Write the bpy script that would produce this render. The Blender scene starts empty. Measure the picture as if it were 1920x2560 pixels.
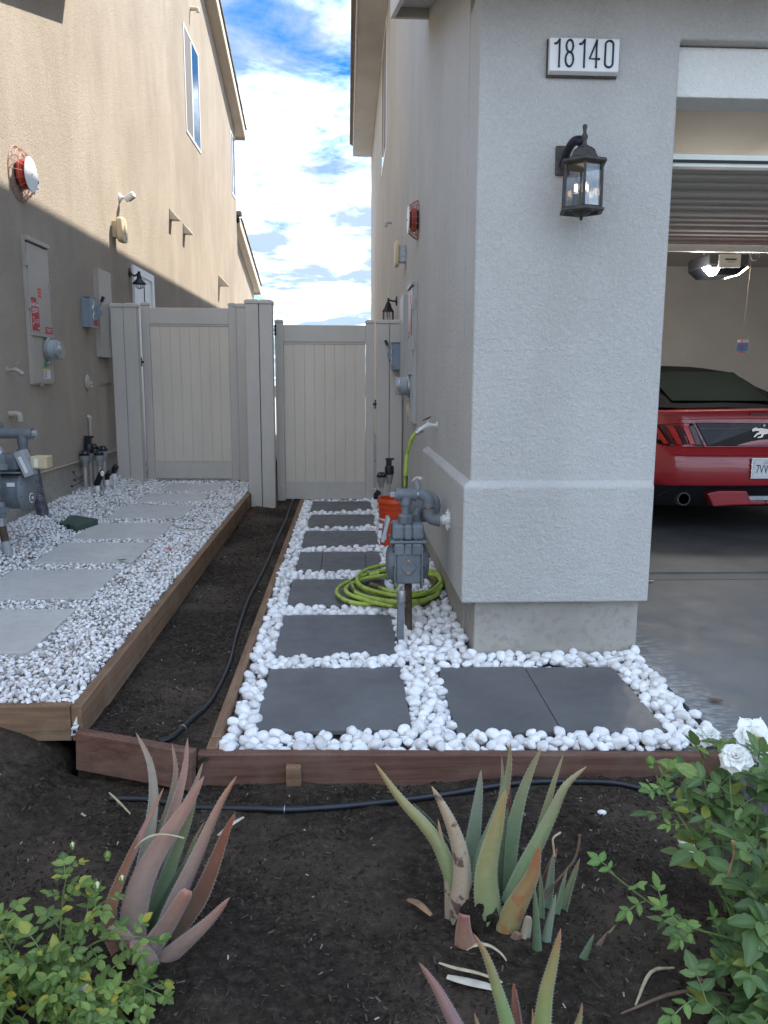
import bpy, bmesh, math, random
import numpy as np
from mathutils import Vector, Matrix, noise

random.seed(7)
SC = bpy.context.scene
COL = SC.collection

# ------------------------------------------------------------------ camera, sky, sun, exposure
cam_d = bpy.data.cameras.new('camera')
cam = bpy.data.objects.new('camera', cam_d)
COL.objects.link(cam)
SC.camera = cam
cam_d.sensor_fit = 'VERTICAL'
cam_d.sensor_height = 36.0
cam_d.lens = 27.984
cam_d.clip_start = 0.05
cam_d.clip_end = 2000.0
def camera_axes():
    fwd = Vector((868 - 960, 954 - 1280, 1990.0)).normalized()      # alley direction seen in the lens frame
    dwn = Vector((-55, 12120, 1990.0))
    dwn = (dwn - fwd * dwn.dot(fwd)).normalized()
    rgt = dwn.cross(fwd)
    return rgt, fwd, -dwn
_r, _f, _u = camera_axes()
cam.matrix_world = Matrix(((_r.x, -_r.y, -_r.z, 0.0),
                           (_f.x, -_f.y, -_f.z, 0.0),
                           (_u.x, -_u.y, -_u.z, 1.327),
                           (0, 0, 0, 1)))

SUN_TO = Vector((1.0, 0.72, 1.58)).normalized()
SUN_EL = math.asin(SUN_TO.z)
SUN_AZ = math.atan2(SUN_TO.x, SUN_TO.y)          # clockwise from +Y

SKY_STRENGTH = 0.15
SUN_STRENGTH = 2.0
EXPOSURE = 2.4
SKY_KNEE = 0.85
CLOUD = 3.9
world = bpy.data.worlds.new('World')
SC.world = world
world.use_nodes = True
wt = world.node_tree
wn, wl = wt.nodes, wt.links
for n in list(wn):
    wn.remove(n)
w_out = wn.new('ShaderNodeOutputWorld')
w_bg = wn.new('ShaderNodeBackground')
w_bg.inputs['Strength'].default_value = SKY_STRENGTH
w_sky = wn.new('ShaderNodeTexSky')
w_sky.sky_type = 'NISHITA'
w_sky.sun_disc = False
w_sky.sun_elevation = SUN_EL
w_sky.sun_rotation = SUN_AZ
w_sky.altitude = 600
w_sky.air_density = 1.0
w_sky.dust_density = 0.0
w_sky.ozone_density = 4.0
# broken cumulus: noise laid out on a flat cloud deck seen from below
w_tc = wn.new('ShaderNodeTexCoord')
w_sep = wn.new('ShaderNodeSeparateXYZ')
wl.new(w_tc.outputs['Generated'], w_sep.inputs[0])
def wmath(op, a, b=None, clamp=False):
    n = wn.new('ShaderNodeMath'); n.operation = op; n.use_clamp = clamp
    for i, v in enumerate((a, b)):
        if v is None: continue
        if isinstance(v, (int, float)): n.inputs[i].default_value = v
        else: wl.new(v, n.inputs[i])
    return n.outputs[0]
zc = wmath('ADD', wmath('MAXIMUM', w_sep.outputs['Z'], 0.0), 0.16)
px = wmath('DIVIDE', w_sep.outputs['X'], zc)
py = wmath('DIVIDE', w_sep.outputs['Y'], zc)
w_cmb = wn.new('ShaderNodeCombineXYZ')
wl.new(px, w_cmb.inputs[0]); wl.new(py, w_cmb.inputs[1])
w_cmb.inputs[2].default_value = 0.3
def wnoise(scale, detail, rough, dist=0.0, off=(0, 0, 0)):
    m = wn.new('ShaderNodeMapping'); m.inputs['Location'].default_value = off
    wl.new(w_cmb.outputs[0], m.inputs[0])
    n = wn.new('ShaderNodeTexNoise'); n.inputs['Scale'].default_value = scale
    n.inputs['Detail'].default_value = detail; n.inputs['Roughness'].default_value = rough
    n.inputs['Distortion'].default_value = dist
    wl.new(m.outputs[0], n.inputs['Vector'])
    return n.outputs['Fac']
big = wnoise(0.9, 2, 0.5, 0.0, (1.7, 0.45, 0))
fine = wnoise(4.2, 10, 0.62, 0.35, (3.1, 1.2, 0))
cov = wmath('ADD', wmath('MULTIPLY', big, 0.75), wmath('MULTIPLY', fine, 0.75))
# the cloud field thins out to clear blue higher up
cov = wmath('SUBTRACT', cov, wmath('MULTIPLY', wmath('MAXIMUM', wmath('SUBTRACT', w_sep.outputs['Z'], 0.30), 0.0), 0.12))
w_r = wn.new('ShaderNodeValToRGB')
w_r.color_ramp.elements[0].position = 0.60; w_r.color_ramp.elements[0].color = (0, 0, 0, 1)
w_r.color_ramp.elements[1].position = 0.80; w_r.color_ramp.elements[1].color = (1, 1, 1, 1)
wl.new(cov, w_r.inputs[0])
shade = wnoise(2.6, 8, 0.6, 0.2, (7.3, 4.4, 0))
w_cc = wn.new('ShaderNodeValToRGB')
w_cc.color_ramp.elements[0].position = 0.42; w_cc.color_ramp.elements[0].color = (0.20, 0.26, 0.355, 1)
w_cc.color_ramp.elements[1].position = 0.60; w_cc.color_ramp.elements[1].color = (0.80, 0.95, 1.17, 1)
wl.new(shade, w_cc.inputs[0])
w_cs = wn.new('ShaderNodeVectorMath'); w_cs.operation = 'SCALE'
w_cs.inputs['Scale'].default_value = CLOUD
wl.new(w_cc.outputs[0], w_cs.inputs[0])
w_mix = wn.new('ShaderNodeMix'); w_mix.data_type = 'RGBA'
wl.new(w_r.outputs[0], w_mix.inputs['Factor'])
# even out the glare: one curve for the whole sky, c / (1 + luminance / k)
w_hs = wn.new('ShaderNodeHueSaturation'); w_hs.inputs['Saturation'].default_value = 1.4
wl.new(w_sky.outputs[0], w_hs.inputs['Color'])
w_bw = wn.new('ShaderNodeRGBToBW'); wl.new(w_sky.outputs[0], w_bw.inputs[0])
w_k = wmath('DIVIDE', 1.0, wmath('ADD', 1.0, wmath('DIVIDE', w_bw.outputs[0], SKY_KNEE)))
w_sc = wn.new('ShaderNodeVectorMath'); w_sc.operation = 'SCALE'
wl.new(w_hs.outputs[0], w_sc.inputs[0]); wl.new(w_k, w_sc.inputs['Scale'])
wl.new(w_sc.outputs[0], w_mix.inputs[6])
wl.new(w_cs.outputs[0], w_mix.inputs[7])
wl.new(w_mix.outputs[2], w_bg.inputs['Color'])
wl.new(w_bg.outputs[0], w_out.inputs['Surface'])

sun_d = bpy.data.lights.new('sun', 'SUN')
sun_d.energy = SUN_STRENGTH
sun_d.angle = math.radians(0.53)
sun_d.color = (1.0, 0.93, 0.82)
sun = bpy.data.objects.new('sun', sun_d)
COL.objects.link(sun)
sun.rotation_euler = (-SUN_TO).to_track_quat('-Z', 'Y').to_euler()
sun.location = SUN_TO * 40

SC.view_settings.view_transform = 'Standard'
SC.view_settings.look = 'None'
SC.view_settings.exposure = EXPOSURE
SC.view_settings.gamma = 1.0
SC.view_settings.use_curve_mapping = False
SC.render.engine = 'CYCLES'
SC.cycles.max_bounces = 8
SC.cycles.transparent_max_bounces = 12
SC.cycles.caustics_reflective = False
SC.cycles.caustics_refractive = False

# ------------------------------------------------------------------ mesh helpers
WORLD = {}                                   # world position of every object built (for parenting)

class B:
    """collects shapes in world coordinates; obj() links them as one mesh object"""
    def __init__(self):
        self.bm = bmesh.new()
    def face(self, pts):
        vs = [self.bm.verts.new(p) for p in pts]
        return self.bm.faces.new(vs)
    def box(self, x0, x1, y0, y1, z0, z1):
        v = [self.bm.verts.new((x, y, z)) for z in (z0, z1) for y in (y0, y1) for x in (x0, x1)]
        for f in ((0, 2, 3, 1), (4, 5, 7, 6), (0, 1, 5, 4), (2, 6, 7, 3), (0, 4, 6, 2), (1, 3, 7, 5)):
            self.bm.faces.new([v[i] for i in f])
        return self
    def hexa(self, p):
        """8 points: bottom ring of 4, top ring of 4"""
        v = [self.bm.verts.new(q) for q in p]
        for f in ((3, 2, 1, 0), (4, 5, 6, 7), (0, 1, 5, 4), (1, 2, 6, 5), (2, 3, 7, 6), (3, 0, 4, 7)):
            self.bm.faces.new([v[i] for i in f])
        return self
    def obox(self, c, ax, ay, az, hx, hy, hz):
        c, ax, ay, az = Vector(c), Vector(ax).normalized(), Vector(ay).normalized(), Vector(az).normalized()
        ps = []
        for sz in (-1, 1):
            for sx, sy in ((-1, -1), (1, -1), (1, 1), (-1, 1)):
                ps.append(c + ax * hx * sx + ay * hy * sy + az * hz * sz)
        return self.hexa(ps)
    def beam(self, p, q, w, h, up=(0, 0, 1)):
        p, q = Vector(p), Vector(q)
        d = (q - p).normalized(); s = d.cross(Vector(up)).normalized(); u = s.cross(d)
        return self.obox((p + q) / 2, d, s, u, (q - p).length / 2, w / 2, h / 2)
    def prism(self, poly, axis, a0, a1):
        """polygon in the two other axes (x,y,z order), extruded along axis a0..a1"""
        def P(u, v, a):
            return {'x': (a, u, v), 'y': (u, a, v), 'z': (u, v, a)}[axis]
        lo = [self.bm.verts.new(P(u, v, a0)) for u, v in poly]
        hi = [self.bm.verts.new(P(u, v, a1)) for u, v in poly]
        n = len(poly)
        self.bm.faces.new(lo[::-1]); self.bm.faces.new(hi)
        for i in range(n):
            j = (i + 1) % n
            self.bm.faces.new((lo[i], lo[j], hi[j], hi[i]))
        return self
    def tube(self, pts, r, n=8, cap=True, flat=1.0):
        pts = [Vector(p) for p in pts]
        rs = r if isinstance(r, (list, tuple)) else [r] * len(pts)
        rings = []
        up = None
        for i, p in enumerate(pts):
            d = (pts[min(i + 1, len(pts) - 1)] - pts[max(i - 1, 0)]).normalized()
            if up is None:
                up = Vector((0, 0, 1)) if abs(d.z) < 0.9 else Vector((1, 0, 0))
            s = d.cross(up)
            if s.length < 1e-5: s = d.orthogonal()
            s.normalize(); up = s.cross(d).normalized()
            rings.append([self.bm.verts.new(p + (s * math.cos(2 * math.pi * k / n) + up * flat * math.sin(2 * math.pi * k / n)) * rs[i]) for k in range(n)])
        for a, b in zip(rings, rings[1:]):
            for k in range(n):
                self.bm.faces.new((a[k], a[(k + 1) % n], b[(k + 1) % n], b[k]))
        if cap:
            self.bm.faces.new(rings[0][::-1]); self.bm.faces.new(rings[-1])
        return self
    def lathe(self, prof, o, axis=(0, 0, 1), n=16, phase=0.0):
        """profile of (radius, height) along axis from o"""
        o, d = Vector(o), Vector(axis).normalized()
        s = d.orthogonal().normalized()
        if abs(d.z) > 0.99: s = Vector((1, 0, 0))
        t = d.cross(s)
        rings = []
        for r, h in prof:
            if r < 1e-6:
                rings.append([self.bm.verts.new(o + d * h)])
            else:
                rings.append([self.bm.verts.new(o + d * h + (s * math.cos(phase + 2 * math.pi * k / n) + t * math.sin(phase + 2 * math.pi * k / n)) * r) for k in range(n)])
        for a, b in zip(rings, rings[1:]):
            for k in range(n):
                k2 = (k + 1) % n
                if len(a) == 1 and len(b) == 1: break
                if len(a) == 1: self.bm.faces.new((a[0], b[k2], b[k]))
                elif len(b) == 1: self.bm.faces.new((a[k], a[k2], b[0]))
                else: self.bm.faces.new((a[k], a[k2], b[k2], b[k]))
        for ring, rev in ((rings[0], True), (rings[-1], False)):
            if len(ring) > 2:
                self.bm.faces.new(ring[::-1] if rev else ring)
        return self
    def cyl(self, p, q, r, n=14):
        p, q = Vector(p), Vector(q)
        return self.lathe([(r, 0), (r, (q - p).length)], p, q - p, n)
    def ball(self, c, r, sub=2, sc=(1, 1, 1), rot=None):
        m = Matrix.Translation(c) @ (rot.to_4x4() if rot is not None else Matrix()) @ Matrix.Diagonal((r * sc[0], r * sc[1], r * sc[2], 1))
        bmesh.ops.create_icosphere(self.bm, subdivisions=sub, radius=1.0, matrix=m)
        return self
    def obj(self, name, mat, parent=None, smooth=False, bevel=0.0, segs=2, subd=0, fix=True, label=None, kind=None):
        bm = self.bm
        if fix: bmesh.ops.recalc_face_normals(bm, faces=bm.faces)
        co = [v.co for v in bm.verts]
        c = Vector((sum(v.x for v in co), sum(v.y for v in co), sum(v.z for v in co))) / max(1, len(co))
        bmesh.ops.translate(bm, verts=bm.verts, vec=-c)
        me = bpy.data.meshes.new(name)
        bm.to_mesh(me); bm.free()
        for m in (mat if isinstance(mat, (list, tuple)) else [mat]):
            me.materials.append(m)
        if smooth:
            me.polygons.foreach_set('use_smooth', [True] * len(me.polygons))
            if smooth != 'all':
                me.set_sharp_from_angle(angle=math.radians(smooth if smooth is not True else 40))
        o = bpy.data.objects.new(name, me)
        COL.objects.link(o)
        place(o, c, parent)
        if bevel > 0:
            md = o.modifiers.new('bevel', 'BEVEL'); md.width = bevel; md.segments = segs
            md.limit_method = 'ANGLE'; md.angle_limit = math.radians(35)
        if subd:
            md = o.modifiers.new('subdivision', 'SUBSURF'); md.levels = subd; md.render_levels = subd
        if label: o['label'] = label
        if kind: o['kind'] = kind
        return o

def place(o, c, parent):
    c = Vector(c)
    WORLD[o.name] = c
    if parent is not None:
        o.parent = parent
        o.location = c - WORLD[parent.name]
    else:
        o.location = c

def tag(o, label, cat, group=None, kind=None):
    o['label'] = label; o['category'] = cat
    if group: o['group'] = group
    if kind: o['kind'] = kind
    return o

def thing(name, loc, label, cat, group=None):
    o = bpy.data.objects.new(name, None)
    o.empty_display_size = 0.1
    COL.objects.link(o)
    place(o, loc, None)
    return tag(o, label, cat, group)

def struct(o):
    o['kind'] = 'structure'
    return o

def P(y):
    """level of the gently rising path"""
    return 0.0205 * (y - 2.89)

def smooth01(a, b, x):
    t = min(1.0, max(0.0, (x - a) / (b - a)))
    return t * t * (3 - 2 * t)

# ------------------------------------------------------------------ materials
class M:
    """a small node-graph builder around one Principled BSDF"""
    def __init__(self, name, rough=0.7, metal=0.0, spec=0.5, coords='Object'):
        self.m = bpy.data.materials.new(name)
        self.m.use_nodes = True
        self.t = self.m.node_tree
        self.b = self.t.nodes['Principled BSDF']
        self.b.inputs['Roughness'].default_value = rough
        self.b.inputs['Metallic'].default_value = metal
        self.b.inputs['Specular IOR Level'].default_value = spec
        tc = self.t.nodes.new('ShaderNodeTexCoord')
        self.co = tc.outputs[coords]
        self.tc = tc
        if coords == 'World':
            pass
    def world(self):
        g = self.t.nodes.new('ShaderNodeNewGeometry')
        self.co = g.outputs['Position']
        return self
    def link(self, a, b):
        self.t.links.new(a, b)
    def put(self, inp, v):
        if isinstance(v, (int, float)): inp.default_value = v
        elif isinstance(v, (tuple, list)): inp.default_value = (*v, 1) if len(v) == 3 and len(inp.default_value) == 4 else v
        else: self.link(v, inp)
    def mapped(self, scale=(1, 1, 1), rot=(0, 0, 0), loc=(0, 0, 0), co=None):
        n = self.t.nodes.new('ShaderNodeMapping')
        n.inputs['Scale'].default_value = scale; n.inputs['Rotation'].default_value = rot; n.inputs['Location'].default_value = loc
        self.link(co or self.co, n.inputs[0])
        return n.outputs[0]
    def noise(self, scale, detail=4, rough=0.55, co=None, dist=0.0):
        n = self.t.nodes.new('ShaderNodeTexNoise')
        n.inputs['Scale'].default_value = scale; n.inputs['Detail'].default_value = detail
        n.inputs['Roughness'].default_value = rough; n.inputs['Distortion'].default_value = dist
        self.link(co or self.co, n.inputs['Vector'])
        return n.outputs['Fac']
    def voro(self, scale, feature='F1', co=None, out='Distance', rand=1.0):
        n = self.t.nodes.new('ShaderNodeTexVoronoi'); n.feature = feature
        n.inputs['Scale'].default_value = scale; n.inputs['Randomness'].default_value = rand
        self.link(co or self.co, n.inputs['Vector'])
        return n.outputs[out]
    def math(self, op, a, b=0.0, clamp=False):
        n = self.t.nodes.new('ShaderNodeMath'); n.operation = op; n.use_clamp = clamp
        self.put(n.inputs[0], a); self.put(n.inputs[1], b)
        return n.outputs[0]
    def ramp(self, fac, stops):
        n = self.t.nodes.new('ShaderNodeValToRGB')
        e = n.color_ramp.elements
        while len(e) < len(stops): e.new(0.5)
        for i, (p, c) in enumerate(stops):
            e[i].position = p
            e[i].color = (c, c, c, 1) if isinstance(c, (int, float)) else (*c, 1)
        self.put(n.inputs[0], fac)
        return n.outputs[0]
    def mix(self, fac, a, b, mode='MIX'):
        n = self.t.nodes.new('ShaderNodeMix'); n.data_type = 'RGBA'; n.blend_type = mode
        self.put(n.inputs['Factor'], fac)
        for i, v in ((6, a), (7, b)):
            if isinstance(v, (tuple, list)): n.inputs[i].default_value = (*v, 1)
            else: self.link(v, n.inputs[i])
        return n.outputs[2]
    def rnd(self):
        n = self.t.nodes.new('ShaderNodeObjectInfo')
        return n.outputs['Random']
    def island(self):
        n = self.t.nodes.new('ShaderNodeNewGeometry')
        return n.outputs['Random Per Island']
    def attr(self, name, out='Fac'):
        n = self.t.nodes.new('ShaderNodeAttribute'); n.attribute_name = name
        return n.outputs[out]
    def sep(self, co=None):
        n = self.t.nodes.new('ShaderNodeSeparateXYZ')
        self.link(co or self.co, n.inputs[0])
        return n.outputs
    def color(self, c):
        self.put(self.b.inputs['Base Color'], c); return self
    def roughness(self, v):
        self.put(self.b.inputs['Roughness'], v); return self
    def bump(self, h, strength=0.3, dist=0.01):
        n = self.t.nodes.new('ShaderNodeBump')
        n.inputs['Strength'].default_value = strength; n.inputs['Distance'].default_value = dist
        self.put(n.inputs['Height'], h)
        self.link(n.outputs[0], self.b.inputs['Normal'])
        return self
    def done(self):
        return self.m

def plain(name, c, rough=0.6, metal=0.0, spec=0.5, var=0.08, scale=9.0, bump=0.0, bscale=300):
    m = M(name, rough, metal, spec).world()
    n = m.noise(scale, 5, 0.6)
    lo = tuple(x * (1 - var) for x in c); hi = tuple(min(1, x * (1 + var)) for x in c)
    m.color(m.ramp(n, [(0.3, lo), (0.7, hi)]))
    if bump: m.bump(m.noise(bscale, 3), bump, 0.002)
    return m.done()

def stucco(name, lo, hi, stain):
    m = M(name, 0.92, spec=0.25).world()
    streak = m.noise(1.0, 5, 0.6, m.mapped((1.5, 1.5, 0.55)), 0.9)
    blot = m.noise(1.1, 5, 0.6)
    c = m.ramp(m.math('ADD', m.math('MULTIPLY', streak, 0.5), m.math('MULTIPLY', blot, 0.5)), [(0.38, lo), (0.62, hi)])
    speck = m.noise(120, 3, 0.7)
    c = m.mix(m.ramp(speck, [(0.34, 0.24), (0.52, 0.0)]), c, stain)
    # fine sand-float texture with trowel-dragged ridges
    g1 = m.noise(150, 3, 0.65)
    g2 = m.noise(60, 4, 0.6, None, 0.6)
    g3 = m.noise(26, 4, 0.6, None, 1.0)
    h = m.math('ADD', m.math('ADD', m.math('MULTIPLY', g1, 0.5), m.math('MULTIPLY', g2, 0.8)), m.math('MULTIPLY', g3, 0.9))
    c = m.mix(m.ramp(g2, [(0.50, 0.0), (0.66, 0.22)]), c, tuple(min(1, v * 1.22) for v in hi))
    m.color(c).bump(h, 0.9, 0.008)
    return m.done()

MAT = {}
MAT['stucco_tan'] = stucco('tan_stucco', (0.335, 0.285, 0.228), (0.43, 0.37, 0.30), (0.235, 0.195, 0.155))
MAT['stucco_grey'] = stucco('grey_stucco', (0.48, 0.47, 0.44), (0.57, 0.555, 0.525), (0.33, 0.32, 0.30))
MAT['stucco_white'] = stucco('white_stucco', (0.86, 0.85, 0.80), (0.92, 0.91, 0.86), (0.62, 0.60, 0.55))
def concrete(name, lo, hi, dark, scale=1.6):
    m = M(name, 0.85, spec=0.3).world()
    a = m.noise(scale, 8, 0.62); b = m.noise(24, 4, 0.6)
    c = m.ramp(a, [(0.32, lo), (0.68, hi)])
    c = m.mix(m.ramp(b, [(0.36, 0.45), (0.5, 0.0)]), c, dark)
    c = m.mix(m.ramp(m.voro(55), [(0.06, 0.8), (0.12, 0.0)]), c, dark)
    m.color(c).bump(m.noise(140, 4, 0.6), 0.3, 0.003)
    return m.done()
MAT['walk'] = concrete('sidewalk_concrete', (0.38, 0.37, 0.34), (0.48, 0.465, 0.43), (0.32, 0.31, 0.28))
MAT['asphalt'] = concrete('worn_asphalt', (0.09, 0.09, 0.088), (0.13, 0.128, 0.122), (0.06, 0.06, 0.06))
MAT['foundation'] = concrete('rough_foundation_concrete', (0.33, 0.31, 0.27), (0.46, 0.43, 0.38), (0.24, 0.22, 0.19))
MAT['paver'] = concrete('pale_concrete_paver', (0.50, 0.485, 0.46), (0.60, 0.585, 0.555), (0.45, 0.435, 0.41), 3.0)
def driveway_mat():
    m = M('driveway_concrete', 0.62, spec=0.45).world()
    a = m.noise(0.9, 8, 0.62); b = m.noise(6, 6, 0.6)
    c = m.ramp(a, [(0.3, (0.105, 0.118, 0.128)), (0.7, (0.165, 0.178, 0.185))])
    c = m.mix(m.ramp(b, [(0.35, 0.4), (0.55, 0.0)]), c, (0.09, 0.095, 0.10))
    # pale etched patches that follow the slab's edge beside the pebbles
    s = m.sep()
    edge = m.ramp(m.math('ADD', s['X'], m.math('MULTIPLY', m.noise(2.2, 4), 0.35)), [(0.0, 0.0), (1.0, 1.0)])
    near = m.math('SUBTRACT', 1.0, m.math('MULTIPLY', m.math('SUBTRACT', m.math('ADD', s['X'], m.math('MULTIPLY', m.noise(3.0, 5), 0.3)), 1.50), 4.0), True)
    flake = m.ramp(m.noise(16, 6, 0.65, m.mapped((1, 3.0, 1))), [(0.47, 0.0), (0.56, 1.0)])
    c = m.mix(m.math('MULTIPLY', m.math('MULTIPLY', near, flake), 0.85), c, (0.42, 0.44, 0.46))
    c = m.mix(m.ramp(m.noise(2.3, 5), [(0.62, 0.0), (0.72, 0.5)]), c, (0.15, 0.125, 0.10))
    m.color(c).bump(m.noise(90, 4), 0.2, 0.003)
    m.roughness(m.ramp(b, [(0.3, 0.5), (0.7, 0.75)]))
    return m.done()
MAT['driveway'] = driveway_mat()
def soil_mat():
    m = M('dark_soil', 0.95, spec=0.15).world()
    a = m.noise(1.7, 6, 0.6); b = m.noise(38, 6, 0.7)
    c = m.ramp(b, [(0.30, (0.012, 0.009, 0.007)), (0.52, (0.038, 0.029, 0.022)), (0.72, (0.085, 0.066, 0.050))])
    c = m.mix(m.ramp(a, [(0.46, 0.0), (0.70, 0.75)]), c, (0.13, 0.10, 0.074))
    c = m.mix(m.ramp(m.noise(210, 2, 0.5), [(0.70, 0.0), (0.74, 0.7)]), c, (0.30, 0.25, 0.19))
    h = m.math('ADD', m.math('MULTIPLY', b, 0.7), m.math('MULTIPLY', m.noise(110, 5, 0.7), 0.5))
    m.color(c).bump(h, 1.0, 0.012)
    return m.done()
MAT['soil'] = soil_mat()
def chip_mat():
    m = M('bark_chip', 0.9, spec=0.2)
    m.color(m.ramp(m.island(), [(0.0, (0.014, 0.011, 0.009)), (0.55, (0.05, 0.038, 0.028)), (0.90, (0.085, 0.066, 0.048)), (0.985, (0.15, 0.125, 0.095)), (1.0, (0.42, 0.40, 0.36))]))
    return m.done()
MAT['chip'] = chip_mat()
def pebble_mat(single):
    m = M('white_pebble', 0.55, spec=0.4)
    r = m.rnd() if single else m.island()
    m.world()
    base = m.ramp(r, [(0.0, (0.68, 0.66, 0.65)), (0.25, (0.80, 0.79, 0.78)), (0.7, (0.89, 0.89, 0.89)), (1.0, (0.92, 0.92, 0.92))])
    stain = m.ramp(m.noise(28, 5, 0.65), [(0.55, 0.0), (0.72, 0.5)])
    stain = m.math('MULTIPLY', stain, m.ramp(r, [(0.2, 1.0), (0.8, 0.45)]))
    c = m.mix(stain, base, (0.58, 0.50, 0.40))
    m.color(c).bump(m.noise(120, 4, 0.6), 0.12, 0.003)
    return m.done()
MAT['pebble1'] = pebble_mat(True); MAT['pebble'] = pebble_mat(False)
def gravel_mat(single):
    m = M('crushed_white_gravel', 0.75, spec=0.35)
    r = m.rnd() if single else m.island()
    m.world()
    base = m.ramp(r, [(0.0, (0.28, 0.27, 0.27)), (0.06, (0.46, 0.44, 0.43)), (0.18, (0.66, 0.64, 0.63)), (0.27, (0.70, 0.60, 0.53)), (0.32, (0.80, 0.79, 0.79)), (1.0, (0.90, 0.89, 0.89))])
    c = m.mix(m.ramp(m.noise(60, 4, 0.6), [(0.5, 0.0), (0.75, 0.35)]), base, (0.50, 0.42, 0.35))
    m.color(c).bump(m.noise(160, 4, 0.6), 0.25, 0.003)
    return m.done()
MAT['gravel1'] = gravel_mat(True); MAT['gravel'] = gravel_mat(False)
def bed_mat():
    m = M('bed_underlay', 0.95).world()
    m.color(m.ramp(m.noise(60, 4), [(0.3, (0.20, 0.19, 0.18)), (0.7, (0.42, 0.40, 0.39))])).bump(m.noise(90, 4), 0.6, 0.01)
    return m.done()
MAT['bed'] = bed_mat()
def slate_mat():
    m = M('dark_grey_porcelain_slab', 0.5, spec=0.45).world()
    a = m.noise(2.6, 7, 0.62, None, 0.5); b = m.noise(14, 5, 0.6)
    c = m.ramp(a, [(0.3, (0.098, 0.098, 0.102)), (0.7, (0.150, 0.148, 0.150))])
    c = m.mix(m.ramp(b, [(0.60, 0.0), (0.8, 0.35)]), c, (0.21, 0.20, 0.19))
    c = m.mix(m.ramp(m.noise(75, 2), [(0.74, 0.0), (0.80, 0.4)]), c, (0.05, 0.05, 0.05))
    m.color(c).roughness(m.ramp(b, [(0.3, 0.42), (0.7, 0.62)])).bump(m.noise(70, 5), 0.12, 0.002)
    return m.done()
MAT['slate'] = slate_mat()
def wood_mat(name, red, grey, axis):
    """pressure-treated board: grain along axis, rows of incising cuts, weathered grey-green wear"""
    m = M(name, 0.8, spec=0.25)
    sc = {'x': (1.2, 26, 26), 'y': (26, 1.2, 26), 'z': (26, 26, 1.2)}[axis]
    g = m.noise(1.6, 7, 0.65, m.mapped(sc), 0.4)
    c = m.ramp(g, [(0.28, tuple(v * 0.55 for v in red)), (0.5, red), (0.72, tuple(min(1, v * 1.45) for v in red))])
    w = m.noise(5.0, 6, 0.65)
    c = m.mix(m.ramp(w, [(0.46, 0.0), (0.70, 0.62)]), c, grey)
    s = m.sep()
    L = s[axis.upper()]; T = m.math('ADD', s['Z'], s['Y' if axis == 'x' else 'X'])
    row = m.math('MULTIPLY', T, 105.0)
    off = m.math('MULTIPLY', m.math('FLOOR', row), 0.37)
    dash = m.math('LESS_THAN', m.math('FRACT', m.math('ADD', m.math('MULTIPLY', L, 42.0), off)), 0.42)
    line = m.math('LESS_THAN', m.math('FRACT', row), 0.30)
    g_ = m.t.nodes.new('ShaderNodeNewGeometry')
    nz_ = m.sep(g_.outputs['Normal'])['Z']
    cut = m.math('MULTIPLY', m.math('MULTIPLY', dash, line), m.math('GREATER_THAN', nz_, 0.8))
    c = m.mix(m.math('MULTIPLY', cut, 0.62), c, tuple(v * 0.25 for v in red))
    h = m.math('SUBTRACT', m.math('MULTIPLY', g, 0.5), m.math('MULTIPLY', cut, 0.6))
    m.color(c).bump(h, 0.5, 0.004)
    return m.done()
for ax in 'xy':
    MAT['wood_' + ax] = wood_mat('treated_timber_' + ax, (0.225, 0.135, 0.083), (0.29, 0.225, 0.15), ax)
    MAT['redwood_' + ax] = wood_mat('red_treated_timber_' + ax, (0.155, 0.080, 0.057), (0.21, 0.15, 0.115), ax)
MAT['endgrain'] = plain('dark_board_end', (0.05, 0.026, 0.02), 0.85, var=0.4, scale=60, bump=0.4)
def vinyl(name, c):
    m = M(name, 0.45, spec=0.45).world()
    a = m.noise(3.0, 5, 0.6, m.mapped((1, 1, 0.35)))
    col = m.ramp(a, [(0.3, tuple(v * 0.94 for v in c)), (0.7, tuple(min(1, v * 1.04) for v in c))])
    s = m.sep()
    dirt = m.math('MULTIPLY', m.math('SUBTRACT', 0.75, s['Z']), 0.5, True)
    col = m.mix(m.math('MULTIPLY', dirt, m.ramp(m.noise(12, 6, 0.7), [(0.4, 0.1), (0.7, 0.8)])), col, (0.30, 0.26, 0.21))
    col = m.mix(m.ramp(m.noise(70, 3), [(0.71, 0.0), (0.78, 0.45)]), col, (0.25, 0.21, 0.17))
    m.color(col).bump(m.noise(8, 3, 0.5, m.mapped((1, 1, 0.2))), 0.06, 0.004)
    return m.done()
MAT['vinyl'] = vinyl('beige_vinyl', (0.56, 0.515, 0.455))
MAT['vinyl_board'] = vinyl('warm_beige_vinyl_board', (0.68, 0.60, 0.50))
MAT['paint_meter'] = plain('grey_blue_meter_paint', (0.165, 0.185, 0.205), 0.5, var=0.22, scale=14, bump=0.15, bscale=120)
MAT['paint_meter_lt'] = plain('pale_grey_meter_plastic', (0.36, 0.38, 0.40), 0.5, var=0.1)
MAT['galv'] = plain('galvanised_steel', (0.42, 0.43, 0.44), 0.42, 0.75, var=0.25, scale=30)
MAT['rust'] = plain('rusty_pipe', (0.10, 0.07, 0.052), 0.85, 0.2, var=0.5, scale=24, bump=0.3)
MAT['white_paint'] = plain('white_brushed_paint', (0.74, 0.73, 0.70), 0.6, var=0.12, scale=30, bump=0.2)
MAT['white_plastic'] = plain('white_plastic', (0.80, 0.80, 0.79), 0.4, var=0.03)
MAT['white_gloss'] = plain('white_window_vinyl', (0.82, 0.81, 0.79), 0.35, var=0.03)
MAT['tan_paint'] = plain('tan_painted_metal', (0.42, 0.375, 0.32), 0.5, var=0.06, scale=4)
MAT['grey_paint'] = plain('grey_painted_metal', (0.46, 0.46, 0.45), 0.45, var=0.05, scale=4)
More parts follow.
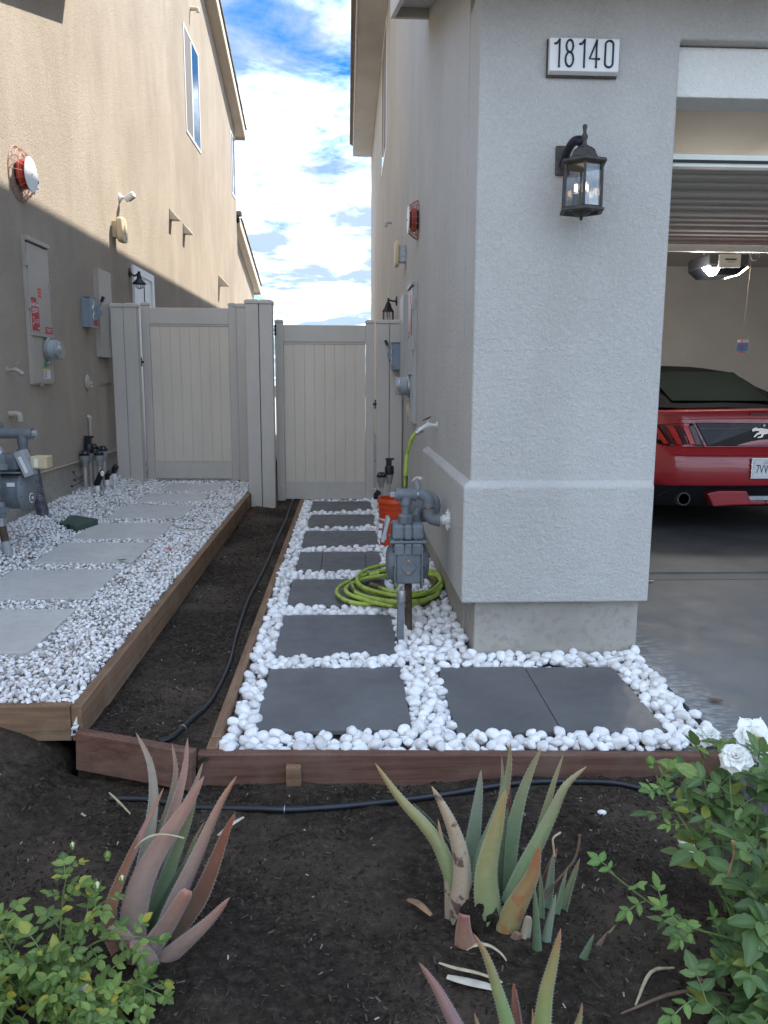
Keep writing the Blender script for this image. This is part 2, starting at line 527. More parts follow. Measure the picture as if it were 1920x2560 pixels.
MAT['trim_tan'] = plain('tan_trim_paint', (0.60, 0.53, 0.42), 0.65, var=0.06, scale=3)
MAT['trim_grey'] = plain('warm_grey_trim_paint', (0.55, 0.52, 0.46), 0.65, var=0.06, scale=3)
MAT['cream_plastic'] = plain('yellowed_cream_plastic', (0.62, 0.50, 0.31), 0.45, var=0.06)
MAT['black_plastic'] = plain('black_plastic', (0.012, 0.013, 0.016), 0.42, var=0.3)
MAT['black_iron'] = plain('black_painted_iron', (0.012, 0.013, 0.02), 0.45, 0.3, var=0.3)
MAT['bronze'] = plain('weathered_bronze', (0.070, 0.062, 0.055), 0.6, 0.35, var=0.35, scale=40, bump=0.2)
MAT['pvc_grey'] = plain('grey_pvc', (0.27, 0.27, 0.265), 0.5, var=0.12)
MAT['pvc_tan'] = plain('sun_faded_pvc', (0.44, 0.40, 0.36), 0.55, var=0.12)
MAT['red'] = plain('red_enamel', (0.42, 0.035, 0.025), 0.4, var=0.15)
MAT['rustred'] = plain('faded_red_wire', (0.40, 0.15, 0.10), 0.6, var=0.2)
MAT['label_red'] = plain('red_label', (0.42, 0.04, 0.05), 0.55, var=0.1, scale=30)
MAT['label_orange'] = plain('orange_label', (0.62, 0.10, 0.045), 0.55, var=0.1, scale=30)
MAT['label_white'] = plain('white_label', (0.78, 0.78, 0.76), 0.55, var=0.05)
MAT['label_green'] = plain('green_label', (0.06, 0.26, 0.14), 0.55, var=0.1)
MAT['label_yellow'] = plain('yellow_label', (0.62, 0.50, 0.05), 0.55, var=0.1)
MAT['ink'] = plain('dark_ink', (0.015, 0.015, 0.02), 0.6, var=0.1)
MAT['ink_blue'] = plain('navy_ink', (0.02, 0.03, 0.10), 0.6, var=0.1)
MAT['switch_blue'] = plain('blue_grey_enamel', (0.22, 0.27, 0.32), 0.4, var=0.06)
MAT['green_lid'] = plain('green_valve_box_plastic', (0.045, 0.085, 0.062), 0.55, var=0.2, scale=16)
MAT['orange'] = plain('orange_bucket_plastic', (0.62, 0.065, 0.012), 0.42, var=0.08)
MAT['number_black'] = plain('black_number_plastic', (0.028, 0.032, 0.042), 0.5, var=0.1)
MAT['copper'] = plain('copper_bolt', (0.48, 0.25, 0.20), 0.5, 0.5, var=0.15)
MAT['brass'] = plain('old_brass', (0.40, 0.31, 0.15), 0.4, 0.8, var=0.2)
MAT['chrome'] = plain('chrome', (0.72, 0.73, 0.75), 0.12, 1.0, var=0.02)
MAT['roof_tile'] = plain('grey_brown_roof_tile', (0.20, 0.17, 0.15), 0.85, var=0.25, scale=6, bump=0.3, bscale=60)
MAT['drywall'] = plain('garage_drywall', (0.60, 0.585, 0.56), 0.9, var=0.06, scale=2)
MAT['garage_floor'] = plain('garage_floor_concrete', (0.11, 0.115, 0.12), 0.6, var=0.25, scale=3)
MAT['door_steel'] = plain('garage_door_steel', (0.46, 0.45, 0.42), 0.85, spec=0.15, var=0.05)
MAT['door_edge'] = plain('pale_door_edge', (0.84, 0.85, 0.76), 0.5, var=0.04)
MAT['tape'] = None
def tape_mat():
    m = M('black_pipe_wrap', 0.4, spec=0.5)
    s = m.sep()
    zz = m.math('ADD', m.math('MULTIPLY', s['Z'], 62.0), m.math('MULTIPLY', m.noise(9, 3), 1.6))
    ang = m.math('MULTIPLY', m.math('ADD', s['X'], s['Y']), 60.0)
    l1 = m.math('LESS_THAN', m.math('FRACT', zz), 0.16)
    l2 = m.math('LESS_THAN', m.math('FRACT', m.math('ADD', ang, m.math('MULTIPLY', m.noise(20, 3), 0.8))), 0.14)
    l = m.math('MAXIMUM', l1, l2)
    c = m.mix(m.math('MULTIPLY', l, m.ramp(m.noise(30, 4), [(0.35, 0.1), (0.6, 0.9)])), m.ramp(m.noise(20, 4), [(0.3, (0.012, 0.014, 0.02)), (0.7, (0.06, 0.065, 0.09))]), (0.34, 0.36, 0.42))
    m.color(c).bump(m.noise(40, 4), 0.5, 0.004)
    return m.done()
MAT['tape'] = tape_mat()
def hose_mat():
    m = M('lime_garden_hose', 0.5, spec=0.4).world()
    c = m.ramp(m.noise(7, 5, 0.6), [(0.30, (0.20, 0.24, 0.03)), (0.45, (0.38, 0.50, 0.08)), (0.7, (0.48, 0.62, 0.13))])
    c = m.mix(m.ramp(m.noise(22, 6, 0.7), [(0.56, 0.0), (0.68, 0.85)]), c, (0.06, 0.05, 0.02))
    m.color(c)
    return m.done()
MAT['hose'] = hose_mat()
MAT['hose_dirty'] = plain('muddy_hose', (0.10, 0.085, 0.03), 0.7, var=0.5, scale=16)
MAT['drip'] = plain('black_poly_tube', (0.014, 0.017, 0.022), 0.38, var=0.4, scale=12)
def glass(name, c=(1, 1, 1), rough=0.02):
    m = M(name, rough)
    m.color(c)
    m.b.inputs['Transmission Weight'].default_value = 1.0
    m.b.inputs['IOR'].default_value = 1.45
    return m.done()
def thin_glass(name):
    m = M(name, 0.03)
    t = m.t
    tr = t.nodes.new('ShaderNodeBsdfTransparent'); tr.inputs['Color'].default_value = (0.93, 0.95, 0.96, 1)
    gl = t.nodes.new('ShaderNodeBsdfGlossy'); gl.inputs['Roughness'].default_value = 0.03
    lw = t.nodes.new('ShaderNodeLayerWeight'); lw.inputs['Blend'].default_value = 0.22
    fr = m.math('ADD', m.math('MULTIPLY', lw.outputs['Facing'], 0.55), 0.06, True)
    mx = t.nodes.new('ShaderNodeMixShader')
    m.link(fr, mx.inputs[0]); m.link(tr.outputs[0], mx.inputs[1]); m.link(gl.outputs[0], mx.inputs[2])
    m.link(mx.outputs[0], t.nodes['Material Output'].inputs['Surface'])
    return m.done()
MAT['glass'] = thin_glass('clear_glass')
def window_glass(name, c, rough):
    m = M(name, rough, spec=1.0)
    m.color(c)
    m.b.inputs['IOR'].default_value = 2.1
    return m.done()
MAT['window'] = window_glass('reflecting_window_glass', (0.05, 0.06, 0.065), 0.02)
MAT['car_glass'] = plain('tinted_car_glass', (0.006, 0.010, 0.009), 0.04, spec=0.35, var=0.05)
MAT['screen'] = plain('grey_insect_screen', (0.16, 0.155, 0.15), 0.8, var=0.04)
def emit(name, c, s):
    m = M(name)
    m.color((0.8, 0.8, 0.8))
    m.b.inputs['Emission Color'].default_value = (*c, 1)
    m.b.inputs['Emission Strength'].default_value = s
    return m.done()
MAT['lamp'] = emit('lit_opener_lens', (1.0, 0.93, 0.78), 9.0)
MAT['filament'] = emit('glowing_filament', (1.0, 0.62, 0.30), 2.0)
def car_paint():
    m = M('red_car_paint', 0.32, spec=0.5)
    m.color((0.36, 0.012, 0.018))
    m.b.inputs['Coat Weight'].default_value = 1.0
    m.b.inputs['Coat Roughness'].default_value = 0.04
    return m.done()
MAT['car_red'] = car_paint()
MAT['gloss_black'] = plain('gloss_black_panel', (0.006, 0.007, 0.010), 0.15, spec=0.35, var=0.1)
MAT['soft_black'] = plain('black_soft_top_canvas', (0.006, 0.0065, 0.008), 0.9, spec=0.08, var=0.2, scale=40, bump=0.2)
MAT['tail_red'] = plain('red_tail_lens', (0.55, 0.02, 0.015), 0.2, spec=0.6, var=0.1)
MAT['tail_dark'] = plain('smoked_tail_lens', (0.07, 0.008, 0.010), 0.15, spec=0.6, var=0.1)
MAT['rubber'] = plain('tyre_rubber', (0.012, 0.012, 0.013), 0.8, var=0.2)
MAT['tag_blue'] = plain('blue_tag', (0.10, 0.22, 0.42), 0.6, var=0.08)
MAT['cord'] = plain('thin_brown_cord', (0.10, 0.07, 0.05), 0.8)
# ------------------------------------------------------------------ ground, beds, drive
def grid_obj(name, xs, ys, zf, mat, parent=None):
    nx, ny = len(xs), len(ys)
    v = [(x, y, zf(x, y)) for y in ys for x in xs]
    f = [(j * nx + i, j * nx + i + 1, (j + 1) * nx + i + 1, (j + 1) * nx + i) for j in range(ny - 1) for i in range(nx - 1)]
    me = bpy.data.meshes.new(name); me.from_pydata(v, [], f)
    me.materials.append(mat)
    me.polygons.foreach_set('use_smooth', [True] * len(f))
    o = bpy.data.objects.new(name, me); COL.objects.link(o); place(o, (0, 0, 0), parent)
    return o

def nz(x, y, s, k=0.0):
    return noise.noise(Vector((x * s, y * s, k)))

def soil_z(x, y):
    z = -0.112
    z += 0.115 * smooth01(-0.95, -1.2, x) * smooth01(2.2, 2.8, y) + 0.07 * smooth01(-1.1, -1.4, x) * smooth01(2.45, 2.82, y)
    z += 0.020 * nz(x, y, 2.2, 1.0) + 0.014 * nz(x, y, 7, 2.0) + 0.009 * nz(x, y, 19, 3.0)
    d = math.hypot(x - 0.42, y - 1.78)
    z += 0.035 * math.exp(-(d / 0.25) ** 2)
    e = 2.90 if x < -1.06 else 2.76
    if y > e: z -= 0.30 * smooth01(e, e + 0.3, y)
    if x > 1.38: z -= 0.25 * smooth01(1.38, 1.6, x)
    far = smooth01(3, 10, max(abs(x), abs(y - 3)))
    return z * (1 - far) + -0.35 * far

def lin(a, b, n):
    return [a + (b - a) * i / (n - 1) for i in range(n)]
gx = [-300, -120, -50, -20, -9, -5, -3.4, -2.6] + lin(-2.2, 1.75, 150) + [2.2, 3, 5, 9, 20, 50, 120, 300]
gy = [-300, -120, -50, -20, -8, -3, -1, 0.2, 0.8] + lin(1.1, 3.1, 90) + [3.6, 5, 8, 12, 20, 40, 90, 180, 300]
ground = struct(grid_obj('ground', gx, gy, soil_z, MAT['soil']))

def strip_z(x, y):
    h = -0.004 + 0.010 * nz(x, y, 4, 5.0) + 0.009 * nz(x, y, 13, 6.0) + 0.006 * nz(x, y, 30, 7.0)
    h += 0.02 * smooth01(3.3, 2.85, y) - 0.012 * smooth01(-0.9, -0.75, x)
    h -= 0.30 * smooth01(0.02, -0.03, y - (2.795 - 0.278 * (x + 0.99)))
    return P(y) + h
planter_soil = struct(grid_obj('planter_soil', lin(-1.0, -0.5, 22), lin(2.68, 8.6, 170), strip_z, MAT['soil']))

def left_z(x, y):
    return P(y) + 0.135 + 0.10 * smooth01(-1.98, -2.4, x) * smooth01(3.0, 5.0, y) + 0.012 * nz(x, y, 3, 9.0)
gravel_bed = struct(grid_obj('gravel_bed', lin(-2.62, -0.99, 18), lin(2.86, 13.0, 80), lambda x, y: left_z(x, y) - 0.03, MAT['bed']))
pebble_bed = struct(grid_obj('pebble_bed', lin(-0.48, 1.41, 20), lin(2.72, 12.0, 80), lambda x, y: P(y) - 0.045, MAT['bed']))
back_yard = struct(grid_obj('back_yard', lin(-6, 6, 8), lin(12.0, 60, 10), lambda x, y: 0.15, MAT['bed']))

street = struct(grid_obj('street', [-200, -30, 0, 30, 200], [-16.5, -12, -7.0], lambda x, y: -0.20, MAT['asphalt']))
b = B(); b.box(-200, 200, -6.98, -4.6, -0.3, -0.10); sidewalk = struct(b.obj('sidewalk', MAT['walk']))
b = B(); b.box(-200, 200, -18.6, -16.52, -0.3, -0.10); struct(b.obj('sidewalk', MAT['walk']))
b = B()
ys = [-4.58, -2, 0, 2, 5.03]
for y0, y1 in zip(ys, ys[1:]):
    b.hexa([(1.412, y0, P(y0) - 0.16), (14, y0, P(y0) - 0.16), (14, y1, P(y1) - 0.16), (1.412, y1, P(y1) - 0.16),
            (1.412, y0, P(y0) - 0.004), (14, y0, P(y0) - 0.004), (14, y1, P(y1) - 0.004), (1.412, y1, P(y1) - 0.004)])
bmesh.ops.remove_doubles(b.bm, verts=b.bm.verts, dist=0.0005)
driveway = struct(b.obj('driveway', MAT['driveway']))
b = B(); b.box(1.25, 7.6, 5.045, 5.20, -0.1, 0.040); b.box(1.25, 7.6, 5.205, 11.5, -0.1, 0.052)
garage_floor = struct(b.obj('garage_floor', MAT['garage_floor']))

# ------------------------------------------------------------------ grey house on the right
grey_house = thing('grey_house', (1.0, 3.66, 0.0), 'grey stucco house with open garage and house number beside the pebble path', 'house')
H = grey_house
b = B(); b.prism([(3.95, 0.275), (19.5, 0.275), (19.5, 6.47), (6.0, 6.47), (6.0, 3.98), (3.95, 3.30)], 'x', 0.57, 0.80)
b.obj('side_wall', MAT['stucco_grey'], H)
b = B(); b.prism([(0.57, 0.29), (1.442, 0.29), (1.442, 2.79), (7.0, 2.79), (7.0, 2.995), (0.57, 2.995)], 'y', 3.655, 3.948)
b.obj('front_wall', MAT['stucco_grey'], H, bevel=0.010, segs=3)
b = B(); b.box(1.30, 7.0, 3.715, 3.885, 2.578, 2.785)
b.obj('garage_header_band', MAT['stucco_white'], H, bevel=0.006)
# proud wainscot round the pier, with a chamfered top ledge
def wainscot_profile(o):
    return [(o - 0.035, 0.285), (o, 0.292), (o, 0.845), (o - 0.035, 0.872)]
b = B()
zb, z1, z2 = 0.296, 0.850, 0.878
x0, x1, y0, y1 = 0.535, 1.432, 3.622, 5.66
t = 0.036
ring = lambda e, z: [(x0 + e, y1, z), (x0 + e, y0 + e, z), (x1, y0 + e, z), (x1, 3.9, z), (0.60, 3.9, z), (0.60, y1, z)]
lv = [ring(0, zb), ring(0, z1), ring(t, z2)]
vs = [[b.bm.verts.new(p) for p in r] for r in lv]
for a, c in zip(vs, vs[1:]):
    for i in range(6):
        j = (i + 1) % 6
        b.bm.faces.new((a[i], a[j], c[j], c[i]))
b.bm.faces.new(vs[0][::-1]); b.bm.faces.new(vs[-1])
b.obj('wainscot', MAT['stucco_grey'], H, bevel=0.008, segs=2)
b = B(); b.box(0.607, 1.405, 3.672, 3.94, -0.12, 0.294)
b.obj('foundation', MAT['foundation'], H, bevel=0.006)
b = B(); b.box(0.592, 0.78, 3.945, 19.45, -0.12, 0.273)
b.obj('foundation', MAT['foundation'], H)
b = B(); b.box(0.600, 1.41, 3.662, 3.945, 0.2945, 0.2958)
b.obj('weep_screed', MAT['trim_tan'], H)
# guessed upper storey over the garage, out of view, added to shade the planting
b = B(); b.box(1.6, 8.0, 3.9, 5.98, 3.35, 6.5); b.obj('added_shading_storey', MAT['stucco_grey'], H)
b = B(); b.hexa([(1.2, 3.5, 6.5), (8.4, 3.5, 6.5), (8.4, 5.99, 6.5), (1.2, 5.99, 6.5), (3.0, 4.9, 7.4), (8.4, 4.9, 7.4), (8.4, 5.99, 7.4), (3.0, 5.99, 7.4)]); b.obj('roof', MAT['roof_tile'], H)  # roof of the added, unseen storey; it blocks sun too
# garage interior
b = B(); b.box(0.82, 1.28, 3.95, 11.6, 0.0, 2.95); b.obj('garage_side_wall', MAT['drywall'], H)
b = B(); b.box(1.28, 7.6, 11.4, 11.6, 0.0, 2.95); b.obj('garage_back_wall', MAT['drywall'], H)
b = B(); b.box(7.4, 7.6, 3.95, 11.4, 0.0, 2.95); b.obj('garage_side_wall', MAT['drywall'], H)
b = B(); b.box(0.82, 7.6, 3.952, 11.6, 2.955, 3.1); b.obj('garage_ceiling', MAT['drywall'], H)
b = B(); b.box(6.4, 7.6, 3.655, 3.95, 0.0, 2.57); b.obj('front_wall', MAT['stucco_grey'], H)
# raised sectional door: sections lying overhead with ribs, seen from below
door = B(); door.box(1.5, 6.5, 3.93, 3.975, 2.342, 2.40)
gd = door.obj('garage_door', MAT['door_edge'], H, bevel=0.004)
b = B(); b.box(1.5, 6.5, 3.92, 3.935, 2.36, 2.372); b.obj('seal', MAT['ink'], gd)
for i in range(4):
    ya = 3.98 + i * 0.60
    zs = 2.372 + 0.023 * (ya - 3.93)
    b = B(); b.box(1.5, 6.5, ya, ya + 0.595, zs, zs + 0.03); b.obj('section', MAT['door_steel'], gd)
    for dy, w, dz in ((0.045, 0.04, 0.014), (0.20, 0.05, 0.010), (0.36, 0.05, 0.010), (0.53, 0.055, 0.016)):
        b = B(); b.box(1.5, 6.5, ya + dy, ya + dy + w, zs - dz, zs - 0.0005); b.obj('rib', MAT['door_steel'], gd, bevel=0.003)
b = B(); b.box(1.5, 6.5, 6.39, 6.43, 2.350, 2.412); b.obj('strut', MAT['door_edge'], gd, bevel=0.004)
# second-floor eave along the alley
b = B(); b.box(0.172, 0.566, 5.9, 19.30, 6.425, 6.455); b.obj('soffit', MAT['stucco_grey'], H)
b = B(); b.box(0.142, 0.170, 5.9, 19.34, 6.418, 6.64); b.obj('fascia', MAT['trim_grey'], H, bevel=0.004)
b = B(); b.box(0.172, 0.80, 19.31, 19.34, 6.418, 6.64); b.obj('fascia', MAT['trim_grey'], H, bevel=0.004)
b = B(); b.hexa([(0.11, 5.9, 6.645), (6, 5.9, 8.5), (6, 19.34, 8.5), (0.11, 19.34, 6.645), (0.11, 5.9, 6.68), (6, 5.9, 8.535), (6, 19.34, 8.535), (0.11, 19.34, 6.68)])
roof = b.obj('roof', MAT['roof_tile'], H)
for i in range(44):
    y = 5.95 + i * 0.304
    b = B(); b.beam((0.075, y + 0.15, 6.675), (0.50, y + 0.15, 6.675 + 0.425 * 0.315 + 0.02), 0.292, 0.032)
    b.obj('roof_tile', MAT['roof_tile'], roof)
# garage roof overhang that ends beside the two-storey part
def rz(y): return 3.80 - 0.32 * (5.96 - y)
b = B(); b.prism([(3.2, rz(3.2)), (5.97, rz(5.97)), (5.97, rz(5.97) + 0.22), (3.2, rz(3.2) + 0.22)], 'x', 0.305, 0.335)
b.obj('fascia', MAT['trim_grey'], H, bevel=0.003)
b = B(); b.prism([(3.2, rz(3.2) + 0.07), (5.93, rz(5.93) + 0.07), (5.93, rz(5.93) + 0.09), (3.2, rz(3.2) + 0.09)], 'x', 0.336, 0.569)
b.obj('soffit', MAT['stucco_grey'], H)
b = B(); b.box(0.336, 0.569, 5.935, 5.965, rz(5.96), rz(5.96) + 0.2); b.obj('fascia', MAT['trim_grey'], H)
b = B(); b.prism([(3.1, rz(3.1) + 0.225), (5.97, rz(5.97) + 0.225), (5.97, rz(5.97) + 0.27), (3.1, rz(3.1) + 0.27)], 'x', 0.27, 7.6)
b.obj('roof', MAT['roof_tile'], H)
b = B(); b.box(0.571, 7.6, 3.25, 3.654, 2.985, 3.02); b.obj('soffit', MAT['stucco_grey'], H)

def side_window(parent, x, s, y0, y1, z0, z1, mull=True):
    """window set in a wall whose face is at x; s = +1 when the room lies at +x"""
    f = B(); d0, d1 = (x - s * 0.012, x + s * 0.05)
    a, c = min(d0, d1), max(d0, d1); w = 0.045
    f.box(a, c, y0, y1, z0, z0 + w).box(a, c, y0, y1, z1 - w, z1)
    f.box(a, c, y0, y0 + w, z0 + w, z1 - w).box(a, c, y1 - w, y1, z0 + w, z1 - w)
    fr = f.obj('window', MAT['white_gloss'], parent, bevel=0.003)
    ym = (y0 + y1) / 2
    m = B(); m.box(a + 0.006, c - 0.006, ym - 0.03, ym + 0.03, z0 + w, z1 - w); m.obj('mullion', MAT['white_gloss'], fr)
    xg = x - s * 0.002
    for k, (q0, q1) in enumerate(((y0 + w, ym - 0.03), (ym + 0.03, y1 - w))):
        g = B(); g.box(min(xg, xg - s * 0.004), max(xg, xg - s * 0.004), q0, q1, z0 + w, z1 - w)
        if k == 0: g.obj('screen', MAT['screen'], fr)
        else: g.obj('pane', MAT['window'], fr)
    return fr
side_window(H, 0.57, 1, 12.0, 13.6, 4.60, 6.36)

# ------------------------------------------------------------------ tan house on the left
tan_house = thing('tan_house', (-2.6, 8.0, 0.0), 'tan stucco house with sunlit upper wall on the far side of the gravel strip', 'house')
T = tan_house
b = B(); b.prism([(-2, 0.598), (18.7, 0.598), (18.7, 6.86), (12.0, 8.90), (7.85, 8.9), (7.85, 5.05), (-2, 2.2)], 'x', -2.75, -2.45)
b.obj('side_wall', MAT['stucco_tan'], T)
b = B(); b.box(-2.75, -2.478, -2, 18.66, -0.1, 0.592)
b.obj('foundation', MAT['foundation'], T)
b = B(); b.box(-2.74, -2.444, -2, 18.69, 0.5935, 0.602)
b.obj('weep_screed', MAT['trim_tan'], T)
def fz(y): return 6.93 + 0.315 * (18.11 - y)
def rake(y0, y1, f, xo, xw, mat_f, mat_s, parent, wide=1.6, step=0.335):
    b = B(); b.prism([(y0, f(y0)), (y1, f(y1)), (y1, f(y1) + 0.19), (y0, f(y0) + 0.19)], 'x', xo - 0.03, xo)
    b.obj('fascia', mat_f, parent, bevel=0.003)
    b = B(); b.prism([(y0, f(y0) + 0.05), (y1 - 0.032, f(y1 - 0.032) + 0.05), (y1 - 0.032, f(y1 - 0.032) + 0.07), (y0, f(y0) + 0.07)], 'x', xw - 0.1, xo - 0.032)
    b.obj('soffit', mat_s, parent)
    b = B(); b.box(xw - 0.8, xo - 0.031, y1 - 0.03, y1, f(y1), f(y1) + 0.19); b.obj('fascia', mat_f, parent)
    b = B(); b.prism([(y0, f(y0) + 0.192), (y1, f(y1) + 0.192), (y1, f(y1) + 0.21), (y0, f(y0) + 0.21)], 'x', xw - wide, xo - 0.02)
    rf = b.obj('roof', MAT['roof_tile'], parent)
    n = int((y1 - y0) / step)
    for i in range(n):
        ya = y1 - 0.02 + 0.06 - i * step
        yb = ya - step * 1.15
        b = B(); b.prism([(ya, f(ya) + 0.245), (yb, f(yb) + 0.225), (yb, f(yb) + 0.250), (ya, f(ya) + 0.285)], 'x', xw - wide + 0.1, xo + 0.025 + 0.006 * random.random())
        b.obj('roof_tile', MAT['roof_tile'], rf)
rake(11.0, 19.05, fz, -2.25, -2.45, MAT['trim_tan'], MAT['trim_tan'], T)
def fz2(y): return 4.74 + 0.25 * (18.70 - y)
b = B(); b.prism([(18.705, 0.0), (22.55, 0.0), (22.55, fz2(22.55) + 0.12), (18.705, fz2(18.7) + 0.12)], 'x', -4.0, -2.545)
b.obj('rear_wall', MAT['stucco_tan'], T)
rake(18.72, 22.9, fz2, -2.375, -2.545, MAT['trim_tan'], MAT['trim_tan'], T)
b = B(); b.beam((-2.345, 18.78, fz2(18.78) + 0.30), (-3.2, 18.78, fz2(18.78) + 0.30), 0.20, 0.10); b.obj('ridge_cap', MAT['roof_tile'], T, bevel=0.02)
b = B(); b.box(-4.0, -2.76, 18.4, 18.7, 0.3, 6.86); b.obj('rear_wall', MAT['stucco_tan'], T)
# roof edge of the front garage, above the frame
def gz(y): return 4.84 - 0.30 * (7.81 - y)
b = B(); b.prism([(2.0, gz(2)), (7.81, gz(7.81)), (7.81, gz(7.81) + 0.22), (2.0, gz(2) + 0.22)], 'x', -2.449, -2.15)
b.obj('roof_edge', MAT['trim_tan'], T)
side_window(T, -2.45, -1, 13.08, 14.31, 5.09, 6.645)
side_window(T, -2.45, -1, 17.93, 18.56, 5.27, 6.56)
# side door behind the left gate
b = B()
b.box(-2.47, -2.425, 9.51, 9.60, 0.25, 2.63).box(-2.47, -2.425, 10.40, 10.49, 0.25, 2.63).box(-2.47, -2.425, 9.60, 10.40, 2.54, 2.63)
df = b.obj('door', MAT['white_gloss'], T, bevel=0.004)
b = B(); b.box(-2.455, -2.440, 9.60, 10.40, 0.25, 2.54); b.obj('door_leaf', MAT['white_gloss'], df)
b = B(); b.box(-2.440, -2.436, 10.0, 10.03, 0.3, 2.5); b.obj('gap', MAT['ink'], df)

# ------------------------------------------------------------------ fence posts and gates
def post(name, x0, x1, y0, y1, z0, z1, label, group='beige vinyl fence posts'):
    th = thing(name, ((x0 + x1) / 2, (y0 + y1) / 2, z0), label, 'fence post', group)
    b = B(); b.box(x0, x1, y0, y1, z0, z1 - 0.045); b.obj('shaft', MAT['vinyl'], th, bevel=0.006)
    e = 0.006
    b = B(); b.box(x0 - e, x1 + e, y0 - e, y1 + e, z1 - 0.044, z1 - 0.014)
    b.obox(((x0 + x1) / 2, (y0 + y1) / 2, z1 - 0.010), (1, 0, 0), (0, 1, 0), (0, 0, 1), (x1 - x0) / 2 - 0.01, (y1 - y0) / 2 - 0.01, 0.006)
    b.obj('cap', MAT['vinyl'], th, bevel=0.003)
    return th
post('fence_post', -2.372, -2.246, 8.31, 8.437, 0.2, 2.097, 'beige vinyl post against the tan house wall, left of the gravel gate')
post('fence_post', -2.242, -2.114, 8.30, 8.427, 0.2, 2.099, 'second beige vinyl post from the tan wall, at the latch side of the gravel gate')
post('fence_post', -1.152, -1.030, 8.56, 8.68, 0.2, 2.128, 'half hidden beige vinyl post on the hinge side of the gravel gate')
post('fence_post', -0.973, -0.846, 7.85, 7.977, 0.0, 2.102, 'tall beige vinyl post at the end of the long timber edging, touching its twin')
post('fence_post', -0.840, -0.714, 7.85, 7.977, 0.0, 2.100, 'tall beige vinyl post on the hinge side of the pebble path gate')
post('fence_post', 0.298, 0.425, 8.15, 8.277, 0.0, 1.945, 'beige vinyl post at the latch side of the pebble path gate')
post('fence_post', 0.430, 0.556, 8.15, 8.277, 0.0, 1.945, 'beige vinyl post against the grey house wall, behind the orange bucket')

def gate(x0, x1, y, zb, zt, rail_t, rail_b, kick_t, kick_b, label, hinge_x, latch_x, hz, lz):
    th = thing('vinyl_gate', ((x0 + x1) / 2, y, zb), label, 'gate', 'beige vinyl gates')
    w = 0.083
    for xa, xb in ((x0, x0 + w), (x1 - w, x1)):
        b = B(); b.box(xa, xb, y, y + 0.05, zb, zt - 0.036); st = b.obj('stile', MAT['vinyl'], th, bevel=0.005)
        b = B(); b.box(xa - 0.004, xb + 0.004, y - 0.004, y + 0.054, zt - 0.035, zt - 0.010)
        b.box(xa + 0.01, xb - 0.01, y + 0.008, y + 0.042, zt - 0.010, zt - 0.002)
        b.obj('cap', MAT['vinyl'], st, bevel=0.003)
    b = B(); b.box(x0 + w, x1 - w, y + 0.004, y + 0.046, rail_b, rail_t); b.box(x0 + w, x1 - w, y + 0.010, y + 0.04, rail_b - 0.022, rail_b - 0.0005)
    b.obj('top_rail', MAT['vinyl'], th, bevel=0.004)
    b = B(); b.box(x0 + w, x1 - w, y + 0.004, y + 0.046, kick_b, kick_t); b.box(x0 + w, x1 - w, y + 0.010, y + 0.04, kick_t + 0.0005, kick_t + 0.014)
    b.obj('bottom_rail', MAT['vinyl'], th, bevel=0.004)
    n = 8; a = (x1 - x0 - 2 * w - 0.004) / n
    for i in range(n):
        xa = x0 + w + 0.002 + i * a
        b = B(); b.box(xa + 0.0001, xa + a - 0.0001, y + 0.016, y + 0.036, kick_t + 0.014, rail_b - 0.022)
        b.obj('board', MAT['vinyl_board'], th, bevel=0.004)
    for hx, z in hz:
        b = B(); b.cyl((hx, y - 0.005, z - 0.045), (hx, y - 0.005, z + 0.045), 0.008, 8)
        b.box(hx - 0.012, hx + 0.012, y - 0.012, y + 0.002, z - 0.05, z - 0.033).box(hx - 0.012, hx + 0.012, y - 0.012, y + 0.002, z - 0.008, z + 0.008).box(hx - 0.012, hx + 0.012, y - 0.012, y + 0.002, z + 0.033, z + 0.05)
        b.obj('hinge', MAT['black_iron'], th)
    b = B(); b.cyl((latch_x, y - 0.01, lz - 0.045), (latch_x, y - 0.01, lz + 0.045), 0.007, 8)
    b.box(latch_x - 0.022, latch_x + 0.022, y - 0.02, y, lz - 0.01, lz + 0.012)
    b.obj('latch', MAT['black_iron'], th)
    return th
gate(-2.142, -1.156, 8.60, 0.272, 2.134, 2.077, 1.912, 0.464, 0.290, 'beige vinyl gate closing the gravel strip beside the tan house', -1.15, -2.152, [], 1.52)
gate(-0.722, 0.270, 8.18, 0.108, 1.940, 1.884, 1.719, 0.287, 0.126, 'beige vinyl gate at the end of the white pebble path', -0.722, 0.284, [(-0.717, 1.83)], 1.10)

# ------------------------------------------------------------------ stepping slabs
def slab(x0, x1, y0, y1, ztop, th_, label, mat, name, cat, group, cuts=(), skew=0.0):
    def mk(xa, xb, parent, nm):
        f = lambda y: ztop(y)
        b = B(); b.hexa([(xa, y0, f(y0) - th_), (xb, y0 + skew, f(y0) - th_), (xb, y1 + skew, f(y1) - th_), (xa, y1, f(y1) - th_),
                         (xa, y0, f(y0)), (xb, y0 + skew, f(y0)), (xb, y1 + skew, f(y1)), (xa, y1, f(y1))])
        return b.obj(nm, mat, parent, bevel=0.0025, segs=2)
    if not cuts:
        return tag(mk(x0, x1, None, name), label, cat, group)
    t = thing(name, ((x0 + x1) / 2, (y0 + y1) / 2, ztop(y0)), label, cat, group)
    xs = [x0] + list(cuts) + [x1]
    for i in range(len(xs) - 1):
        mk(xs[i] + (0.0015 if i else 0), xs[i + 1] - (0.0015 if i < len(xs) - 2 else 0), t, 'piece')
    return t
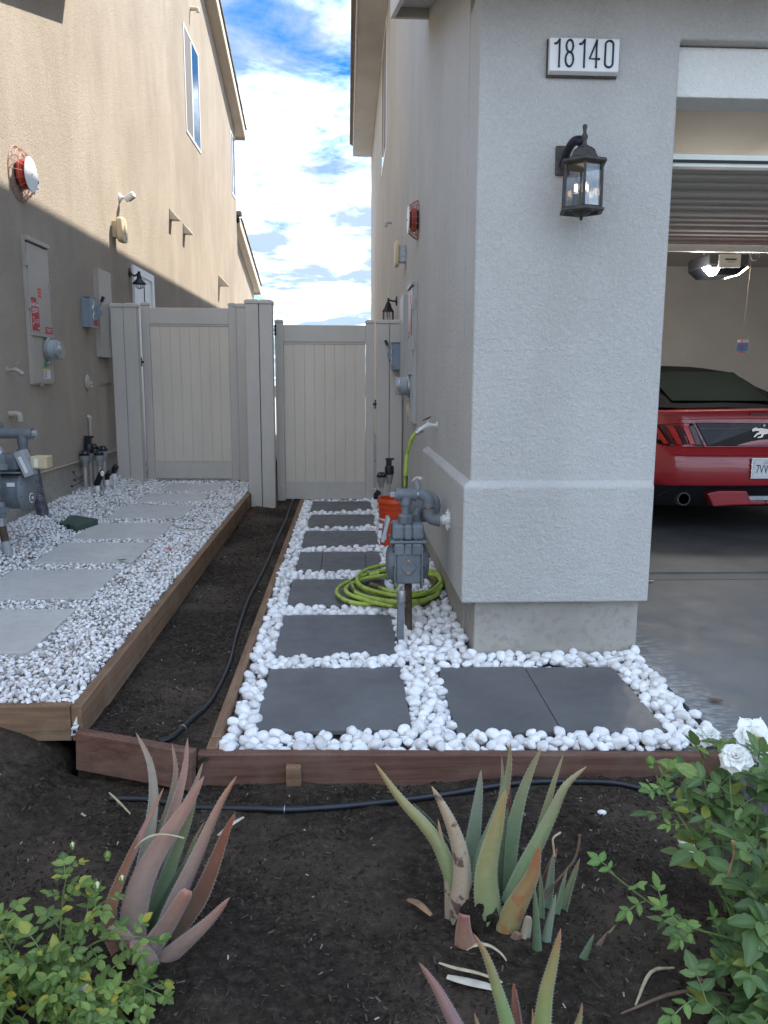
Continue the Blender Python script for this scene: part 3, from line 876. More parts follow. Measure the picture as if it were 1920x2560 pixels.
SL = [(2.90, 3.545, -0.362, 0.247, 'dark grey slab nearest the front timber in the pebble path', ()),
      (3.70, 4.345, -0.360, 0.245, 'dark grey slab behind the front one, beside the gas meter leg', ()),
      (4.505, 5.105, -0.360, 0.243, 'dark grey slab partly under the coiled green hose', ()),
      (5.285, 5.885, -0.356, 0.243, 'dark grey slab cut in three pieces behind the hose coil', (-0.185, 0.128)),
      (6.045, 6.655, -0.358, 0.247, 'dark grey slab level with the orange bucket', ()),
      (6.795, 7.405, -0.353, 0.247, 'dark grey slab second from the pebble path gate', ()),
      (7.545, 8.14, -0.359, 0.244, 'dark grey slab right at the foot of the pebble path gate', ()),
      (8.30, 8.90, -0.359, 0.244, 'dark grey slab just beyond the pebble path gate', ())]
for y0, y1, x0, x1, lab, cuts in SL:
    slab(x0, x1, y0, y1, P, 0.022, lab, MAT['slate'], 'paving_slab', 'paving slab', 'dark grey slabs in the pebble path', cuts, random.uniform(-0.012, 0.012))
slab(0.418, 0.823, 2.862, 3.532, P, 0.022, 'dark grey slab left half of the pair below the house number wall', MAT['slate'], 'paving_slab', 'paving slab', 'dark grey slabs in the pebble path')
slab(0.826, 1.236, 2.860, 3.522, P, 0.022, 'dark grey slab right half of the pair, nearest the driveway', MAT['slate'], 'paving_slab', 'paving slab', 'dark grey slabs in the pebble path', (), -0.008)
PL = lambda y: P(y) + 0.148
LP = [(3.39, 4.02, -2.00, -1.39, 'pale concrete paver nearest the timber corner, cut by the left edge'),
      (4.20, 4.82, -2.03, -1.385, 'pale concrete paver second from the timber corner'),
      (5.00, 5.57, -1.99, -1.365, 'pale concrete paver with small brown leaves at its corners'),
      (5.69, 6.28, -1.985, -1.37, 'pale concrete paver beside the green valve box lid'),
      (6.47, 7.09, -1.965, -1.355, 'pale concrete paver just past the green valve box lid'),
      (7.26, 7.76, -1.935, -1.335, 'pale concrete paver beside the irrigation valves'),
      (7.89, 8.42, -1.86, -1.30, 'pale concrete paver at the foot of the gravel strip gate'),
      (8.75, 9.35, -1.80, -1.2, 'sunlit pale concrete paver beyond the gravel strip gate')]
for y0, y1, x0, x1, lab in LP:
    slab(x0, x1, y0, y1, PL, 0.045, lab, MAT['paver'], 'concrete_paver', 'paver', 'pale concrete pavers in the gravel strip', (), random.uniform(-0.01, 0.02))

# ------------------------------------------------------------------ timber edging
def board(name, p, q, h, w, label, mat, group='timber edging boards', round_=0.006, extra=()):
    """board standing on edge from p to q; p and q are the centres of its top face"""
    p, q = Vector(p), Vector(q)
    b = B(); dz = Vector((0, 0, h / 2))
    b.beam(p - dz, q - dz, w, h)
    o = b.obj(name, mat, None, bevel=round_, segs=3)
    return tag(o, label, 'timber board', group)
lx = lambda y: -1.009 + (y - 2.86) * 0.0065
def lboard(y0, y1, dz, label, dx=0.0):
    return board('edging_board', (lx(y0) + dx, y0, P(y0) + 0.136 + dz), (lx(y1) + dx, y1, P(y1) + 0.136 + dz), 0.140, 0.040, label, MAT['wood_y'])
lboard(2.846, 6.20, 0.0, 'long weathered brown board holding back the gravel strip')
lboard(6.203, 7.22, 0.004, 'shorter brown board continuing the gravel edging towards the posts', 0.004)
lboard(7.224, 7.62, -0.002, 'short brown offcut of gravel edging between two joints', -0.004)
lboard(7.624, 7.845, 0.006, 'last short brown board of gravel edging against the tall post', 0.006)
board('edging_board', (-3.2, 2.868, 0.140), (-1.032, 2.868, 0.136), 0.140, 0.040, 'brown board across the front of the gravel strip', MAT['wood_x'])
board('edging_board', (-0.990, 2.795, 0.066), (-0.548, 2.672, 0.038), 0.150, 0.042, 'angled reddish board closing the front of the soil strip', MAT['redwood_x'])
board('edging_board', (-0.543, 2.722, 0.008), (1.402, 2.722, -0.033), 0.150, 0.042, 'long dark red board across the front of the white pebbles', MAT['redwood_x'])
board('edging_board', (-0.495, 2.832, P(2.83) + 0.016), (-0.466, 8.16, P(8.16) + 0.020), 0.120, 0.040, 'narrow brown board between soil strip and white pebbles', MAT['wood_y'])
board('edging_board', (-0.497, 2.747, P(2.75) + 0.013), (-0.4955, 2.829, P(2.83) + 0.015), 0.120, 0.041, 'small end block of brown timber at the corner by the pebbles', MAT['wood_y'])
b = B(); b.hexa([(-0.222, 2.672, -0.24), (-0.168, 2.672, -0.24), (-0.168, 2.699, -0.24), (-0.222, 2.699, -0.24),
                 (-0.224, 2.670, -0.040), (-0.170, 2.670, -0.042), (-0.170, 2.699, -0.034), (-0.224, 2.699, -0.032)])
stk = b.obj('wooden_stake', MAT['wood_x'], None, bevel=0.003)
tag(stk, 'short wooden stake holding the dark red front board', 'stake')
WORLDstk = stk
b = B(); b.lathe([(0.0, 0), (0.004, 0.0), (0.004, 0.002), (0, 0.002)], (-0.196, 2.671, -0.085), (0, -1, 0.02), 8); b.obj('screw', MAT['brass'], stk)
# screws in the angled board and the corner
def screw(p, d, r=0.005, name='screw_head', label='brass screw head'):
    b = B(); b.lathe([(0, 0), (r, 0), (r, 0.002), (r * 0.4, 0.003), (0, 0.0022)], p, d, 8)
    return b
# ------------------------------------------------------------------ loose stones, bark and gravel
RNG = np.random.default_rng(11)
def stone_shapes(n, sub, flat, jag, hull=False):
    """unit stone shapes: rounded pebbles or broken angular gravel"""
    out = []
    for k in range(n):
        bm = bmesh.new()
        if hull:
            for i in range(13):
                v = Vector(RNG.normal(size=3)); v.normalize()
                bm.verts.new((v.x * RNG.uniform(0.75, 1.1), v.y * RNG.uniform(0.6, 0.85), v.z * flat))
            r = bmesh.ops.convex_hull(bm, input=bm.verts)
            bmesh.ops.delete(bm, geom=[e for e in r['geom_interior'] if isinstance(e, bmesh.types.BMVert)], context='VERTS')
        else:
            bmesh.ops.create_icosphere(bm, subdivisions=sub, radius=1.0)
            off = Vector(RNG.uniform(-50, 50, 3))
            ax = RNG.uniform(0.68, 0.95)
            for v in bm.verts:
                f = 1 + jag * noise.noise(v.co * 1.1 + off) + jag * 0.35 * noise.noise(v.co * 2.3 + off)
                v.co = Vector((v.co.x, v.co.y * ax, v.co.z * flat * RNG.uniform(0.98, 1.02))) * f
        bmesh.ops.triangulate(bm, faces=bm.faces)
        bm.verts.ensure_lookup_table()
        V = np.array([v.co for v in bm.verts]); F = np.array([[v.index for v in f.verts] for f in bm.faces])
        bm.free()
        out.append((V, F))
    return out

def rot_mats(n, tilt):
    yaw = RNG.uniform(0, 2 * np.pi, n); a = RNG.normal(0, tilt, n); bq = RNG.normal(0, tilt, n)
    cy, sy, ca, sa, cb, sb = np.cos(yaw), np.sin(yaw), np.cos(a), np.sin(a), np.cos(bq), np.sin(bq)
    Z = np.zeros(n); O = np.ones(n)
    Rz = np.array([[cy, -sy, Z], [sy, cy, Z], [Z, Z, O]]).transpose(2, 0, 1)
    Rx = np.array([[O, Z, Z], [Z, ca, -sa], [Z, sa, ca]]).transpose(2, 0, 1)
    Ry = np.array([[cb, Z, sb], [Z, O, Z], [-sb, Z, cb]]).transpose(2, 0, 1)
    return Rz @ Rx @ Ry

def joined(name, shapes, pos, size, rots, mat, parent, smooth):
    """many small pieces as one mesh"""
    which = RNG.integers(0, len(shapes), len(pos))
    vs, fs, base = [], [], 0
    for k, (V, F) in enumerate(shapes):
        idx = np.nonzero(which == k)[0]
        if not len(idx): continue
        W = np.einsum('nij,vj->nvi', rots[idx], V) * size[idx][:, None, None] + pos[idx][:, None, :]
        vs.append(W.reshape(-1, 3))
        fs.append((F[None] + (np.arange(len(idx)) * len(V))[:, None, None] + base).reshape(-1, 3))
        base += len(idx) * len(V)
    V = np.concatenate(vs); F = np.concatenate(fs)
    me = bpy.data.meshes.new(name)
    me.vertices.add(len(V)); me.vertices.foreach_set('co', V.astype(np.float32).ravel())
    me.loops.add(F.size); me.loops.foreach_set('vertex_index', F.astype(np.int32).ravel())
    me.polygons.add(len(F)); me.polygons.foreach_set('loop_start', np.arange(0, F.size, 3, dtype=np.int32))
    try: me.polygons.foreach_set('loop_total', np.full(len(F), 3, dtype=np.int32))
    except Exception: pass
    if smooth: me.polygons.foreach_set('use_smooth', np.ones(len(F), dtype=bool))
    me.update(calc_edges=True)
    me.materials.append(mat)
    o = bpy.data.objects.new(name, me); COL.objects.link(o); place(o, (0, 0, 0), parent)
    o['kind'] = 'stuff'
    return o

def singles(name, shapes, pos, size, rots, mat, parent, smooth):
    """stones that can be picked out one by one: objects sharing a few meshes"""
    ms = []
    for V, F in shapes:
        me = bpy.data.meshes.new(name); me.from_pydata(V.tolist(), [], F.tolist())
        if smooth: me.polygons.foreach_set('use_smooth', [True] * len(F))
        me.materials.append(mat); ms.append(me)
    pw = WORLD[parent.name]
    for i in range(len(pos)):
        o = bpy.data.objects.new(name, ms[int(RNG.integers(0, len(ms)))])
        COL.objects.link(o); o.parent = parent
        m = Matrix(rots[i].tolist()).to_4x4() @ Matrix.Scale(float(size[i]), 4)
        m.translation = Vector(pos[i].tolist()) - pw
        o.matrix_local = m

def pack(n, xr, yr, inside, rmin, rmax, k, seed):
    """dart throwing: radii drawn per stone, neighbours keep k * (r1 + r2) apart"""
    rng = np.random.default_rng(seed)
    cell = rmax * 2
    grid = {}
    out = []
    X = rng.uniform(xr[0], xr[1], n); Y = rng.uniform(yr[0], yr[1], n); R = rng.uniform(rmin, rmax, n) ** 1.0
    R = rmin + (rmax - rmin) * rng.beta(2, 2.6, n)
    for x, y, r in zip(X.tolist(), Y.tolist(), R.tolist()):
        if not inside(x, y): continue
        cx, cy = int(x / cell), int(y / cell)
        ok = True
        for ix in (cx - 1, cx, cx + 1):
            for iy in (cy - 1, cy, cy + 1):
                for q in grid.get((ix, iy), ()):
                    d = k * (r + q[2])
                    if (q[0] - x) ** 2 + (q[1] - y) ** 2 < d * d:
                        ok = False; break
                if not ok: break
            if not ok: break
        if ok:
            q = (x, y, r); grid.setdefault((cx, cy), []).append(q); out.append(q)
    return np.array(out)

SLABS = [(x0, x1, y0, y1) for y0, y1, x0, x1, *_ in SL] + [(0.418, 1.236, 2.861, 3.528)]
def in_slab(x, y, e):
    return any(x0 - e < x < x1 + e and y0 - e < y < y1 + e for x0, x1, y0, y1 in SLABS)
def pebble_ok(e, y1=8.9):
    def f(x, y):
        if y < 2.752 or y > y1 or x < -0.458: return False
        if y < 3.66:
            if x > 1.398: return False
        else:
            if x > 0.60 - 0.012: return False
            if y > 8.1 and x > 0.55: return False
        return not in_slab(x, y, e)
    return f
# bottom course, then a looser course on top, so that gaps between stones show stones
A1 = pack(26000, (-0.46, 1.41), (2.74, 8.9), pebble_ok(0.004), 0.015, 0.030, 0.66, 1)
A2 = pack(15000, (-0.46, 1.41), (2.74, 8.9), pebble_ok(0.010), 0.017, 0.034, 0.80, 2)
def heights(A, base, lift):
    z = np.array([P(y) for y in A[:, 1]]) + base + lift * RNG.uniform(0, 1, len(A))
    return np.column_stack([A[:, 0], A[:, 1], z])
p1_ = heights(A1, -0.026, 0.010); p2_ = heights(A2, -0.007, 0.012)
# stones heaped a little beside the pier and against the driveway edge
heap = lambda q: 0.018 * np.exp(-((q[:, 0] - 0.45) / 0.25) ** 2) * (q[:, 1] > 3.6) + 0.014 * ((q[:, 1] > 3.56) & (q[:, 0] > 0.55)) + 0.012 * (q[:, 0] > 1.30)
p1_[:, 2] += heap(p1_); p2_[:, 2] += heap(p2_)
pos = np.concatenate([p1_, p2_]); size = np.concatenate([A1[:, 2], A2[:, 2]]) * 1.12
rots = np.concatenate([rot_mats(len(A1), 0.35), rot_mats(len(A2), 0.42)])
up = np.zeros(len(pos), bool); up[len(A1):] = True
near = np.argsort(np.hypot(pos[:, 0] - 0.2, pos[:, 1]) + np.where(up, 0.0, 0.9))
pick = near[:300]; rest = near[300:]
big_shapes = stone_shapes(10, 3, 0.66, 0.26)
small_shapes = stone_shapes(10, 2, 0.66, 0.26)
singles('pebble', big_shapes, pos[pick], size[pick], rots[pick], MAT['pebble1'], pebble_bed, True)
rest_near = rest[pos[rest, 1] < 4.4]; rest_far = rest[pos[rest, 1] >= 4.4]
joined('pebbles', stone_shapes(8, 3, 0.66, 0.26), pos[rest_near], size[rest_near], rots[rest_near], MAT['pebble'], pebble_bed, True)
joined('pebbles', small_shapes, pos[rest_far], size[rest_far], rots[rest_far], MAT['pebble'], pebble_bed, True)

# crushed gravel on the left
GP = [(x0, x1, y0, y1) for y0, y1, x0, x1, *_ in LP]
def gravel_ok(e):
    def f(x, y):
        if x > lx(y) - 0.024 or x < -2.52 or y < 2.885: return False
        if x < -2.47 and y > 0: return False
        return not any(x0 - e < x < x1 + e and y0 - e < y < y1 + e for x0, x1, y0, y1 in GP)
    return f
G1 = pack(60000, (-2.5, -0.98), (2.88, 9.6), gravel_ok(0.0), 0.008, 0.019, 0.62, 3)
G2 = pack(36000, (-2.5, -0.98), (2.88, 9.6), gravel_ok(0.006), 0.009, 0.021, 0.80, 4)
def gpos(A, base, lift):
    z = np.array([left_z(x, y) for x, y in A[:, :2]]) + base + lift * RNG.uniform(0, 1, len(A))
    return np.column_stack([A[:, 0], A[:, 1], z])
pos = np.concatenate([gpos(G1, -0.010, 0.008), gpos(G2, 0.000, 0.010)]); size = np.concatenate([G1[:, 2], G2[:, 2]]) * 1.2
rots = rot_mats(len(pos), 0.5)
up = np.zeros(len(pos), bool); up[len(G1):] = True
near = np.argsort(np.hypot(pos[:, 0] + 0.6, pos[:, 1]) + np.where(up, 0.0, 0.6))
pick = near[:300]; rest = near[300:]
g_shapes = stone_shapes(14, 1, 0.60, 0.0, hull=True)
singles('gravel_stone', g_shapes, pos[pick], size[pick], rots[pick], MAT['gravel1'], gravel_bed, False)
joined('gravel', g_shapes, pos[rest], size[rest], rots[rest], MAT['gravel'], gravel_bed, False)

# bark chips and crumbs on the soil
def chips(name, n, xr, yr, zf, parent, seed, smin=0.003, smax=0.013):
    rng = np.random.default_rng(seed)
    X = rng.uniform(*xr, n); Y = rng.uniform(*yr, n)
    keep = np.array([noise.noise(Vector((x * 3, y * 3, 4.0))) > rng.uniform(-0.55, 0.35) for x, y in zip(X, Y)])
    X, Y = X[keep], Y[keep]
    Z = np.array([zf(x, y) for x, y in zip(X.tolist(), Y.tolist())]) + rng.uniform(-0.001, 0.004, len(X))
    shapes = []
    for k in range(10):
        a, w, t = rng.uniform(0.8, 1.2), rng.uniform(0.22, 0.5), rng.uniform(0.08, 0.2)
        V = np.array([(-a, -w * 0.6, 0), (a * 0.9, -w, 0), (a, w * 0.7, t * 0.4), (-a * 0.8, w, 0), (-a * 0.7, -w * 0.2, t), (a * 0.7, 0, t)])
        F = np.array([(0, 1, 5), (0, 5, 4), (1, 2, 5), (2, 3, 4), (2, 4, 5), (3, 0, 4)])
        shapes.append((V, F))
    pos = np.column_stack([X, Y, Z]); size = smin + (smax - smin) * rng.beta(1.3, 3.2, len(X))
    return joined(name, shapes, pos, size, rot_mats(len(X), 0.5), MAT['chip'], parent, False)
chips('bark_chips', 34000, (-1.9, 1.45), (1.12, 2.70), soil_z, ground, 21)
chips('bark_chips', 16000, (-0.985, -0.52), (2.80, 8.1), strip_z, planter_soil, 22)
# ------------------------------------------------------------------ small helpers for fittings
def text(name, body, pos, size, right, up, mat, parent, sx=1.0, ext=0.0006, align='CENTER'):
    cu = bpy.data.curves.new(name, 'FONT'); cu.body = body; cu.size = size; cu.extrude = ext
    cu.align_x = align; cu.align_y = 'CENTER'; cu.resolution_u = 3
    cu.materials.append(mat)
    o = bpy.data.objects.new(name, cu); COL.objects.link(o)
    r, u = Vector(right).normalized(), Vector(up).normalized(); n = r.cross(u)
    m = Matrix(((r.x, u.x, n.x, 0), (r.y, u.y, n.y, 0), (r.z, u.z, n.z, 0), (0, 0, 0, 1))) @ Matrix.Diagonal((sx, 1, 1, 1))
    m.translation = Vector(pos) - (WORLD[parent.name] if parent else Vector())
    o.parent = parent; o.matrix_local = m
    WORLD[o.name] = Vector(pos)
    return o

def arc(c, r, a0, a1, n, u, v):
    c, u, v = Vector(c), Vector(u), Vector(v)
    return [c + u * r * math.cos(a0 + (a1 - a0) * i / (n - 1)) + v * r * math.sin(a0 + (a1 - a0) * i / (n - 1)) for i in range(n)]

def spline(pts, n=8):
    """smooth path through points (Catmull-Rom)"""
    P_ = [Vector(p) for p in pts]
    P_ = [P_[0] * 2 - P_[1]] + P_ + [P_[-1] * 2 - P_[-2]]
    out = []
    for i in range(1, len(P_) - 2):
        a, b_, c, d = P_[i - 1:i + 3]
        for k in range(n):
            t = k / n
            out.append(0.5 * ((2 * b_) + (c - a) * t + (2 * a - 5 * b_ + 4 * c - d) * t * t + (3 * b_ - a - 3 * c + d) * t ** 3))
    out.append(P_[-2])
    return out

XL, XR = -2.45, 0.57

# ------------------------------------------------------------------ utility panels
def power_panel(x, s, y0, y1, z0, z1, zd, mat, label):
    """recessed electric service panel; s = +1 on a wall facing +x"""
    def bx(b, d0, d1, *r):
        a, c = sorted((x + s * d0, x + s * d1)); return b.box(a, c, *r)
    t = thing('electric_panel', (x, (y0 + y1) / 2, z0), label, 'electric panel', 'electric service panels')
    b = bx(B(), 0, 0.030, y0, y1, z0, z1); b.obj('box', mat, t, bevel=0.003)
    b = bx(B(), 0.0302, 0.042, y0 + 0.012, y1 - 0.010, zd + 0.03, z1 - 0.045); d = b.obj('door', mat, t, bevel=0.003)
    b = bx(B(), 0.028, 0.055, y0 - 0.006, y1 + 0.006, z1 - 0.032, z1); b.obj('rain_cap', mat, t, bevel=0.004)
    b = bx(B(), 0.0302, 0.032, y0 + 0.01, y1 - 0.01, z1 - 0.044, z1 - 0.033); b.obj('gap', MAT['ink'], t)
    b = bx(B(), 0.0302, 0.048, y0 + 0.004, y1 - 0.004, zd, zd + 0.028); b.obj('sill', mat, t, bevel=0.003)
    b = bx(B(), 0.042, 0.050, y1 - 0.022, y1 - 0.006, (z1 + zd) / 2 + 0.02, (z1 + zd) / 2 + 0.065); b.obj('latch', MAT['galv'], d, bevel=0.002)
    for zh in (z1 - 0.22, zd + 0.2):
        b = bx(B(), 0.020, 0.046, y0 - 0.008, y0 + 0.011, zh, zh + 0.09); b.obj('hinge', mat, d, bevel=0.002)
    b = bx(B(), 0.0302, 0.038, y0 + 0.012, y0 + 0.20, z0 + 0.012, zd - 0.004); b.obj('cover', mat, t, bevel=0.002)
    b = bx(B(), 0.0302, 0.034, y0 + 0.206, y1 - 0.012, z0 + 0.012, zd - 0.004); b.obj('cover', mat, t, bevel=0.002)
    b = bx(B(), 0.030, 0.045, y0 + 0.13, y0 + 0.16, z0 - 0.012, z0 + 0.018); b.obj('latch', MAT['galv'], t)
    # round glass meter
    yc, zc = y0 + 0.31, zd - 0.095
    m0 = Vector((x + s * 0.034, yc, zc)); ax = (s, 0, 0)
    b = B(); b.lathe([(0.088, 0), (0.096, 0.004), (0.096, 0.022), (0.088, 0.028)], m0, ax, 28); mr = b.obj('meter_ring', MAT['galv'], t, smooth=30)
    b = B(); b.box(*sorted((x + s * 0.034, x + s * 0.060)), yc - 0.03, yc + 0.035, zc - 0.118, zc - 0.092); b.obj('clamp', MAT['galv'], mr, bevel=0.004)
    b = B(); b.lathe([(0.078, 0.028), (0.078, 0.085), (0.070, 0.098), (0.0, 0.100)], m0, ax, 28); b.obj('meter_body', MAT['paint_meter_lt'], t, smooth=30)
    b = B(); b.lathe([(0.079, 0.075), (0.079, 0.112), (0.074, 0.122), (0.0, 0.124)], m0, ax, 28); b.obj('glass_cover', MAT['glass'], t, smooth=30)
    fx = x + s * (0.034 + 0.1015)
    b = B(); b.box(*sorted((fx, fx + s * 0.001)), yc - 0.035, yc + 0.035, zc + 0.005, zc + 0.032); b.obj('display', MAT['label_white'], t)
    b = B(); b.box(*sorted((fx, fx + s * 0.0012)), yc + 0.005, yc + 0.035, zc - 0.03, zc - 0.012); b.obj('display', MAT['ink'], t)
    # printed labels
    fx = x + s * 0.0432
    def lab(nm, ya, yb, za, zb, m, base=fx):
        b = B(); b.box(*sorted((base - s * 0.0009, base)), ya, yb, za, zb); return b.obj(nm, m, t)
    R_, U_ = (0, s, 0), (0, 0, 1)
    lab('label', y0 + 0.016, y0 + 0.125, 1.925, 1.955, MAT['label_red']); lab('label', y0 + 0.016, y0 + 0.165, 1.708, 1.92, MAT['label_red'])
    yy = y0 + 0.09
    if s > 0:
        text('lettering', 'CAUTION', (fx + s * 0.0006, yy, 1.900), 0.036, R_, U_, MAT['label_white'], t, 0.9)
        for k in range(4):
            b = B(); b.box(*sorted((fx, fx + s * 0.0008)), yy - 0.06, yy + (0.06 if k < 3 else 0.01), 1.872 - k * 0.011, 1.876 - k * 0.011); b.obj('print_line', MAT['label_white'], t)
        for k, (ya, za) in enumerate(((-0.045, 1.80), (-0.02, 1.775), (-0.05, 1.755))):
            b = B(); b.tube(arc((fx + s * 0.0012, yy + ya, za), 0.011, 0, 5.5, 9, (0, 1, 0), (0, 0, 1)), 0.0013, 5); b.obj('print_mark', MAT['label_white'], t)
        for k in range(3):
            b = B(); b.box(*sorted((fx, fx + s * 0.0008)), yy + 0.01, yy + 0.062, 1.79 - k * 0.012, 1.793 - k * 0.012); b.obj('print_line', MAT['label_white'], t)
        b = B(); b.box(*sorted((fx, fx + s * 0.0008)), yy + 0.035, yy + 0.065, 1.722, 1.732); b.obj('print_line', MAT['label_white'], t)
    for k in range(3):
        lab('label', y0 + 0.165, y0 + 0.235, 1.965 + k * 0.026, 1.985 + k * 0.026, MAT['label_orange'])
    lab('label', y1 - 0.16, y1 - 0.015, 1.694, 1.748, MAT['label_red'])
    for k in range(3):
        b = B(); b.box(*sorted((fx, fx + s * 0.0006)), y1 - 0.145 + 0.01 * k, y1 - 0.03 - 0.01 * k, 1.732 - k * 0.011, 1.735 - k * 0.011); b.obj('print_line', MAT['label_white'], t)
    gx_ = x + s * 0.0352
    lab('label', y0 + 0.212, y0 + 0.35, z0 + 0.045, z0 + 0.115, MAT['label_white'], gx_)
    lab('label', y0 + 0.212, y0 + 0.35, z0 + 0.117, z0 + 0.130, MAT['label_yellow'], gx_)
    b = B(); b.prism([(y0 + 0.215, z0 + 0.133), (y0 + 0.285, z0 + 0.133), (y0 + 0.255, z0 + 0.19)], 'x', *sorted((gx_ - s * 0.0009, gx_))); b.obj('label', MAT['label_green'], t)
    for k in range(4):
        b = B(); b.box(*sorted((gx_, gx_ + s * 0.0006)), y0 + 0.22, y0 + 0.27, z0 + 0.056 + k * 0.015, z0 + 0.062 + k * 0.015); b.obj('print_line', MAT['ink_blue'], t)
    return t
power_panel(XL, 1, 6.35, 6.79, 1.295, 2.40, 1.665, MAT['tan_paint'], 'tan electric panel with red caution labels and glass meter on the tan house')
power_panel(XR, -1, 6.60, 7.04, 0.985, 2.13, 1.385, MAT['grey_paint'], 'pale grey electric panel with round meter on the grey house wall')
def tall_panel(x, s, y0, y1, z0, z1, mat, label):
    t = thing('cable_cabinet', (x, (y0 + y1) / 2, z0), label, 'wall cabinet', 'tall flat wall cabinets')
    b = B(); b.box(*sorted((x, x + s * 0.045)), y0 + 0.006, y1 - 0.006, z0 + 0.006, z1 - 0.006); b.obj('box', mat, t)
    b = B(); b.box(*sorted((x + s * 0.0452, x + s * 0.054)), y0, y1, z0, z1); c = b.obj('cover', mat, t, bevel=0.003)
    for z in (z1 - 0.12, z0 + 0.12):
        b = B(); b.lathe([(0.006, 0), (0.005, 0.003), (0, 0.0032)], (x + s * 0.0541, y1 - 0.02, z), (s, 0, 0), 8); b.obj('screw', MAT['galv'], c)
tall_panel(XL, 1, 8.06, 8.48, 1.552, 2.40, MAT['tan_paint'], 'tall flat tan cabinet on the tan house wall behind the switch box')
tall_panel(XR, -1, 7.50, 7.94, 1.28, 2.125, MAT['grey_paint'], 'tall flat pale grey cabinet on the grey house wall')
def switch_box(x, s, y0, y1, z0, z1, d, label):
    t = thing('switch_box', (x, (y0 + y1) / 2, z0), label, 'switch box', 'blue grey disconnect switch boxes')
    b = B(); b.box(*sorted((x, x + s * (d - 0.012))), y0, y1, z0, z1); b.obj('box', MAT['switch_blue'], t, bevel=0.004)
    fx = x + s * d
    b = B(); b.box(*sorted((fx - s * 0.0118, fx)), y0 - 0.003, y1 + 0.003, z0 - 0.003, z1 + 0.006); dr = b.obj('door', MAT['switch_blue'], t, bevel=0.004)
    b = B(); b.box(*sorted((x + s * 0.02, fx + s * 0.004)), y0 - 0.006, y1 + 0.006, z1 + 0.0062, z1 + 0.012); b.obj('rain_lip', MAT['switch_blue'], t)
    for zz in (z1 - 0.05, z0 + 0.05):
        b = B(); b.box(*sorted((fx - s * 0.02, fx + s * 0.004)), y0 - 0.010, y0 + 0.008, zz - 0.02, zz + 0.02); b.obj('hinge', MAT['switch_blue'], t, bevel=0.002)
    b = B(); b.box(*sorted((fx, fx + s * 0.001)), (y0 + y1) / 2 - 0.02, y1 - 0.02, z0 + 0.02, z0 + 0.075); b.obj('label', MAT['label_red'], dr)
    pts = [(fx + s * 0.003, (y0 + y1) / 2 - 0.03 + 0.018 * math.sin(k * 1.7), z1 - 0.03 - k * 0.021) for k in range(9)]
    b = B(); b.tube(pts, 0.004, 5); b.obj('paint_mark', MAT['label_white'], dr)
    ya = y1 + 0.004
    c = Vector((x + s * (d - 0.015), ya, (z0 + z1) / 2 + 0.02))
    b = B(); b.lathe([(0.055, 0), (0.055, 0.02), (0.0, 0.022)], c, (0, 1, 0), 16); lv = b.obj('lever_base', MAT['switch_blue'], t, smooth=30)
    b = B(); b.beam(c + Vector((s * 0.02, 0.012, 0.03)), c + Vector((s * 0.052, 0.012, 0.10)), 0.022, 0.014); b.obj('lever', MAT['switch_blue'], t, bevel=0.003)
    b = B(); b.beam(c + Vector((s * 0.050, 0.012, 0.095)), c + Vector((s * 0.074, 0.012, 0.145)), 0.03, 0.026); b.obj('grip', MAT['black_plastic'], t, bevel=0.004)
switch_box(XL, 1, 7.67, 7.88, 1.815, 2.08, 0.085, 'blue grey switch box with black lever on the tan house wall')
switch_box(XR, -1, 7.965, 8.11, 1.445, 1.70, 0.13, 'blue grey switch box with black lever just before the right hand posts')
def oval_cover(x, s, y, z, label, tagged):
    t = thing('oval_cover', (x, y, z), label, 'wall cover', 'cream oval wall covers')
    b = B(); b.ball((x + s * 0.010, y, z), 1.0, 3, (0.022, 0.062, 0.072)); b.obj('cap', MAT['cream_plastic'] if s < 0 else MAT['tan_paint'], t, smooth='all')
    if tagged:
        b = B(); b.box(x + s * 0.034, x + s * 0.036, y + 0.03, y + 0.058, z - 0.045, z + 0.01); b.obj('tag', MAT['label_white'], t)
        b = B(); b.box(x + s * 0.0362, x + s * 0.0368, y + 0.035, y + 0.053, z - 0.03, z - 0.012); b.obj('print', MAT['ink'], t)
oval_cover(XL, 1, 7.70, 1.31, 'tan oval wall cover with small white tag on the tan house', True)
oval_cover(XR, -1, 7.36, 1.055, 'cream oval wall cover below the round meter on the grey house', False)
b = B(); b.box(XL, XL + 0.008, 8.10, 8.47, 1.285, 1.405); b.box(XL + 0.008, XL + 0.012, 8.115, 8.455, 1.30, 1.39)
tag(b.obj('wall_hatch', MAT['stucco_tan'], None, bevel=0.002), 'small flush square hatch painted like the tan wall below the tall cabinet', 'hatch')

# ------------------------------------------------------------------ taps, pipes
def tap(x, s, y, z, mat, handle, label, drop=(0.035, -0.02)):
    t = thing('hose_tap', (x, y, z), label, 'tap')
    b = B(); b.lathe([(0.026, 0), (0.026, 0.005), (0.014, 0.008)], (x, y, z), (s, 0, 0), 12); b.obj('flange', mat, t, smooth=30)
    b = B(); b.tube([(x, y, z), (x + s * 0.03, y, z), (x + s * 0.055, y, z + 0.003), (x + s * 0.085, y, z - 0.012), (x + s * 0.11, y, z - 0.034)], [0.012, 0.012, 0.019, 0.015, 0.016], 10); b.obj('spout', mat, t, smooth=60)
    b = B(); b.tube([(x + s * 0.055, y, z), (x + s * 0.066, y, z + 0.04)], 0.008, 8); b.obj('stem', mat, t, smooth=60)
    c = Vector((x + s * 0.067, y, z + 0.043))
    b = B()
    for k in range(3):
        a = k * math.pi / 3
        d = Vector((0.3 * math.cos(a), math.sin(a), 0.15 * math.cos(a))).normalized() * 0.028
        b.tube([c - d, c + d], 0.004, 6)
    b.obj('handle', handle, t)
    return t
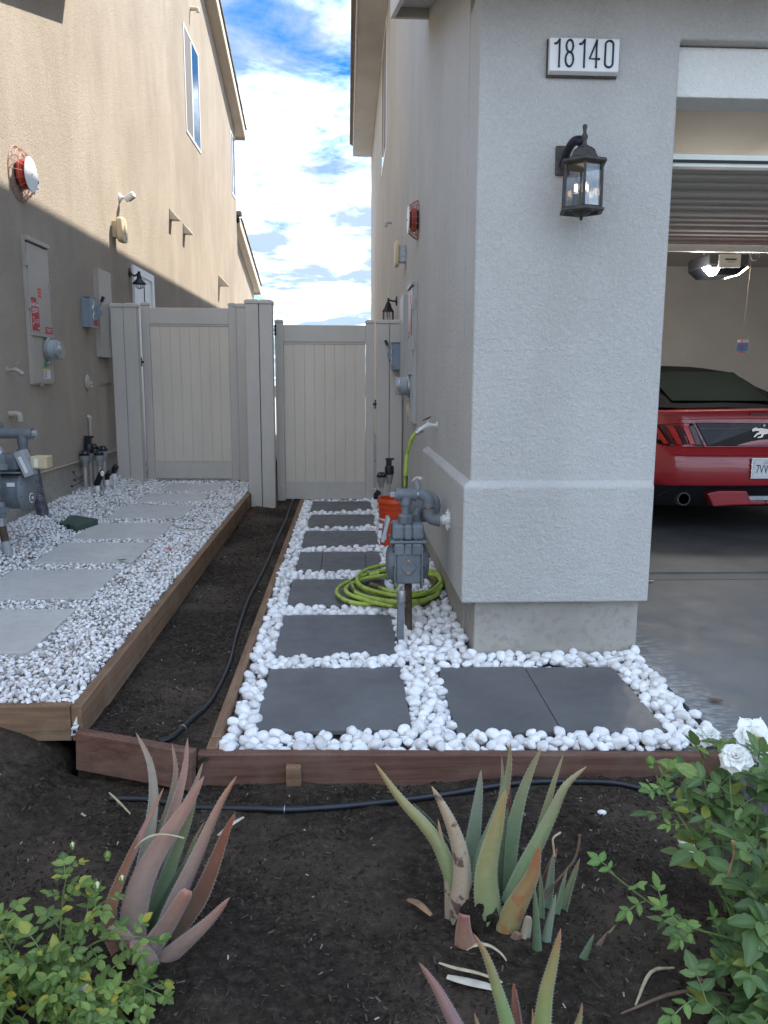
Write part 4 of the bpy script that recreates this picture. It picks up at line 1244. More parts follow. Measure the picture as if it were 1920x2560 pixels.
tap(XL, 1, 5.95, 1.40, MAT['tan_paint'], MAT['tan_paint'], 'tan painted garden tap with cross handle on the tan house wall')
tap(XR, -1, 5.05, 1.055, MAT['white_paint'], MAT['rust'], 'white painted garden tap feeding the lime green hose')
def stub(x, s, y, z, label, mat, r=0.02, out=0.05, down=0.05):
    b = B(); b.tube([(x, y, z)] + arc((x + s * (out - 0.02), y, z - 0.02), 0.02, math.pi / 2, 0, 5, (s, 0, 0), (0, 0, 1)) + [(x + s * out, y, z - down)], r, 10)
    return tag(b.obj('pipe_elbow', mat, None, smooth=50), label, 'pipe elbow', 'short wall pipe elbows')
stub(XL, 1, 5.93, 1.085, 'short tan pipe elbow turned down on the tan wall, above the left gas meter', MAT['tan_paint'], 0.022, 0.075, 0.055)
stub(XR, -1, 10.6, 3.34, 'small grey pipe elbow high on the grey house side wall', MAT['stucco_grey'], 0.026, 0.075, 0.06)
stub(XR, -1, 6.0, 0.60, 'short white pipe stub behind the hanging hose', MAT['white_paint'], 0.016, 0.06, 0.03)
stub(XL, 1, 13.75, 7.10, 'small tan pipe elbow high above the upper window of the tan house', MAT['trim_tan'], 0.03, 0.12, 0.05)
b = B(); b.tube([(XL + 0.02, 7.66, 0.25), (XL + 0.02, 7.68, 0.95)], 0.014, 8); b.tube([(XL + 0.02, 7.68, 0.95), (XL + 0.02, 7.68, 0.985), (XL, 7.68, 0.99)], 0.022, 8)
tag(b.obj('conduit', MAT['tan_paint'], None, smooth=50), 'thin tan conduit rising from the gravel behind the irrigation valves', 'conduit')

# ------------------------------------------------------------------ alarm bells, boxes, camera, vents
def bell(x, s, y, z, rc, rd, d, label, faded):
    t = thing('alarm_bell', (x, y, z), label, 'alarm bell', 'fire alarm bells in wire cages')
    ax = (s, 0, 0); c = Vector((x, y, z))
    b = B(); b.lathe([(rd * 0.72, 0.002), (rd * 0.72, 0.016)], c, ax, 20); b.obj('back_plate', MAT['black_plastic'], t)
    b = B(); b.lathe([(rd * 0.80, 0.018), (rd * 0.86, 0.024), (rd * 0.84, d * 0.75), (rd * 0.6, d * 0.9)], c, ax, 24); b.obj('gong', MAT['red'], t, smooth=35)
    b = B(); b.lathe([(0, d + 0.004), (rd, d + 0.004), (rd, d + 0.009), (0.0, d + 0.012)], c, ax, 32); f = b.obj('face', MAT['white_plastic'], t, smooth=30)
    b = B(); b.ball(c + Vector((s * (d + 0.013), 0, 0)), 0.006, 1); b.obj('stud', MAT['ink'], f)
    m = MAT['rustred']
    def rr(h): return rd * 0.98 + (rc - rd * 0.98) * (1 - (h / d) ** 1.6)
    for k in range(18):
        a = 2 * math.pi * k / 18
        pts = [c + Vector((s * h, math.cos(a) * rr(h), math.sin(a) * rr(h))) for h in (0.003, d * 0.3, d * 0.6, d * 0.85, d + 0.003)]
        b = B(); b.tube(pts, 0.0022, 4); b.obj('cage_wire', m, t)
    for h in (0.004, d * 0.38, d * 0.7):
        b = B(); b.tube([c + Vector((s * h, math.cos(a) * rr(h), math.sin(a) * rr(h))) for a in np.linspace(0, 2 * math.pi, 37)], 0.0024, 4); b.obj('cage_ring', m, t)
bell(XL, 1, 6.40, 2.845, 0.195, 0.125, 0.085, 'red alarm bell with white face in a wire cage on the sunlit tan wall', True)
bell(XR, -1, 6.62, 2.60, 0.150, 0.105, 0.075, 'red alarm bell with white face in a wire cage on the shaded grey wall', False)
b = B(); b.box(XL, XL + 0.03, 6.68, 6.725, 2.81, 2.925); jb = b.obj('junction_box', MAT['paint_meter_lt'], None, bevel=0.003)
tag(jb, 'small grey junction box just right of the caged bell on the tan wall', 'junction box')
b = B(); b.box(XL + 0.030, XL + 0.034, 6.69, 6.712, 2.85, 2.872); b.obj('plug', MAT['ink'], jb)
def alarm_box(x, s, y, z, w, h, d0, d1, label, scribble):
    t = thing('alarm_box', (x, y, z), label, 'alarm box', 'cream burglar alarm boxes')
    b = B(); b.box(*sorted((x, x + s * d0)), y - w * 0.28, y + w * 0.28, z - h * 0.32, z + h * 0.34); b.obj('bracket', MAT['cream_plastic'] if s > 0 else MAT['galv'], t, bevel=0.004)
    pts = []
    for k in range(24):
        a = 2 * math.pi * k / 24; ca, sa = math.cos(a), math.sin(a)
        e = 0.42
        pts.append((y + w / 2 * math.copysign(abs(ca) ** e, ca), z + h / 2 * math.copysign(abs(sa) ** e, sa)))
    b = B(); b.prism(pts, 'x', *sorted((x + s * d0, x + s * d1))); c = b.obj('cover', MAT['cream_plastic'], t, bevel=0.012, segs=3, smooth=40)
    if scribble:
        fx = x + s * (d1 + 0.001)
        b = B()
        for k in range(5):
            q = z + 0.035 - 0.019 * k
            b.tube([(fx, y - 0.02, q + 0.006), (fx, y + 0.012, q + 0.010), (fx, y - 0.012, q - 0.001), (fx, y + 0.02, q - 0.003)], 0.0022, 4)
        b.obj('handwriting', MAT['ink'], c)
        b = B(); b.box(fx - 0.001, fx + 0.0012, y + 0.045, y + 0.055, z - 0.09, z - 0.07); b.box(fx - 0.001, fx + 0.0012, y + 0.02, y + 0.05, z - 0.075, z - 0.071); b.obj('moulded_mark', MAT['rust'], c)
alarm_box(XL, 1, 8.87, 2.89, 0.225, 0.25, 0.055, 0.115, 'cream alarm box with black handwriting on the sunlit tan wall', True)
alarm_box(XR, -1, 8.0, 2.545, 0.17, 0.24, 0.068, 0.108, 'cream alarm box on a metal bracket on the shaded grey wall', False)
t = thing('security_camera', (XL, 9.15, 3.28), 'small white cylindrical security camera above the cream alarm box', 'security camera')
b = B(); b.lathe([(0.048, 0.0), (0.046, 0.012), (0.02, 0.026), (0.012, 0.045)], (XL, 9.15, 3.275), (1, 0, 0), 18); b.obj('mount', MAT['white_plastic'], t, smooth=40)
b = B(); b.tube([(XL + 0.03, 9.15, 3.275), (XL + 0.075, 9.15, 3.285)], 0.013, 8); b.obj('arm', MAT['white_plastic'], t)
d = Vector((0.80, -0.25, 0.42)).normalized(); p0 = Vector((XL + 0.062, 9.165, 3.262))
b = B(); b.lathe([(0.030, 0), (0.034, 0.004), (0.034, 0.105), (0.030, 0.112), (0, 0.113)], p0, d, 18); cb = b.obj('body', MAT['white_plastic'], t, smooth=30)
e = d.cross(Vector((0, 0, 1))).normalized(); f = e.cross(d)
b = B(); b.obox(p0 + d * 0.062 - f * 0.0255 - e * 0.014, d, e, f, 0.04, 0.012, 0.010); b.obj('sensor_window', MAT['black_plastic'], cb, bevel=0.003)
for y, z, h, w, lab in ((11.65, 3.535, 0.145, 0.13, 'tan wedge vent hood on the tan wall, lower left of its neighbour'), (12.58, 3.51, 0.15, 0.13, 'tan wedge vent hood on the tan wall, middle one of three'), (15.85, 3.125, 0.20, 0.19, 'tan wedge vent hood nearest the back corner of the tan wall')):
    b = B(); b.prism([(XL, z), (XL + w, z), (XL + w, z + 0.006), (XL + 0.004, z + h), (XL, z + h)], 'y', y, y + 0.15)
    tag(b.obj('vent_hood', MAT['trim_tan'], None, bevel=0.002), lab, 'vent hood', 'wedge vent hoods on the tan wall')

# ------------------------------------------------------------------ wall lanterns
def small_lantern(x, s, y, z, label, kind):
    t = thing('wall_lantern', (x, y, z), label, 'wall lantern')
    m = MAT['black_iron']
    b = B(); b.lathe([(0.055, 0), (0.052, 0.012), (0.02, 0.022)], (x, y, z), (s, 0, 0), 16); b.obj('back_plate', m, t, smooth=35)
    cx = x + s * (0.10 if kind else 0.105)
    b = B(); b.tube(spline([(x + s * 0.015, y, z), (x + s * 0.05, y, z - 0.03 if not kind else z + 0.0), (cx, y, z + 0.012 if kind else z + 0.0)], 5), 0.010, 8); b.obj('arm', m, t, smooth=60)
    if kind:                                              # four-sided lantern
        b = B(); b.lathe([(0, 0.035), (0.012, 0.03), (0.010, 0.0), (0.03, -0.03), (0.045, -0.075), (0.072, -0.115), (0.072, -0.12)], (cx, y, z), (0, 0, 1), 6, 0.3); b.obj('roof', m, t)
        for k in range(6):
            a = 0.3 + k * math.pi / 3
            b = B(); b.tube([(cx + 0.064 * math.cos(a), y + 0.064 * math.sin(a), z - 0.12), (cx + 0.06 * math.cos(a), y + 0.06 * math.sin(a), z - 0.30)], 0.005, 5); b.obj('post', m, t)
        b = B(); b.lathe([(0.058, -0.122), (0.054, -0.298)], (cx, y, z), (0, 0, 1), 6, 0.3); b.obj('glass', MAT['glass'], t)
        b = B(); b.lathe([(0.068, -0.30), (0.068, -0.31), (0.02, -0.33)], (cx, y, z), (0, 0, 1), 6, 0.3); b.obj('base', m, t)
        b = B(); b.ball((cx, y, z - 0.20), 0.026, 2, (1, 1, 1.2)); b.obj('bulb', MAT['white_plastic'], t, smooth='all')
    else:                                                 # bell shade with a wire-caged globe
        b = B(); b.lathe([(0.0, 0.02), (0.016, 0.018), (0.018, -0.02), (0.026, -0.035), (0.026, -0.06), (0.05, -0.085), (0.078, -0.115), (0.080, -0.12), (0.072, -0.116), (0.02, -0.07)], (cx, y, z), (0, 0, 1), 20); b.obj('shade', m, t, smooth=40)
        b = B(); b.ball((cx, y, z - 0.125), 0.042, 2, (1, 1, 1.1)); b.obj('globe', MAT['glass'], t, smooth='all')
        for k in range(3):
            a = k * math.pi / 3
            u = Vector((math.cos(a), math.sin(a), 0))
            b = B(); b.tube(arc((cx, y, z - 0.118), 0.055, math.pi, 2 * math.pi, 9, u, (0, 0, 1)), 0.0025, 4); b.obj('cage_wire', m, t)
small_lantern(XL, 1, 9.42, 2.525, 'black bell shaded wall lantern beside the white door of the tan house', 0)
small_lantern(XR, -1, 9.32, 2.235, 'black wall lantern standing out above the right hand posts', 1)

# big lantern beside the garage
LC = Vector((1.0, 3.515, 0)); ph = math.radians(-101)
lan = thing('wall_lantern', (1.0, 3.65, 2.2), 'large weathered bronze six sided wall lantern with three bulbs under the house number', 'wall lantern')
def hexring(prof): 
    return B().lathe(prof, LC, (0, 0, 1), 6, ph)
b = B(); b.lathe([(0, 2.396), (0.008, 2.395), (0.0105, 2.386), (0.0075, 2.374), (0.007, 2.362), (0.0135, 2.350), (0.0145, 2.345), (0.009, 2.332), (0.012, 2.316), (0.022, 2.310), (0.022, 2.306)], LC, (0, 0, 1), 14); b.obj('finial', MAT['bronze'], lan, smooth=40)
b = hexring([(0.022, 2.306), (0.034, 2.303), (0.050, 2.290), (0.060, 2.268), (0.068, 2.258), (0.104, 2.248), (0.106, 2.238), (0.088, 2.226), (0.080, 2.226)]); b.obj('roof', MAT['bronze'], lan, bevel=0.003)
for k in range(6):
    a = ph + k * math.pi / 3
    u = Vector((math.cos(a), math.sin(a), 0))
    b = B(); b.tube([LC + u * 0.086 + Vector((0, 0, 2.23)), LC + u * 0.088 + Vector((0, 0, 2.060))], 0.0055, 6); b.obj('corner_post', MAT['bronze'], lan)
    a2 = a + math.pi / 3
    v = Vector((math.cos(a2), math.sin(a2), 0))
    b = B(); b.hexa([LC + u * 0.080 + Vector((0, 0, 2.06)), LC + v * 0.080 + Vector((0, 0, 2.06)), LC + v * 0.083 + Vector((0, 0, 2.06)), LC + u * 0.083 + Vector((0, 0, 2.06)),
                     LC + u * 0.078 + Vector((0, 0, 2.228)), LC + v * 0.078 + Vector((0, 0, 2.228)), LC + v * 0.081 + Vector((0, 0, 2.228)), LC + u * 0.081 + Vector((0, 0, 2.228))])
    b.obj('glass_pane', MAT['glass'], lan)
# open bottom ring and bowl
b = B()
rings = []
for r, z in ((0.084, 2.062), (0.100, 2.052), (0.102, 2.044), (0.088, 2.040), (0.080, 2.044), (0.080, 2.060)):
    rings.append([b.bm.verts.new(LC + Vector((math.cos(ph + k * math.pi / 3) * r, math.sin(ph + k * math.pi / 3) * r, z))) for k in range(6)])
for a_, c_ in zip(rings, rings[1:] + rings[:1]):
    for k in range(6):
        b.bm.faces.new((a_[k], a_[(k + 1) % 6], c_[(k + 1) % 6], c_[k]))
b.obj('bottom_ring', MAT['bronze'], lan)
b = B()
for k in range(3):
    a = ph + k * 2 * math.pi / 3
    b.tube([LC + Vector((0, 0, 2.050)), LC + Vector((math.cos(a) * 0.085, math.sin(a) * 0.085, 2.050))], 0.005, 5)
b.obj('spider', MAT['bronze'], lan)
b = B(); b.lathe([(0.044, 2.056), (0.042, 2.046), (0.030, 2.034), (0.012, 2.028), (0.006, 2.024), (0.008, 2.018), (0.003, 2.010), (0, 2.008)], LC, (0, 0, 1), 18); b.obj('bowl', MAT['bronze'], lan, smooth=40)
for k in range(3):
    a = math.radians(-85 + 120 * k)
    c = LC + Vector((math.cos(a) * 0.027, math.sin(a) * 0.027, 0))
    b = B(); b.lathe([(0.0135, 2.056), (0.0135, 2.118), (0.0, 2.119)], c, (0, 0, 1), 12); sk = b.obj('candle_sleeve', MAT['paint_meter'], lan, smooth=40)
    b = B(); b.lathe([(0.0105, 2.119), (0.0105, 2.126), (0, 2.127)], c, (0, 0, 1), 12); b.obj('bulb_base', MAT['chrome'], sk, smooth=40)
    b = B(); b.lathe([(0.009, 2.127), (0.0165, 2.142), (0.0165, 2.155), (0.010, 2.175), (0.003, 2.192), (0, 2.197)], c, (0, 0, 1), 12); b.obj('bulb', MAT['glass'], sk, smooth='all')
    for j in range(4):
        q = c + Vector((0.006 * math.cos(j * 1.57), 0.006 * math.sin(j * 1.57), 0))
        b = B(); b.tube([q + Vector((0, 0, 2.131)), q + Vector((0, 0, 2.160))], 0.0011, 4); b.obj('filament', MAT['filament'], sk)
b = B(); b.obox((0.945, 3.648, 2.285), (1, 0, 0), (0, 1, 0), (0, 0, 1), 0.032, 0.007, 0.062); b.obj('back_plate', MAT['bronze'], lan, bevel=0.006)
b = B(); b.tube(spline([(0.945, 3.645, 2.262), (0.948, 3.605, 2.300), (0.962, 3.565, 2.335), (0.982, 3.535, 2.338), (0.996, 3.518, 2.322)], 6), [0.017] * 24 + [0.012], 8, True, 1.3); b.obj('arm', MAT['black_iron'], lan, smooth=50)

# ------------------------------------------------------------------ house number plate
NP = thing('number_plate', (1.012, 3.655, 2.63), 'white house number plate reading 18140 above the bronze lantern', 'house number')
b = B(); b.box(0.858, 1.166, 3.643, 3.654, 2.622, 2.776); b.obj('backing', MAT['bronze'], NP, bevel=0.003)
b = B(); b.prism([(3.642, 2.630), (3.612, 2.638), (3.612, 2.768), (3.642, 2.774)], 'x', 0.863, 1.162); pl = b.obj('plate', MAT['white_plastic'], NP, bevel=0.003)
ux = lambda u: 0.863 + 0.299 * (u - 408) / 389
zt, zb_ = 2.760, 2.655
def stroke(pts, r=0.0058):
    b = B(); b.tube(pts, r, 8, True, 0.7)
    for q in (pts[0], pts[-1]): b.ball(q, r, 1, (1, 0.7, 1))
    return b
yq = 3.610
def dig(ch, u0, u1):
    a, c = ux(u0), ux(u1); m = (a + c) / 2; w = (c - a) / 2 - 0.005
    V3 = lambda x, z: Vector((x, yq, z))
    b = B()
    def add(pts):
        b.tube(pts, 0.0058, 8, True, 0.7)
        for q in (pts[0], pts[-1]): b.ball(q, 0.0058, 1, (1, 0.7, 1))
    zm = (zt + zb_) / 2
    if ch == '1':
        add([V3(c - 0.004, zt), V3(c - 0.004, zb_)]); add([V3(c - 0.005, zt), V3(a + 0.006, zt - 0.016), V3(a + 0.001, zt - 0.015)])
    elif ch == '0':
        add([V3(m + w * math.cos(t_), zm + (zt - zm - w) * (1 if math.sin(t_) >= 0 else -1) + w * math.sin(t_)) for t_ in np.linspace(0.001, 2 * math.pi - 0.001, 30)] + [V3(m + w, zm + (zt - zm - w))])
    elif ch == '8':
        for zc, rz_ in ((zt - 0.024, 0.024), (zb_ + 0.029, 0.029)):
            add([V3(m + w * (0.88 if rz_ < 0.027 else 1.0) * math.cos(t_), zc + rz_ * math.sin(t_)) for t_ in np.linspace(0, 2 * math.pi, 25)])
    elif ch == '4':
        add([V3(c - 0.012, zt), V3(a + 0.002, zb_ + 0.032), V3(c, zb_ + 0.032)]); add([V3(c - 0.012, zt), V3(c - 0.012, zb_)])
    return b.obj('digit', MAT['number_black'], pl, smooth=50)
for ch, u0, u1 in (('1', 436, 466), ('8', 490, 546), ('1', 574, 606), ('4', 628, 684), ('0', 711, 768)):
    dig(ch, u0, u1)

# ------------------------------------------------------------------ gas meters
def meter_r():
    t = thing('gas_meter', (0.34, 4.4, 0.1), 'grey blue gas meter standing over the coiled hose beside the grey house', 'gas meter', 'grey blue gas meters')
    m = MAT['paint_meter']; x0, y0 = 0.338, 4.42
    c = Vector((x0, y0, 0.315))
    b = B(); b.lathe([(0.0, -0.122), (0.06, -0.120), (0.095, -0.108), (0.110, -0.082), (0.112, -0.076), (0.112, 0.076), (0.110, 0.082), (0.095, 0.108), (0.06, 0.120), (0.0, 0.122)], c, (1, 0, 0), 32, 0.0); b.obj('drum', m, t, smooth=45)
    b = B(); b.box(x0 - 0.072, x0 + 0.072, y0 - 0.114, y0 + 0.1, 0.213, 0.425); b.obj('housing', m, t, bevel=0.012, segs=3)
    for sx in (-1, 1):
        b = B(); b.prism([(y0 - 0.13, 0.205), (y0 - 0.128, 0.43), (y0 + 0.1, 0.43), (y0 + 0.1, 0.205), (y0 - 0.08, 0.175)], 'x', *sorted((x0 + sx * 0.071, x0 + sx * 0.080))); fl = b.obj('flange', m, t, bevel=0.003)
        for zz in (0.23, 0.31, 0.40):
            b = B(); b.cyl((x0 + sx * 0.080, y0 - 0.118, zz), (x0 + sx * 0.089, y0 - 0.118, zz), 0.006, 6); b.obj('bolt', MAT['ink'], fl)
    b = B(); b.prism([(x0 - 0.045, 0.312), (x0 - 0.012, 0.36), (x0 + 0.012, 0.36), (x0 + 0.045, 0.312), (x0 + 0.012, 0.262), (x0 - 0.012, 0.262)], 'y', y0 - 0.122, y0 - 0.1145); cp = b.obj('cover_plate', m, t, bevel=0.004)
    for zz in (0.345, 0.278):
        b = B(); b.lathe([(0.009, 0), (0.009, 0.004), (0.006, 0.006), (0, 0.006)], (x0, y0 - 0.122, zz), (0, -1, 0), 10); b.obj('bolt', MAT['copper'], cp)
    b = B(); b.box(x0 - 0.105, x0 + 0.105, y0 - 0.115, y0 + 0.10, 0.443, 0.458); b.obj('rim', m, t, bevel=0.005)
    for sx in (-0.085, -0.04, 0.04, 0.085):
        b = B(); b.cyl((x0 + sx, y0 - 0.108, 0.458), (x0 + sx, y0 - 0.108, 0.466), 0.006, 6); b.obj('bolt', m, t)
    b = B()
    for sx, w in ((-0.055, 0.036), (0.0, 0.026), (0.055, 0.036)):
        b.box(x0 + sx - w, x0 + sx + w - 0.004, y0 - 0.10 - (0.008 if sx == 0 else 0), y0 + 0.085, 0.459, 0.545)
    b.obj('upper_casing', m, t, bevel=0.016, segs=3)
    b = B()
    for sx, w in ((-0.05, 0.03), (0.0, 0.022), (0.05, 0.03)):
        b.box(x0 + sx - w, x0 + sx + w - 0.004, y0 - 0.122, y0 + 0.05, 0.378, 0.442)
    b.obj('lower_casing', m, t, bevel=0.008)
    px_ = x0 - 0.012; yp = y0 - 0.02
    b = B(); b.lathe([(0.040, 0.542), (0.043, 0.552), (0.043, 0.585), (0.038, 0.592), (0.030, 0.595)], (px_, yp, 0), (0, 0, 1), 8); b.obj('union_nut', m, t, smooth=30)
    b = B(); b.cyl((px_, yp, 0.59), (px_, yp, 0.66), 0.025, 16); b.obj('riser', m, t, smooth=40)
    zt_ = 0.705
    b = B(); b.cyl((px_, yp, 0.655), (px_, yp, zt_), 0.033, 16); b.lathe([(0.036, 0.648), (0.036, 0.662)], (px_, yp, 0), (0, 0, 1), 16)
    b.cyl((px_ - 0.052, yp, zt_), (px_ + 0.055, yp, zt_), 0.034, 16); b.cyl((px_ - 0.056, yp, zt_), (px_ - 0.044, yp, zt_), 0.038, 16); b.cyl((px_ + 0.047, yp, zt_), (px_ + 0.06, yp, zt_), 0.038, 16)
    b.obj('tee', m, t, smooth=40)
    b = B(); b.box(px_ - 0.088, px_ - 0.055, yp - 0.013, yp + 0.013, zt_ - 0.013, zt_ + 0.013); b.obj('plug', MAT['paint_meter_lt'], t, bevel=0.003)
    b = B(); b.cyl((px_ + 0.058, yp, zt_), (px_ + 0.075, yp, zt_), 0.022, 12); b.obj('nipple', MAT['galv'], t, smooth=40)
    ec = Vector((px_ + 0.085, yp, zt_ - 0.045))
    b = B(); b.tube([(px_ + 0.072, yp, zt_)] + arc(ec, 0.045, math.pi / 2, 0, 7, (1, 0, 0), (0, 0, 1)) + [(ec.x + 0.045, yp, zt_ - 0.06)], 0.034, 14); b.cyl((ec.x + 0.045, yp, zt_ - 0.066), (ec.x + 0.045, yp, zt_ - 0.052), 0.038, 14); b.obj('elbow', m, t, smooth=50)
    b = B(); b.cyl((ec.x + 0.045, yp, zt_ - 0.09), (ec.x + 0.045, yp, zt_ - 0.06), 0.024, 12); b.obj('nipple', MAT['brass'], t, smooth=40)
    e2 = Vector((ec.x + 0.090, yp, zt_ - 0.10))
    b = B(); b.tube([(e2.x - 0.045, yp, zt_ - 0.078)] + arc(e2, 0.045, math.pi, 1.5 * math.pi, 7, (1, 0, 0), (0, 0, 1)) + [(e2.x + 0.012, yp, e2.z - 0.045)], 0.034, 14); b.cyl((e2.x + 0.002, yp, e2.z - 0.045), (e2.x + 0.016, yp, e2.z - 0.045), 0.038, 14); b.obj('elbow', m, t, smooth=50)
    zv = e2.z - 0.045
    b = B(); b.cyl((e2.x + 0.014, yp, zv), (0.585, yp, zv), 0.022, 12); b.cyl((e2.x + 0.03, yp, zv), (e2.x + 0.046, yp, zv), 0.03, 8); b.obj('wall_pipe', MAT['white_paint'], t, smooth=40)
    b = B(); b.box(e2.x + 0.05, e2.x + 0.075, yp - 0.016, yp + 0.016, zv - 0.045, zv + 0.045); b.cyl((e2.x + 0.063, yp, zv - 0.06), (e2.x + 0.063, yp, zv + 0.06), 0.007, 8); b.box(e2.x + 0.053, e2.x + 0.073, yp - 0.035, yp - 0.016, zv - 0.012, zv + 0.012); b.obj('valve', MAT['white_paint'], t, bevel=0.004)
    # round pressure regulator behind
    rc = Vector((0.455, 4.66, 0.60))
    b = B(); b.lathe([(0.0, -0.05), (0.05, -0.045), (0.085, -0.02), (0.098, -0.012), (0.098, 0.012), (0.085, 0.02), (0.04, 0.045), (0, 0.05)], rc, (-0.35, -0.9, 0.15), 28); b.obj('regulator', m, t, smooth=45)
    b = B(); b.tube([rc + Vector((-0.02, 0, 0.05)), rc + Vector((-0.05, 0.02, 0.14)), rc + Vector((-0.06, 0.02, 0.155))], [0.02, 0.02, 0.026], 10); b.obj('vent_pipe', MAT['paint_meter_lt'], t, smooth=50)
    b = B(); b.tube([rc + Vector((-0.03, -0.02, -0.02)), (x0 + 0.05, y0 + 0.05, 0.56)], 0.022, 10); b.obj('link_pipe', m, t)
    # index (dial) box on the left flank
    b = B(); b.obox((x0 - 0.128, y0 - 0.03, 0.512), (0.24, 0, 0.97), (0, 1, 0), (0.97, 0, -0.24), 0.070, 0.055, 0.010); ix = b.obj('index_cover', MAT['paint_meter_lt'], t, bevel=0.004)
    b = B(); b.obox((x0 - 0.158, y0 - 0.02, 0.500), (0.1, 0, 1), (0, 1, 0), (1, 0, -0.1), 0.045, 0.045, 0.018); b.obj('index_window', MAT['glass'], t, bevel=0.004)
    b = B(); b.obox((x0 - 0.156, y0 - 0.02, 0.500), (0.1, 0, 1), (0, 1, 0), (1, 0, -0.1), 0.036, 0.036, 0.010); b.obj('dial', MAT['label_white'], t)
    b = B(); b.obox((x0 - 0.156, y0 - 0.0575, 0.515), (0.1, 0, 1), (0, 1, 0), (1, 0, -0.1), 0.006, 0.001, 0.009); b.obj('dial_mark', MAT['label_red'], t)
    # riser from the ground and the front leg
    b = B(); b.tube([(x0 + 0.005, y0 - 0.02, 0.21), (x0 + 0.008, y0 - 0.06, -0.12)], 0.022, 10); b.obj('ground_pipe', MAT['rust'], t, smooth=50)
    t.location = (0.3162, 4.092, 0.186); t.scale = (0.93, 0.93, 0.93)
    return t
meter_r()
t = thing('support_leg', (0.263, 3.87, 0.0), 'dark steel leg with galvanised cap in front of the right gas meter', 'pipe leg')
b = B(); b.hexa([(0.246, 3.855, -0.03), (0.280, 3.855, -0.03), (0.280, 3.889, -0.03), (0.246, 3.889, -0.03), (0.250, 3.858, 0.245), (0.286, 3.858, 0.245), (0.286, 3.892, 0.245), (0.250, 3.892, 0.245)]); b.obj('leg', MAT['paint_meter'], t, bevel=0.005)
b = B(); b.lathe([(0.021, 0.236), (0.023, 0.24), (0.023, 0.285), (0.019, 0.295), (0.0, 0.296)], (0.2685, 3.875, 0), (0, 0, 1), 14); b.obj('cap', MAT['galv'], t, smooth=40)
b = B(); b.tube([(0.298, 4.05, 0.20), (0.300, 3.99, 0.175), (0.285, 3.93, 0.20), (0.27, 3.90, 0.24)], 0.004, 5); b.obj('wire', MAT['brass'], t)

